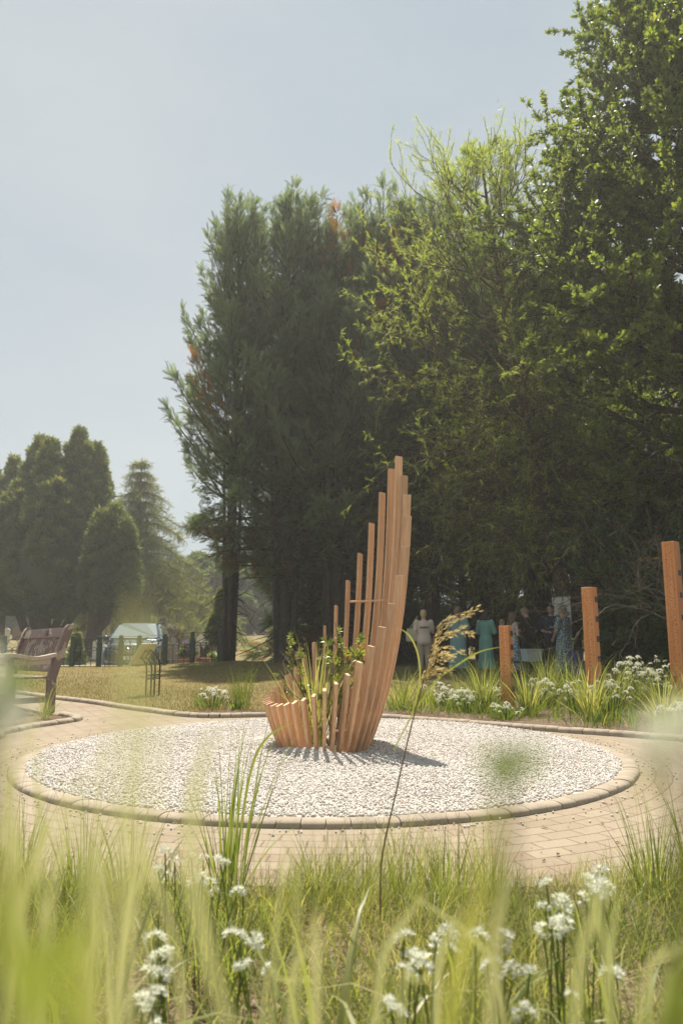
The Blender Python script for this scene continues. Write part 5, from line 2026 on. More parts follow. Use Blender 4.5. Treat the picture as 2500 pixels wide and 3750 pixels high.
def person(label, px, pytop, Y, yaw, arms, top, bottom, hair, hm, hmat, legs='trousers', sleeve='short', head_yaw=0.0, head_tilt=0.0, build=1.0, height=None):
    """yaw: direction faced, 0 = away from the camera (+Y), 90 = to the left. arms: for the right and left arm (elbow, wrist, finger dir, back-of-hand dir) in units of height"""
    zt = P(px, pytop, Y).z
    x = P(px, 2350, Y).x
    zb = Z(x, Y)
    o = thing('person', label, 'person', (x, Y, zb), math.radians(yaw), 'people talking in the shade of the cypresses')
    H = height or zt - zb
    S = H
    v3 = lambda a: Vector(a) * S
    b = build
    body = MB()
    # torso
    ell(body, [(0.47 * S, 0.085 * S * b, 0.062 * S * b, 0, 0), (0.52 * S, 0.098 * S * b, 0.068 * S * b, 0, -0.006 * S), (0.60 * S, 0.075 * S * b, 0.055 * S * b, 0, 0), (0.68 * S, 0.085 * S * b, 0.058 * S * b, 0, 0.004 * S),
               (0.76 * S, 0.095 * S * b, 0.058 * S * b, 0, 0), (0.81 * S, 0.085 * S, 0.045 * S, 0, -0.004 * S), (0.835 * S, 0.04 * S, 0.035 * S, 0, -0.004 * S)])
    hb = Vector((0, 0.0, 0.865)) * S
    ht = math.radians(head_tilt)
    fwd = Vector((-math.sin(math.radians(head_yaw)), math.cos(math.radians(head_yaw)), 0))
    rgt = Vector((fwd.y, -fwd.x, 0))
    hup = Vector((0, 0, 1)) * math.cos(ht) + fwd * math.sin(ht)
    hf = fwd * math.cos(ht) - Vector((0, 0, 1)) * math.sin(ht)
    Mh = Matrix((rgt, hf, hup)).transposed()
    hc = hb + hup * 0.065 * S
    capsule(body, v3((0, -0.004, 0.81)), hb + hup * 0.02 * S, 0.034 * S, 0.031 * S, 12)
    h_ = lambda a: hc + Mh @ (Vector(a) * S)
    body.ball(h_((0, -0.004, 0.012)), (0.046 * S, 0.057 * S, 0.056 * S), 16, 12, Mh)
    body.ball(h_((0, 0.012, -0.022)), (0.037 * S, 0.042 * S, 0.046 * S), 14, 10, Mh)
    body.ball(h_((0, 0.040, -0.052)), (0.016 * S, 0.014 * S, 0.014 * S), 8, 6, Mh)
    capsule(body, h_((0, 0.049, 0.005)), h_((0, 0.063, -0.016)), 0.006 * S, 0.0085 * S, 7)
    capsule(body, h_((-0.014, 0.049, -0.034)), h_((0.014, 0.049, -0.034)), 0.006 * S, 0.006 * S, 6)
    for s_ in (-1, 1):
        body.ball(h_((s_ * 0.046, 0.0, -0.008)), (0.006 * S, 0.012 * S, 0.018 * S), 8, 6, Mh)
    # legs
    for s_ in (-1, 1):
        hp, kn, an = v3((s_ * 0.05, 0, 0.49)), v3((s_ * 0.054, 0.008, 0.28)), v3((s_ * 0.056, -0.012, 0.05))
        capsule(body, hp, kn, 0.050 * S * b, 0.033 * S)
        capsule(body, kn, an, 0.033 * S, 0.021 * S)
        body.ball(kn.lerp(an, 0.3) + Vector((0, -0.012 * S, 0)), (0.03 * S, 0.032 * S, 0.06 * S), 10, 8)
        capsule(body, v3((s_ * 0.057, -0.018, 0.022)), v3((s_ * 0.066, 0.085, 0.014)), 0.021 * S, 0.014 * S)
    shp = {}
    for s_, key in ((1, 'R'), (-1, 'L')):
        el, wr, fd, bk = arms[key]
        sh = v3((s_ * 0.108 * (0.5 + 0.5 * b), -0.004, 0.80))
        el, wr = v3(el), v3(wr)
        shp[key] = (sh, el, wr)
        body.ball(sh, (0.034 * S, 0.034 * S, 0.034 * S), 10, 8)
        capsule(body, sh, el, 0.030 * S * b, 0.024 * S * b)
        capsule(body, el, wr, 0.0245 * S * b, 0.0155 * S)
        hand(body, wr, fd, bk, S / 1.68)
    bd = fuse(body, 'body', M['skin'], o, 0.0075, 2)
    for s_ in (-1, 1):
        e = MB()
        e.ball(h_((s_ * 0.019, 0.049, 0.008)), (0.0085 * S, 0.005 * S, 0.0045 * S), 8, 6, Mh)
        e.build('eye', M['eye'], o, smooth=True)
    e = MB()
    e.ball(h_((0, 0.0535, -0.034)), (0.014 * S, 0.004 * S, 0.0055 * S), 8, 6, Mh)
    e.build('mouth', M['lip'], o, smooth=True)
    # hair
    hr = MB()
    hr.ball(h_((0, -0.012, 0.020)), (0.052 * S, 0.060 * S, 0.056 * S), 16, 12, Mh)
    if hair == 'short':
        hr.ball(h_((0, -0.026, -0.012)), (0.046 * S, 0.044 * S, 0.050 * S), 14, 10, Mh)
        hr.ball(h_((0.012, 0.028, 0.052)), (0.034 * S, 0.026 * S, 0.022 * S), 12, 8, Mh)
    elif hair == 'long':
        hr.ball(h_((0, -0.030, -0.02)), (0.050 * S, 0.038 * S, 0.065 * S), 14, 10, Mh)
        for xx in (-0.036, -0.012, 0.012, 0.036):
            capsule(hr, h_((xx, -0.032, -0.01)), hb + Vector((xx * 1.1 * S, -0.055 * S, -0.115 * S)) if head_tilt < 15 else h_((xx * 1.15, -0.035, -0.12)), 0.026 * S, 0.019 * S)
        for s_ in (-1, 1):
            capsule(hr, h_((s_ * 0.044, -0.010, 0.02)), h_((s_ * 0.050, -0.022, -0.12)), 0.018 * S, 0.014 * S)
    elif hair == 'bun':
        hr.ball(h_((0, -0.028, 0.0)), (0.046 * S, 0.038 * S, 0.048 * S), 14, 10, Mh)
        hr.ball(h_((0, -0.070, -0.030)), (0.026 * S, 0.026 * S, 0.036 * S), 12, 8, Mh)
        hr.ball(h_((0, -0.058, -0.060)), (0.020 * S, 0.018 * S, 0.03 * S), 10, 8, Mh)
    elif hair == 'tied':
        hr.ball(h_((0, -0.026, -0.004)), (0.047 * S, 0.040 * S, 0.052 * S), 14, 10, Mh)
        capsule(hr, h_((0.0, -0.058, -0.01)), h_((0.012, -0.066, -0.12)), 0.022 * S, 0.014 * S)
    cut = len(hr.v)
    fuse(hr, 'hair', hmat, o, 0.0095, 1)
    # clothes
    g_ = 0.010 * S
    tp = MB()
    if legs == 'dress':
        ell(tp, [(0.075 * S, 0.145 * S * b, 0.125 * S * b, 0, -0.004 * S), (0.22 * S, 0.132 * S * b, 0.112 * S * b, 0, 0), (0.225 * S, 0.122 * S * b, 0.105 * S * b, 0, 0), (0.36 * S, 0.115 * S * b, 0.095 * S * b, 0, -0.004 * S),
                 (0.51 * S, 0.110 * S * b, 0.080 * S * b, 0, -0.006 * S), (0.605 * S, 0.085 * S * b, 0.066 * S * b, 0, 0)], 84, 0.03, 13)
    else:
        ell(tp, [(0.475 * S, 0.108 * S * b, 0.080 * S * b, 0, -0.004 * S), (0.53 * S, 0.109 * S * b, 0.078 * S * b, 0, -0.006 * S), (0.60 * S, 0.098 * S * b, 0.072 * S * b, 0, 0)], 24)
    ell(tp, [(0.58 * S, 0.088 * S * b, 0.068 * S * b, 0, 0), (0.68 * S, 0.097 * S * b, 0.070 * S * b, 0, 0.004 * S), (0.755 * S, 0.107 * S * b, 0.070 * S * b, 0, 0.002 * S), (0.812 * S, 0.094 * S, 0.054 * S, 0, -0.003 * S), (0.832 * S, 0.050 * S, 0.043 * S, 0, -0.004 * S)], 24)
    if sleeve != 'strap':
        for key in 'RL':
            sh, el, wr = shp[key]
            if sleeve == 'short':
                capsule(tp, sh, sh.lerp(el, 0.66), 0.043 * S * b, 0.040 * S * b)
            elif sleeve == 'puff':
                capsule(tp, sh, sh.lerp(el, 0.72), 0.046 * S, 0.050 * S)
            else:
                capsule(tp, sh, el, 0.041 * S * b, 0.036 * S * b)
                capsule(tp, el, el.lerp(wr, 0.8 if sleeve == 'long' else 0.1), 0.036 * S, 0.031 * S)
    fuse(tp, 'dress' if legs == 'dress' else 'shirt', top, o, 0.010, 2)
    if legs == 'trousers':
        tr = MB()
        ell(tr, [(0.44 * S, 0.104 * S * b, 0.076 * S * b, 0, -0.004 * S), (0.50 * S, 0.106 * S * b, 0.078 * S * b, 0, -0.006 * S), (0.565 * S, 0.092 * S * b, 0.068 * S * b, 0, 0)], 22)
        for s_ in (-1, 1):
            capsule(tr, v3((s_ * 0.052, -0.002, 0.47)), v3((s_ * 0.056, 0.006, 0.28)), 0.060 * S * b, 0.046 * S * b)
            capsule(tr, v3((s_ * 0.056, 0.006, 0.28)), v3((s_ * 0.058, -0.012, 0.075)), 0.046 * S * b, 0.040 * S)
        fuse(tr, 'trousers', bottom, o, 0.010, 2)
    for s_ in (-1, 1):
        sh_ = MB()
        capsule(sh_, v3((s_ * 0.057, -0.022, 0.022)), v3((s_ * 0.067, 0.088, 0.016)), 0.027 * S, 0.020 * S)
        sh_.box(v3((s_ * 0.062, 0.034, 0.005)), (0.05 * S, 0.15 * S, 0.012 * S))
        fuse(sh_, 'shoe', M['sole'], o, 0.009, 1)
    return o, S


down = ((0.150, -0.02, 0.62), (0.150, 0.045, 0.485), (0, 0.15, -1), (1, 0, 0))


def mir(a):
    return tuple((-q[0], q[1], q[2]) for q in a)


fold_r = ((0.150, 0.02, 0.635), (0.0, 0.115, 0.645), (-1, 0.1, 0.05), (0, 1, 0.2))
fold_l = ((-0.150, 0.02, 0.635), (0.01, 0.10, 0.62), (1, 0.1, 0.05), (0, 1, 0.2))
front_r = ((0.145, 0.0, 0.625), (0.06, 0.13, 0.60), (-0.7, 0.6, 0.05), (0.3, 0.3, 1))
front_l = mir(front_r)
raise_r = ((0.155, 0.05, 0.645), (0.12, 0.18, 0.70), (0.1, 0.6, 0.7), (1, 0, 0.2))
p1, S1 = person('woman with short blond hair, beige tee and khaki trousers seen from behind', 1551, 2233, 18.0, 4, {'R': raise_r, 'L': down if False else mir(down)}, C_BEIGE, C_KHAKI, 'short', None, H_BLOND, build=1.12, head_yaw=-12)
p2, S2 = person('woman in a long teal dress with puffed sleeves and loose brown hair', 1677, 2220, 18.2, -28, {'R': fold_r, 'L': fold_l}, C_TEAL, None, 'long', None, H_BROWN, 'dress', 'puff', build=1.1, head_yaw=62)
p3, S3 = person('dark haired woman in a sea green long sleeved dress, head bowed', 1778, 2281, 18.4, -38, {'R': fold_r, 'L': fold_l}, C_GREEN, None, 'long', None, H_DARK, 'dress', 'long', head_tilt=38, head_yaw=-10, height=1.56)
chin = ((0.10, 0.11, 0.63), (0.045, 0.10, 0.79), (-0.4, 0.1, 0.9), (0.3, 1, 0))
p4, S4 = person('blond person in a navy tee, hand to the chin, behind the shortest post', 1838, 2268, 18.6, 205, {'R': chin, 'L': fold_l}, C_NAVY, C_GRAPE, 'short', None, H_BLOND, head_tilt=14)
p5, S5 = person('young woman with long straight brown hair and a strappy pale blue top, in profile', 1878, 2240, 18.1, -72, {'R': front_r, 'L': front_l}, C_BLUE, C_BLUE, 'long', None, H_BROWN, 'dress', 'strap', head_yaw=-8)
p6, S6 = person('grey haired person in a black tee bending the head down, back turned', 1932, 2256, 18.9, 22, {'R': front_r, 'L': front_l}, C_BLACK, C_GRAPE, 'short', None, H_GREY, build=1.2, head_tilt=42, head_yaw=25, height=1.66)
gest_r = ((0.150, 0.03, 0.635), (0.07, 0.16, 0.66), (-0.7, 0.5, 0.25), (0.3, 0.2, 1))
p7, S7 = person('dark haired woman in a navy blouse gesturing with one hand as she talks', 2020, 2214, 18.6, 158, {'R': front_r, 'L': mir(gest_r)}, C_NAVY, C_GRAPE, 'tied', None, H_DARK, 'trousers', 'elbow', head_yaw=-22, head_tilt=6, build=1.12)
p8, S8 = person('woman in a blue and white net patterned dress with fair hair in a clip', 2062, 2220, 18.0, 42, {'R': down, 'L': ((-0.150, 0.02, 0.635), (-0.085, 0.115, 0.53), (0.3, 0.7, -0.6), (-1, 0, 0.3))}, C_NET, None, 'bun', None, H_GREY, 'dress', 'short', build=1.15, head_yaw=18)
# clip in her hair, and the print on the first woman's tee
mb = MB()
mb.ball((0, -0.088 * S8, 0.925 * S8), (0.035, 0.012, 0.012), 8, 6)
mb.build('hair_clip', M['pale_stone'], p8)
prt = MB()
for k, (dx, h) in enumerate(((-0.085, 0.045), (-0.04, 0.03), (0.0, 0.06), (0.04, 0.04), (0.08, 0.05))):
    yb = -0.0725 * S1 * math.sqrt(max(0.1, 1 - (dx / (0.125 * S1)) ** 2)) * 1.12 - 0.004
    for q in range(3):
        prt.ball((dx + (q - 1) * 0.012, yb, 0.705 * S1 + h * (0.4 + 0.25 * (q % 2))), (0.011, 0.004, 0.018), 6, 5)
    prt.tube([(dx, yb, 0.70 * S1), (dx, yb, 0.705 * S1 + h)], 0.003, 5)
prt.build('printed_plants', clothm('print_green', (0.10, 0.15, 0.08)), p1)
# tote bag hanging from the first woman's left shoulder
bg_ = thing('tote_bag', 'pale canvas tote bag hanging from the shoulder of the woman in the beige tee', 'bag', (p1.location.x - 0.27, p1.location.y - 0.02, p1.location.z), math.radians(8))
mb = MB()
mb.loft([[Vector((a * w, b_ * d, z)) for a, b_ in ((-1, -1), (-0.3, -1.25), (0.3, -1.25), (1, -1), (1, 1), (0.3, 1.25), (-0.3, 1.25), (-1, 1))] for z, w, d in ((0.74, 0.10, 0.03), (0.76, 0.145, 0.055), (0.9, 0.15, 0.06), (1.06, 0.125, 0.03))])
mb.build('sack', C_BAG, bg_, smooth=math.radians(50))
mb = MB()
mb.tube([(-0.07, -0.03, 1.05), (0.02, -0.05, 1.2), (0.115, -0.03, 1.338), (0.13, 0.03, 1.345), (0.05, 0.05, 1.2), (-0.05, 0.03, 1.05)], 0.011, 6)
mb.build('strap', C_BAG, bg_, smooth=True)

# ------------------------------------------------------------------ pull up banner, boxes
t = NT('banner_print')
s = t.n('ShaderNodeSeparateXYZ')
t.l(t.coord('Object'), s.inputs[0])
f = t.math('SUBTRACT', t.math('MULTIPLY', s.outputs[0], 1.6), t.math('MULTIPLY', t.math('SUBTRACT', s.outputs[2], 0.9), 0.9))
M['banner'] = t.done(t.bsdf(t.ramp(f, [(0.25, (0.80, 0.80, 0.77)), (0.62, (0.2, 0.5, 0.47))]), 0.5))
bl, brr = P(2019, 2192, 19.6), P(2086, 2178, 19.0)
ba = thing('pull_up_banner', 'tall white pull up banner with a teal lower edge behind the talking women', 'banner', ((bl.x + brr.x) / 2, 19.3, Z(bl.x, 19.3)), math.atan2(-0.6, brr.x - bl.x))
bw = math.hypot(0.6, brr.x - bl.x)
bh = (bl.z + brr.z) / 2 - Z(bl.x, 19.3)
mb = MB()
mb.box((0, 0, bh / 2 + 0.04), (bw, 0.006, bh - 0.08))
mb.build('sheet', M['banner'], ba)
mb = MB()
mb.box((0, 0, 0.045), (bw + 0.06, 0.14, 0.09))
mb.build('base', M['grey_metal'], ba, bevel=0.01)
mb = MB()
mb.box((0, 0.0, bh + 0.005), (bw + 0.01, 0.025, 0.03))
mb.build('top_bar', M['grey_metal'], ba)
mb = MB()
mb.tube([(0.05, 0.035, 0.08), (0.05, 0.035, bh)], 0.012, 6)
mb.build('back_pole', M['grey_metal'], ba)
mb = MB()
lp = [(0.06, -0.006, bh - 0.36), (0.055, -0.006, bh - 0.22), (0.075, -0.006, bh - 0.14), (0.095, -0.006, bh - 0.2), (0.09, -0.006, bh - 0.36)]
mb.tube(lp, 0.004, 5)
mb.build('printed_loop', M['ink'], ba)
mb = MB()
write(mb, 'r', 0.20, bh - 0.48, 0.13, 0.1, -0.006, 0.013)
mb.build('printed_letter', M['ink'], ba, fix=False)
M['white_plastic'] = plain('bluish_white_plastic', (0.42, 0.48, 0.52), 0.4, 0.05)
M['violet_plastic'] = plain('violet_plastic', (0.10, 0.07, 0.28), 0.45, 0.08)


def crate(name, label, px, Y, z0, w, d, h, mat):
    x = P(px, 2400, Y).x
    o = thing(name, label, 'box', (x, Y, Z(x, Y) + z0), math.radians(12))
    mb = MB()

    def rr(wx_, dy_, z):
        return [Vector((a * wx_, b_ * dy_, z)) for a, b_ in ((-1, -0.8), (-0.9, -1), (0.9, -1), (1, -0.8), (1, 0.8), (0.9, 1), (-0.9, 1), (-1, 0.8))]
    mb.loft([rr(w * 0.44, d * 0.44, 0), rr(w * 0.5, d * 0.5, h), rr(w * 0.47, d * 0.47, h), rr(w * 0.42, d * 0.42, 0.02)])
    mb.build('tub', M[mat], o)
    mb = MB()
    mb.loft([rr(w * 0.53, d * 0.53, h - 0.025), rr(w * 0.53, d * 0.53, h + 0.008), rr(w * 0.47, d * 0.47, h + 0.008), rr(w * 0.47, d * 0.47, h - 0.025)])
    mb.build('rim', M[mat], o)
    return o


xt = P(1945, 2400, 17.3).x
tb_ = thing('folding_table', 'low dark folding table carrying the white plastic box behind the grasses', 'table', (xt, 17.3, Z(xt, 17.3)), math.radians(12))
mb = MB()
mb.box((0, 0, 0.34), (0.85, 0.5, 0.03))
mb.build('table_top', M['trim'], tb_, bevel=0.005)
for a in (-1, 1):
    for b_ in (-1, 1):
        mb = MB()
        mb.beam((a * 0.36, b_ * 0.2, 0.33), (a * 0.40, b_ * 0.22, 0), 0.03, 0.03)
        mb.build('leg', M['trim'], tb_)
crate('plastic_box', 'bluish white plastic box on the low table between the talking people', 1945, 17.3, 0.357, 0.44, 0.32, 0.27, 'white_plastic')
crate('plastic_box', 'violet plastic box standing on the grass right of the patterned dress', 2108, 17.6, 0.0, 0.24, 0.3, 0.58, 'violet_plastic')


# ------------------------------------------------------------------ grasses and flowers
M['dry_grass'] = leafm('straw', [(0, (0.22, 0.17, 0.08)), (0.5, (0.42, 0.34, 0.18)), (1.0, (0.62, 0.53, 0.32))], 0.5, (1.3, 1.25, 0.9), 0.6, 0.25)
M['bright_grass'] = leafm('bright_grass', [(0, (0.10, 0.15, 0.04)), (0.5, (0.21, 0.25, 0.075)), (0.85, (0.34, 0.35, 0.13)), (1.0, (0.46, 0.41, 0.22))], 0.55, (1.6, 1.55, 0.75), 0.42, 0.4)
M['veil_grass'] = leafm('pale_veil_grass', [(0, (0.22, 0.26, 0.10)), (0.6, (0.38, 0.40, 0.20)), (1.0, (0.52, 0.50, 0.32))], 0.5, (1.4, 1.4, 0.9), 0.5, 0.3)
M['leaf_blade'] = leafm('pale_leaf_blade', [(0, (0.13, 0.17, 0.05)), (0.5, (0.24, 0.27, 0.09)), (0.85, (0.36, 0.36, 0.16)), (1.0, (0.45, 0.40, 0.22))], 0.45, (1.5, 1.5, 0.7), 0.4, 0.4)


def tuft(label, x, y, n, H, spread, width, mat='bright_grass', seed=0, z=0.02, droop=1.0, tone=0.5, group=None, base=0.07, name='grass_tuft', cat='grass tuft'):
    r = np.random.default_rng(seed + int(abs(x * 100)) + int(y * 37))
    az = r.uniform(0, 2 * np.pi, n)
    rad = base * np.sqrt(r.uniform(0, 1, n))
    b = np.stack([rad * np.cos(az), rad * np.sin(az), np.full(n, -0.01)], 1)
    az2 = az + r.normal(0, 0.5, n)
    V, F = blades(b, az2, np.abs(r.normal(0.0, spread, n)), H * r.uniform(0.45, 1.1, n), width * r.uniform(0.6, 1.3, n), 7, droop * r.uniform(0.2, 1.5, n), r.uniform(-1.4, 1.4, n))
    T = np.repeat(np.clip(r.normal(tone, 0.2, n), 0, 1), 16)
    o = link(name, mesh_np(name, V, [F], M[mat], tint=T, smooth=True))
    o.location = (x, y, z)
    return tag(o, label, cat, group)


tuft('grass tuft spilling over the low slats inside the sculpture', SCX - 0.08, SCY + 0.14, 150, 1.0, 0.22, 0.008, seed=3, tone=0.8)
tuft('small dry grass tuft at the left end inside the sculpture', SCX - 0.22, SCY + 0.05, 50, 0.78, 0.35, 0.007, 'dry_grass', seed=4)


def at(px, py):
    g_ = G(px, py)
    return g_.x, g_.y


gb = 'clumps of grass in the bed behind the circle'
for px, py, n, H, sp, w, tone, lab in (
        (1475, 2600, 130, 0.62, 0.42, 0.008, 0.66, 'yellow green grass tuft just right of the sculpture, under the tote bag woman'),
        (1560, 2592, 110, 0.5, 0.5, 0.008, 0.6, 'low grass tuft below the tan seed plume'),
        (1690, 2594, 90, 0.55, 0.35, 0.008, 0.45, 'grass tuft below the long teal dress'),
        (1772, 2612, 210, 0.80, 0.36, 0.009, 0.5, 'large upright grass tuft left of the shortest drilled post'),
        (1935, 2622, 170, 0.72, 0.42, 0.010, 0.62, 'arching grass tuft right of the shortest drilled post'),
        (2010, 2588, 210, 0.88, 0.33, 0.008, 0.4, 'tall dense grass tuft below the navy blouse woman'),
        (2090, 2588, 130, 0.80, 0.40, 0.009, 0.5, 'grass tuft left of the middle drilled post'),
        (2165, 2640, 150, 0.78, 0.42, 0.013, 0.72, 'broad bladed bright tuft in front of the middle drilled post'),
        (2245, 2608, 140, 0.75, 0.40, 0.010, 0.6, 'bright grass tuft right of the middle drilled post'),
        (2330, 2600, 120, 0.72, 0.40, 0.008, 0.45, 'grass tuft among tall white flowers left of the tallest post'),
        (2425, 2652, 170, 0.72, 0.55, 0.008, 0.75, 'pale spreading grass tuft at the foot of the tallest post'),
        (2520, 2640, 130, 0.8, 0.45, 0.009, 0.6, 'grass tuft cut by the right edge of the photo')):
    x, y = at(px, py)
    tuft(lab, x, y, n, H, sp, w, 'bright_grass', int(px), 0.02, 1.0, tone, gb, 0.09)
x, y = at(163, 2636)
tuft('small bright grass tuft at the foot of the bench', x, y, 60, 0.46, 0.5, 0.008, 'bright_grass', 5, 0.012, 0.9, 0.6, None, 0.04)
x, y = at(880, 2600)
tuft('soft fine grass tuft left of the sculpture on the lawn edge', x, y, 150, 0.62, 0.16, 0.005, 'grass', 6, 0.02, 0.4, 0.45, None, 0.12)
x, y = at(732, 2592)
tuft('thin grass tuft at the left end of the small lawn edge bed', x, y, 40, 0.36, 0.4, 0.007, 'grass', 7, 0.02, 0.8, 0.6)
x, y = at(862, 2604)
tuft('low broad leaved plant in the small lawn edge bed', x, y, 22, 0.2, 0.7, 0.035, 'grass', 8, 0.02, 0.8, 0.4, None, 0.05, 'leafy_plant', 'plant')


def petal_head(seed, nfl=10, R=0.02, pl=0.017):
    """one cluster of narrow petalled white florets"""
    r = np.random.default_rng(seed)
    d = unit(r.normal(0, 1, (nfl, 3)) * np.array([1, 1, 0.7]) + np.array([0, 0, 0.75]))
    pos, X, N, S = [], [], [], []
    for q in d:
        c = q * R * r.uniform(0.6, 1.25)
        a = unit(np.cross(q, [0.3, 0.5, 0.81]))
        b = np.cross(q, a)
        for k in range(6):
            t = 2 * np.pi * k / 6 + r.uniform(-0.2, 0.2)
            rad = a * math.cos(t) + b * math.sin(t)
            pos.append(c)
            X.append(q * r.uniform(0.5, 1.1) + rad * r.uniform(0.6, 0.9))
            N.append(q - rad * 0.7)
            S.append(pl * r.uniform(0.8, 1.2))
    tv, tf = rhomb(0.30, 0.06)
    V, F = scatter(tv, tf, pos, X, N, S)
    return V, F, np.repeat(np.clip(r.normal(0.6, 0.25, len(S)), 0, 1), 4)


HEADS = [petal_head(s, n, R, p) for s, n, R, p in ((1, 12, 0.020, 0.018), (2, 9, 0.016, 0.017), (3, 15, 0.024, 0.018), (4, 7, 0.012, 0.016))]
HEADM = [mesh_np('flower_head', V, [F], M['white_petal'], tint=T) for V, F, T in HEADS]


def flower_plant(label, heads, group=None, base=None, leaves=36, seed=0, lh=0.3):
    """heads: world points of the flower heads; stems rise to them from one foot"""
    r = np.random.default_rng(seed)
    hs = np.array([tuple(h) for h in heads])
    bx_, by_ = (hs[:, 0].mean(), hs[:, 1].mean() + 0.02) if base is None else base
    o = thing('white_flower_plant', label, 'flower', (bx_, by_, 0.02), 0, group)
    tb = []
    for k, h in enumerate(hs):
        loc = h - np.array([bx_, by_, 0.02])
        b = np.array([r.normal(0, 0.025), r.normal(0, 0.025), 0])
        mid = b * 0.5 + loc * 0.5 + np.array([r.normal(0, 0.02), r.normal(0, 0.02), 0.04])
        s = np.linspace(0, 1, 7)[:, None]
        tb.append(((1 - s) ** 2 * b + 2 * s * (1 - s) * mid + s ** 2 * loc, np.full(7, 0.0022)))
        hd = link('flower_head', HEADM[k % 4], o)
        hd.location = loc
        hd.rotation_euler = (r.normal(0, 0.4), r.normal(0, 0.4), r.uniform(0, 6))
        sc_ = r.uniform(0.5, 0.76)
        hd.scale = (sc_,) * 3
    V, F = tubes_np(tb, 5)
    link('stems', mesh_np('stems', V, [F], M['bright_grass'], tint=np.full(len(V), 0.35), smooth=True), o)
    az = r.uniform(0, 2 * np.pi, leaves)
    b = np.stack([r.normal(0, 0.04, leaves), r.normal(0, 0.04, leaves), np.zeros(leaves)], 1)
    V, F = blades(b, az, np.abs(r.normal(0.25, 0.3, leaves)), lh * r.uniform(0.5, 1.2, leaves), r.uniform(0.004, 0.007, leaves), 6, r.uniform(0.3, 1.6, leaves), r.uniform(-1, 1, leaves))
    link('leaves', mesh_np('leaves', V, [F], M['bright_grass'], tint=np.repeat(np.clip(r.normal(0.5, 0.2, leaves), 0, 1), 14), smooth=True), o)
    return o


def flower_mound(label, px, py, n, H, W, seed, group='white flowered plants in the bed behind the circle'):
    """farther clump: leaves and one mass of small white blossom"""
    r = np.random.default_rng(seed)
    x, y = at(px, py)
    o = thing('white_flower_plant', label, 'flower', (x, y, 0.02), 0, group)
    P_, F_, T_ = [], [], []
    tb = []
    for k in range(n):
        a = r.uniform(0, 2 * np.pi)
        q = W * math.sqrt(r.uniform(0, 1))
        h = np.array([q * math.cos(a), q * math.sin(a), H * r.uniform(0.45, 1.05) * (1 - 0.3 * q / W)])
        V, F, T = HEADS[k % 4]
        P_.append(V * r.uniform(0.8, 1.2) * 1.1 + h)
        F_.append(F)
        T_.append(T)
        tb.append((np.array([[h[0] * 0.3, h[1] * 0.3, 0], [h[0] * 0.8, h[1] * 0.8, h[2] * 0.6], h]), np.full(3, 0.003)))
    V, F, T = merge(list(zip(P_, F_, T_)))
    link('blossom', mesh_np('blossom', V, [F], M['white_petal'], tint=T), o)
    V, F = tubes_np(tb, 4)
    nb2 = 90
    az = r.uniform(0, 2 * np.pi, nb2)
    q = W * np.sqrt(r.uniform(0, 1, nb2))
    V2, F2 = blades(np.stack([q * np.cos(az), q * np.sin(az), 0 * q], 1), az, np.abs(r.normal(0.3, 0.3, nb2)), H * r.uniform(0.4, 0.9, nb2), r.uniform(0.006, 0.012, nb2), 4, r.uniform(0.3, 1.6, nb2), r.uniform(-1, 1, nb2))
    V, F, T = merge([(V, F, np.full(len(V), 0.3)), (V2, F2, np.repeat(np.clip(r.normal(0.35, 0.2, nb2), 0, 1), 10))])
    link('leaves', mesh_np('leaves', V, [F], M['grass'], tint=T, smooth=True), o)


for i, (px, py, n, H, W, lab) in enumerate((
        (1600, 2586, 26, 0.34, 0.26, 'low white flowered plant right of the sculpture, under the seed plume'),
        (1660, 2604, 30, 0.32, 0.26, 'low white flowered plant left of the large upright grass tuft'),
        (1715, 2614, 26, 0.30, 0.2, 'small white flowered plant close to the kerb left of the large upright tuft'),
        (1815, 2604, 30, 0.36, 0.22, 'white flowered plant at the foot of the shortest drilled post'),
        (1850, 2640, 16, 0.22, 0.2, 'very low white flowered plant by the kerb below the shortest drilled post'),
        (1985, 2600, 34, 0.42, 0.25, 'white flowered plant in front of the tall dense grass tuft'),
        (2110, 2620, 24, 0.40, 0.22, 'white flowered plant left of the broad bladed bright tuft'),
        (2235, 2632, 36, 0.46, 0.26, 'white flowered plant in front of the bright tuft right of the middle post'),
        (2300, 2600, 34, 0.66, 0.26, 'tall white flowered plant between the middle and tallest drilled posts'),
        (2370, 2590, 42, 0.80, 0.30, 'tallest white flowered plant just left of the tallest drilled post'),
        (2430, 2600, 26, 0.64, 0.24, 'white flowered plant in front of the tallest drilled post'),
        (2480, 2670, 18, 0.30, 0.25, 'low white flowered plant at the right edge by the kerb'),
        (775, 2597, 26, 0.30, 0.22, 'white flowered plant in the small lawn edge bed left of the sculpture'))):
    flower_mound(lab, px, py, n, H, W, 400 + i)
# low ground cover in the bed behind the circle
r = np.random.default_rng(500)
n = 3000
x = r.uniform(0.45, 5.2, n)
kb = np.interp(x, [p.x for p in BACK if p.x > 0], [p.y for p in BACK if p.x > 0])
y = kb + 0.50 + np.abs(r.normal(0, 0.7, n)) + 0.1 * np.sin(x * 4)
keep = (np.sin(x * 3.1 + 1) * np.sin(y * 4.3) + r.normal(0, 0.6, n)) > -0.2
x, y = x[keep], y[keep]
n = len(x)
V, F = blades(np.stack([x, y, np.full(n, 0.02)], 1), r.uniform(0, 6.28, n), np.abs(r.normal(0.3, 0.35, n)), r.uniform(0.08, 0.30, n), r.uniform(0.006, 0.013, n), 4, r.uniform(0.2, 1.6, n), r.uniform(-1.3, 1.3, n))
tag(link('ground_cover', mesh_np('ground_cover', V, [F], M['grass'], tint=np.repeat(np.clip(r.normal(0.45, 0.25, n), 0, 1), 10), smooth=True)), kind='stuff')
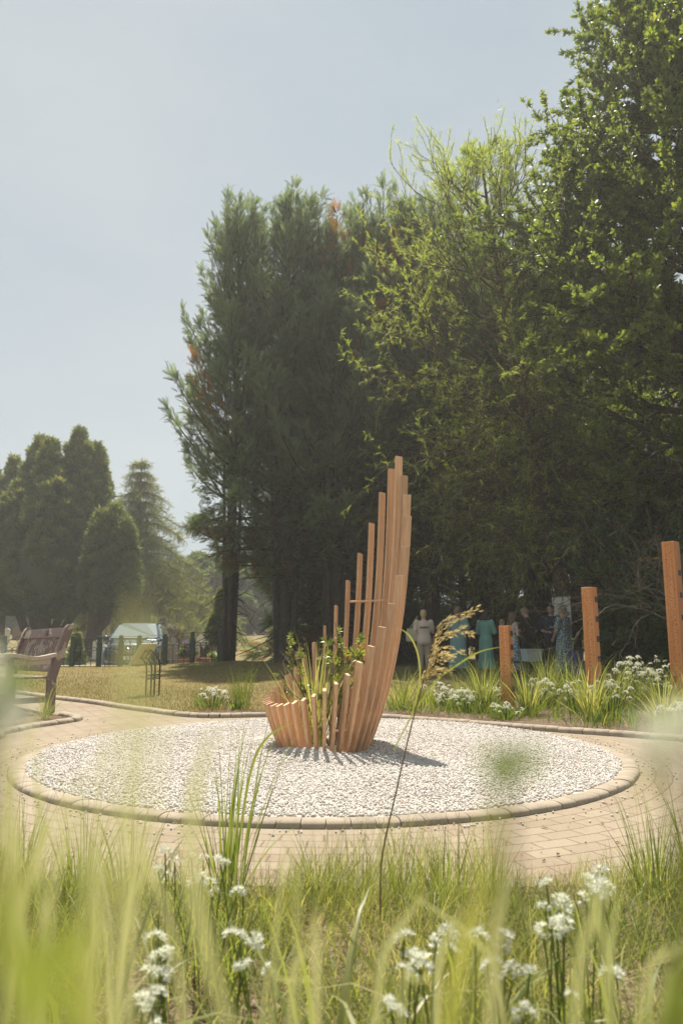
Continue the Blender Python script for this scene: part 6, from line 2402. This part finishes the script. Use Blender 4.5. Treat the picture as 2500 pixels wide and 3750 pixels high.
# short dry turf on the lawn
n = 90000
yy = 9.0 + 13.0 * r.uniform(0, 1, n) ** 1.15
xx = r.uniform(-0.52, 0.52, n) * yy
inside = yy > np.interp(xx, [p.x for p in BACK], [p.y for p in BACK]) + 0.12
inside &= ~((xx > 0.45) & (yy < 11.2))
xx, yy = xx[inside], yy[inside]
n = len(xx)
V, F = blades(np.stack([xx, yy, zg(xx, yy)], 1), r.uniform(0, 6.28, n), np.abs(r.normal(0.3, 0.4, n)), r.uniform(0.025, 0.06, n), r.uniform(0.006, 0.011, n), 2, r.uniform(0.2, 1.6, n), r.uniform(-1.3, 1.3, n))
dry = np.clip(0.5 + 0.25 * np.sin(xx * 0.9 + 1) * np.sin(yy * 0.7) + r.normal(0, 0.2, n), 0, 1)
M['turf'] = leafm('turf', [(0, (0.11, 0.13, 0.04)), (0.4, (0.24, 0.21, 0.08)), (0.7, (0.38, 0.30, 0.14)), (1.0, (0.48, 0.39, 0.21))], 0.35, (1.3, 1.25, 0.8), 0.7, 0.15)
tag(link('grass', mesh_np('grass', V, [F], M['turf'], tint=np.repeat(dry, 6), smooth=True)), kind='stuff')

# ------------------------------------------------------------------ the bed in front of the camera
r = np.random.default_rng(600)
n = 34000
y = 0.95 + 2.15 * r.uniform(0, 1, n) ** 0.75
x = r.uniform(-0.6, 0.6, n) * (y + 0.35)
patch = np.sin(x * 5.1 + 0.6) * np.sin(y * 6.3 + 1) + 0.6 * np.sin(x * 11 + y * 7)
keep = patch + r.normal(0, 0.55, n) > 0.0
x, y = x[keep], y[keep]
n = len(x)
Hh = r.uniform(0.08, 0.34, n) * (0.8 + 0.35 * (np.sin(x * 3.3) * np.sin(y * 2.9 + 2)))
Hh *= np.where(y > 2.7, 0.75, 1.0)
V, F = blades(np.stack([x, y, np.full(n, 0.015)], 1), r.uniform(0, 6.28, n), np.abs(r.normal(0.35, 0.4, n)), Hh, r.uniform(0.0016, 0.0046, n), 5, r.uniform(0.3, 2.6, n), r.uniform(-1.3, 1.3, n))
tone = np.clip(0.55 + 0.2 * np.sin(x * 4 + y * 3) + r.normal(0, 0.24, n), 0, 1)
tag(link('undergrowth', mesh_np('undergrowth', V, [F], M['bright_grass'], tint=np.repeat(tone, 12), smooth=True)), kind='stuff')
# wispy fine grass along the far edge of the bed
n = 9000
y = 2.35 + 0.95 * r.uniform(0, 1, n) ** 0.8
x = r.uniform(-0.56, 0.56, n) * (y + 0.35)
y = np.minimum(y, 3.02 + 0.12 * np.sin(x * 2.3) + 0.08 * np.sin(x * 7.1) + r.normal(0, 0.05, n))
V, F = blades(np.stack([x, y, np.full(n, 0.015)], 1), r.normal(0.4, 1.2, n), np.abs(r.normal(0.25, 0.25, n)), r.uniform(0.08, 0.34, n) * (0.75 + 0.4 * np.sin(x * 4.4 + 1)), r.uniform(0.0012, 0.0028, n), 5, r.uniform(0.2, 1.8, n), r.uniform(-1.3, 1.3, n))
tag(link('wispy_grass', mesh_np('wispy_grass', V, [F], M['bright_grass'], tint=np.repeat(np.clip(r.normal(0.62, 0.24, n), 0, 1), 12), smooth=True)), kind='stuff')
# dead leaves blown over paving and gravel
n = 240
y = r.uniform(3.2, 9.5, n)
x = r.uniform(-0.5, 0.5, n) * y
z = np.where(np.hypot(x - CX, y - CY) < CR - 0.15, grav_z(x, y) + 0.012, np.where(np.hypot(x - CX, y - CY) < CR + 0.03, 0.06, 0.012))
V, F = scatter(*rhomb(0.5, 0.15), np.stack([x, y, z], 1), np.stack([r.normal(0, 1, n), r.normal(0, 1, n), r.normal(0, 0.15, n)], 1), np.array([0, 0, 1.0]) + r.normal(0, 0.3, (n, 3)), r.uniform(0.012, 0.035, n))
tag(link('fallen_leaves', mesh_np('fallen_leaves', V, [F], leafm('dead_leaf', [(0, (0.10, 0.05, 0.025)), (0.6, (0.22, 0.12, 0.05)), (1, (0.36, 0.26, 0.10))], 0.2), tint=np.repeat(r.uniform(0, 1, n), 4))), kind='stuff')
# straw litter on the soil
n = 5000
y = r.uniform(1.1, 3.0, n)
x = r.uniform(-0.6, 0.6, n) * (y + 0.3)
V, F = blades(np.stack([x, y, r.uniform(0.022, 0.06, n)], 1), r.uniform(0, 6.28, n), r.uniform(1.2, 1.62, n), r.uniform(0.05, 0.22, n), r.uniform(0.002, 0.005, n), 3, r.uniform(-0.3, 0.4, n), r.uniform(-1.3, 1.3, n))
tag(link('straw', mesh_np('straw', V, [F], M['dry_grass'], tint=np.repeat(np.clip(r.normal(0.5, 0.25, n), 0, 1), 8), smooth=True)), kind='stuff')

ft = 'fine upright grasses along the front edge of the paving'
k = 0
for px, py, n, H, sp, w, tone, lab in (
        (830, 3330, 46, 0.74, 0.20, 0.0075, 0.30, 'tall dark green grass tuft rising in front of the gravel, left of the centre'),
        (300, 3330, 80, 0.45, 0.2, 0.004, 0.42, 'fine upright grass tuft at the left in front of the kerb'),
        (470, 3370, 70, 0.48, 0.22, 0.004, 0.5, 'fine upright grass tuft beside the leftmost blurred flare blade'),
        (1180, 3330, 60, 0.32, 0.3, 0.004, 0.45, 'fine upright grass tuft below the middle of the paving'),
        (1480, 3340, 50, 0.34, 0.3, 0.0045, 0.4, 'fine upright grass tuft at the foot of the dark seed stem'),
        (1640, 3380, 70, 0.36, 0.3, 0.005, 0.5, 'short grass tuft right of the dark seed stem'),
        (1800, 3330, 60, 0.36, 0.25, 0.004, 0.5, 'fine upright grass tuft left of the big white flower heads'),
        (2400, 3330, 90, 0.42, 0.22, 0.0042, 0.38, 'fine green grass tuft near the right edge, right of the white flowers'),
        (2560, 3280, 90, 0.46, 0.25, 0.005, 0.3, 'dark green grass tuft cut by the right edge near the bottom'),
        (60, 3250, 70, 0.45, 0.25, 0.004, 0.45, 'fine grass tuft cut by the left edge in front of the kerb')):
    x, y = at(px, py)
    tuft(lab, x, y, n, H, sp, w, 'bright_grass', 700 + k, 0.02, 0.6, tone, ft, 0.06)
    k += 1
al = 'broad arching leaf clumps in the front bed'
for px, py, Y, n, H, w, lab in ((1700, 3500, 1.75, 12, 0.62, 0.012, 'clump of long pale arching leaves at the bottom centre'),
                                (1180, 3560, 1.6, 12, 0.55, 0.013, 'clump of twisted pale arching leaves left of the bottom centre'),
                                (2250, 3560, 1.7, 14, 0.52, 0.012, 'clump of bent pale arching leaves at the bottom right'),
                                (700, 3620, 1.5, 12, 0.6, 0.012, 'clump of yellow green arching leaves at the bottom left'),
                                (1400, 3650, 1.35, 10, 0.5, 0.012, 'clump of straw coloured bent leaves at the very bottom'),
                                (260, 3560, 1.55, 14, 0.62, 0.012, 'clump of arching leaves at the lower left edge'),
                                (2060, 3640, 1.45, 12, 0.48, 0.012, 'clump of yellow arching leaves under the big white flowers')):
    g_ = P(px, py, Y)
    tuft(lab, g_.x, Y, n * 2, H, 0.45, w, 'leaf_blade', 800 + k, 0.02, 2.5, 0.55, al, 0.06, 'arching_plant', 'plant')
    k += 1
wf = 'white flowers in the front bed'
FL = [([(2000, 3240), (1990, 3325), (2050, 3318), (2075, 3345)], 1.75, 'white flower plant with one round head above three, right of the bottom centre'),
      ([(2150, 3222), (2205, 3195), (2190, 3242), (2135, 3290), (2165, 3272), (2215, 3292), (2205, 3255)], 1.8, 'largest white flower plant, seven heads close together at the lower right'),
      ([(1985, 3412), (2020, 3385), (2060, 3400), (2035, 3425)], 1.6, 'white flower plant with a dense cluster below the big heads'),
      ([(1480, 3442), (1500, 3510)], 1.6, 'small white flower plant with two heads left of the bottom centre'),
      ([(1598, 3445), (1640, 3412), (1648, 3432), (1590, 3480), (1655, 3484)], 1.7, 'white flower plant with five heads at the bottom centre'),
      ([(1740, 3430), (1770, 3440), (1848, 3448)], 1.65, 'white flower plant with three heads right of the bottom centre'),
      ([(1525, 3505), (1475, 3560), (1545, 3550), (1515, 3575)], 1.5, 'white flower plant with drooping heads at the very bottom centre'),
      ([(1800, 3545), (1940, 3565), (1880, 3570), (1810, 3590)], 1.5, 'white flower plant low at the bottom, right of the centre'),
      ([(2240, 3580), (2090, 3660)], 1.5, 'white flower plant with two single heads at the bottom right'),
      ([(1430, 3690), (1460, 3715), (1920, 3720)], 1.35, 'white flower plant at the lower frame edge'),
      ([(605, 3125), (640, 3160), (580, 3190), (615, 3210)], 2.3, 'pale white flower plant behind the yellow blurred blade'),
      ([(700, 3142), (745, 3150), (735, 3225), (695, 3240)], 2.2, 'white flower plant left of the tall dark grass tuft'),
      ([(805, 3158), (825, 3165), (770, 3240), (785, 3265)], 2.15, 'white flower plant in front of the tall dark grass tuft'),
      ([(870, 3270), (888, 3275)], 2.1, 'small white flower plant right of the tall dark grass tuft'),
      ([(570, 3445), (590, 3452)], 1.7, 'white flower plant with two heads in the yellow grass at the lower left'),
      ([(590, 3505), (570, 3520), (615, 3500)], 1.65, 'small white flower plant between two others at the lower left'),
      ([(548, 3575), (585, 3560), (605, 3580), (570, 3590)], 1.6, 'white flower plant with a broad drooping cluster at the lower left'),
      ([(850, 3435), (885, 3430), (925, 3450), (940, 3460)], 1.75, 'white flower plant with four heads below the tall dark grass tuft'),
      ([(888, 3540), (985, 3555)], 1.6, 'white flower plant with two separate heads left of the bottom centre'),
      ([(520, 3680), (530, 3705), (575, 3655), (562, 3745)], 1.4, 'white flower plant at the lower frame edge on the left')]
for i, (hd, Y, lab) in enumerate(FL):
    hs = [P(px, py, Y + random.uniform(-0.05, 0.05)) for px, py in hd]
    flower_plant(lab, hs, wf, None, 44, 900 + i, 0.28)

# the tall seed plume
pl = thing('plume_grass', 'tall grass with a tan feathery seed plume bending right in front of the people', 'grass', (P(1395, 3150, 2.55).x, 2.55, 0.02))
o0 = np.array(pl.location)


def pxl(pts, Y):
    return np.array([np.array(P(px, py, Y)) for px, py in pts]) - o0


main = pxl([(1392, 3300), (1395, 3170), (1450, 2900), (1505, 2660), (1540, 2530), (1562, 2440), (1590, 2330), (1640, 2268), (1730, 2232)], 2.55)
main[0] = (0, 0, -0.02)
V, F = tubes_np([(np.array(catmull([tuple(p) for p in main], 6)), np.linspace(0.0032, 0.0012, 49))], 6)
link('stem', mesh_np('stem', V, [F], plain('seed_stem', (0.20, 0.12, 0.06), 0.6), smooth=True), pl)
r = np.random.default_rng(77)
pos, X, S, T = [], [], [], []
spk = [[(1590, 2330), (1640, 2268), (1745, 2232)], [(1585, 2345), (1640, 2290), (1715, 2255)], [(1580, 2375), (1640, 2320), (1722, 2322)], [(1575, 2390), (1620, 2345), (1690, 2300)], [(1568, 2415), (1620, 2372), (1688, 2385)],
       [(1562, 2440), (1600, 2400), (1660, 2398)], [(1555, 2470), (1590, 2425), (1645, 2418)], [(1548, 2490), (1590, 2452), (1640, 2455)], [(1535, 2520), (1560, 2470), (1600, 2468)], [(1560, 2450), (1530, 2380), (1512, 2305)]]
for sp_ in spk[:-1]:
    c = np.array(catmull([tuple(p) for p in pxl(sp_, 2.55)], 12))
    tg = np.gradient(c, axis=0)
    for q in r.uniform(0.05, 1.0, 54):
        i = min(len(c) - 1, int(q * len(c)))
        pos.append(c[i] + r.normal(0, 0.004, 3))
        X.append(unit(tg[i]) + r.normal(0, 0.28, 3))
        S.append(r.uniform(0.014, 0.024))
        T.append(np.clip(r.normal(0.85, 0.15), 0, 1))
V, F = scatter(*rhomb(0.24, 0.05), np.array(pos), np.array(X), r.normal(0, 1, (len(pos), 3)), np.array(S))
link('plume', mesh_np('plume', V, [F], M['dry_grass'], tint=np.repeat(T, 4)), pl)


def strip(pts, Y, w, mat, tint=0.5, origin=None):
    """one long leaf through the given points"""
    c = np.array(catmull([tuple(P(px, py, y)) for (px, py), y in zip(pts, Y)], 8))
    o = np.array(origin)
    t = unit(np.gradient(c, axis=0))
    sd = unit(np.cross(t, np.array([0.1, 1.0, 0.15])))
    k = np.linspace(0, 1, len(c))
    ww = (w * np.minimum(1, 0.4 + 2 * k) * np.minimum(1, (1.02 - k) * 3))[:, None] / 2
    fold = np.cross(sd, t) * ww * 0.35
    V = np.stack([c - sd * ww + fold, c, c + sd * ww + fold], 1).reshape(-1, 3) - o
    F = []
    for i in range(len(c) - 1):
        F += [(3 * i, 3 * i + 1, 3 * i + 4, 3 * i + 3), (3 * i + 1, 3 * i + 2, 3 * i + 5, 3 * i + 4)]
    return V, np.array(F), np.full(len(V), tint)


V, F, T = strip([(1440, 2750), (1520, 2600), (1600, 2490), (1680, 2430), (1760, 2385), (1842, 2368)], [2.55] * 6, 0.0065, 'leaf_blade', 0.5, o0)
link('blade', mesh_np('blade', V, [F], M['bright_grass'], tint=T, smooth=True), pl)
V, F, T = strip([(1500, 2640), (1535, 2500), (1530, 2400), (1500, 2330), (1460, 2300)], [2.5] * 5, 0.005, 'leaf_blade', 0.8, o0)
link('blade', mesh_np('blade', V, [F], M['bright_grass'], tint=T, smooth=True), pl)
# taller leaves that cross the gravel
tg_ = thing('reed_leaf', 'single long green leaf bending right in front of the sculpture foot', 'leaf', (P(830, 3300, 2.6).x, 2.6, 0.02))
V, F, T = strip([(845, 3400), (880, 3050), (925, 2800), (990, 2690), (1080, 2645)], [2.6] * 5, 0.009, 'x', 0.5, tg_.location)
link('blade', mesh_np('blade', V, [F], M['bright_grass'], tint=T, smooth=True), tg_)
# ------------------------------------------------------------------ plants close to the lens, far out of focus
near = 'plants close to the lens'


def near_leaf(label, strips, cat='grass', name='tall_grass', mat='bright_grass', Y=0.25):
    p0 = strips[0][0][0]
    b = P(*p0, Y)
    o = thing(name, label, cat, (b.x, Y, 0.02), 0, near)
    for pts, ys_, w, tint in strips:
        first = P(*pts[0], ys_[0])
        V, F, T = strip(pts, ys_, w, mat, tint, o.location)
        V0 = np.array(first) - np.array(o.location)
        low = np.array([[V0[0] * 0.5, V0[1] * 0.5, 0]])
        me = mesh_np('blade', V, [F], M[mat], tint=T, smooth=True)
        link('blade', me, o)
        V, F = tubes_np([(np.stack([low[0], (low[0] + V0) / 2 + [0.004, 0, 0], V0]), np.array([0.0009, 0.0008, 0.0007]))], 5)
        link('stem', mesh_np('stem', V, [F], M[mat], tint=np.full(len(V), 0.4), smooth=True), o)
    return o


near_leaf('added yellow green blurred blades standing in for the flare at the left in front of the gravel', [([(330, 3950), (400, 3300), (450, 2800), (490, 2350), (500, 2150)], [0.12] * 5, 0.0021, 0.8),
          ([(480, 3950), (500, 3200), (560, 2700), (610, 2480)], [0.115] * 4, 0.0016, 0.85)], Y=0.12, mat='veil_grass')  # blades added in place of the yellow lens flare
near_leaf('broad blurred yellow blade leaning right at the lower left', [([(900, 3950), (760, 3500), (700, 3150), (720, 2850), (800, 2650)], [0.22] * 5, 0.0036, 0.85)], Y=0.22, mat='veil_grass')
near_leaf('blurred green leaves filling the lower left corner', [([(60, 3950), (90, 3650), (200, 3480), (330, 3440)], [0.115] * 4, 0.0052, 0.5), ([(150, 3980), (60, 3600), (20, 3350), (60, 3150)], [0.12] * 4, 0.0045, 0.55),
          ([(300, 4000), (250, 3750), (120, 3560), (10, 3500)], [0.11] * 4, 0.0045, 0.5), ([(420, 4000), (330, 3700), (290, 3500), (320, 3250)], [0.125] * 4, 0.003, 0.7)], 'plant', 'leafy_plant', 'bright_grass', 0.115)
near_leaf('blurred pale blade rising from the bottom, right of the centre', [([(1620, 3980), (1640, 3750), (1690, 3450), (1780, 3200)], [0.24] * 4, 0.003, 0.85)], Y=0.24)
near_leaf('blurred stem with two green leaves in front of the right part of the gravel', [([(1700, 3900), (1760, 3300), (1800, 2980), (1850, 2850), (1820, 2790)], [0.125] * 5, 0.0012, 0.85),
          ([(1840, 2860), (1830, 2810), (1800, 2775), (1770, 2750)], [0.125] * 4, 0.0048, 0.1), ([(1850, 2860), (1900, 2810), (1945, 2775), (1985, 2745)], [0.125] * 4, 0.004, 0.1)], 'plant', 'leafy_plant', 'bright_grass', 0.125)
near_leaf('blurred dark leaves in the lower right corner', [([(2440, 4000), (2470, 3700), (2520, 3450)], [0.2] * 3, 0.006, 0.3), ([(2330, 4000), (2400, 3800), (2480, 3700)], [0.2] * 3, 0.004, 0.5)], 'plant', 'leafy_plant', 'bright_grass', 0.2)


def veil(label, seed, n, x0, x1, top0, top1, y0, y1, w, tone):
    """a loose clump of fine blades close to the lens"""
    r = np.random.default_rng(seed)
    c = P((x0 + x1) / 2, 2400, (y0 + y1) / 2)
    o = thing('tall_grass', label, 'grass', (c.x, c.y, 0.02), 0, near)
    pr = []
    for k in range(n):
        Y = r.uniform(y0, y1)
        px = r.uniform(x0, x1)
        top = r.uniform(top0, top1)
        ln = r.normal(60, 160)
        pts = [(px - ln * 0.5, 4300), (px - ln * 0.2, 3600), (px + ln * 0.2, top + (3600 - top) * 0.45), (px + ln, top)]
        V, F, T = strip(pts, [Y] * 4, w * r.uniform(0.6, 1.4), 'x', float(np.clip(r.normal(tone, 0.12), 0, 1)), o.location)
        pr.append((V, F, T))
    V, F, T = merge(pr)
    link('blades', mesh_np('blades', V, [F], M['veil_grass'], tint=T, smooth=True), o)


veil('hazy fine blades close to the lens, blurring the left part of the gravel', 1001, 16, -60, 500, 2350, 3200, 0.24, 0.5, 0.0022, 0.85)
veil('hazy fine blades close to the lens, blurring the lower left', 1002, 11, -100, 1100, 2900, 3500, 0.3, 0.6, 0.0028, 0.8)
veil('hazy fine blades close to the lens, blurring the bottom centre', 1003, 7, 900, 1900, 3050, 3600, 0.35, 0.7, 0.0028, 0.8)
veil('hazy fine blades close to the lens, blurring the lower right', 1004, 8, 1700, 2600, 2950, 3600, 0.3, 0.7, 0.0028, 0.75)


def near_flower(label, heads, Y, leafs=(), big=1.0):
    hs = [P(px, py, Y) for px, py in heads]
    o = thing('white_flower_plant', label, 'flower', (hs[0].x, Y, 0.02), 0, near)
    for k, h in enumerate(hs):
        hd = link('flower_head', HEADM[k % 4], o)
        hd.location = h - o.location
        hd.scale = (big * (0.8 + 0.2 * (k % 2)),) * 3
        V, F = tubes_np([(np.array([[0.0, 0, 0], np.array(h - o.location) * 0.6 + [0.005, 0.0, 0], np.array(h - o.location)]), np.array([0.0007, 0.0006, 0.0005]))], 5)
        link('stem', mesh_np('stem', V, [F], M['bright_grass'], tint=np.full(len(V), 0.4), smooth=True), o)
    for pts, w, tint in leafs:
        V, F, T = strip(pts, [Y] * len(pts), w, 'x', tint, o.location)
        link('leaf', mesh_np('leaf', V, [F], M['bright_grass'], tint=T, smooth=True), o)


near_flower('blurred white flowers with a green leaf at the left edge in front of the bench', [(-40, 2560), (20, 2740), (-30, 2640), (-70, 2450)], 0.15, [([(-60, 2600), (20, 2520), (60, 2470), (70, 2430)], 0.006, 0.1)], 0.26)
near_flower('blurred pale flowers at the right edge in front of the paving', [(2440, 2720), (2540, 2690), (2470, 2800)], 0.13, [([(2350, 2950), (2400, 2800), (2440, 2720)], 0.002, 0.9)], 0.2)

# ------------------------------------------------------------------ thin haze volume, added to lift the dark tones
hz_me = MB()
hz_me.box((0, 60, 12), (150, 150, 32))
ho = hz_me.build('lift_haze', [bpy.data.materials.new('lift_haze')])
hm = ho.data.materials[0]
hm.use_nodes = True
hm.node_tree.nodes.clear()
hv = hm.node_tree.nodes.new('ShaderNodeVolumePrincipled')
hv.inputs['Density'].default_value = 0.002
hv.inputs['Color'].default_value = (0.96, 0.94, 0.88, 1)
hv.inputs['Anisotropy'].default_value = 0.3
hmo = hm.node_tree.nodes.new('ShaderNodeOutputMaterial')
hm.node_tree.links.new(hv.outputs[0], hmo.inputs['Volume'])
tag(ho, kind='stuff')
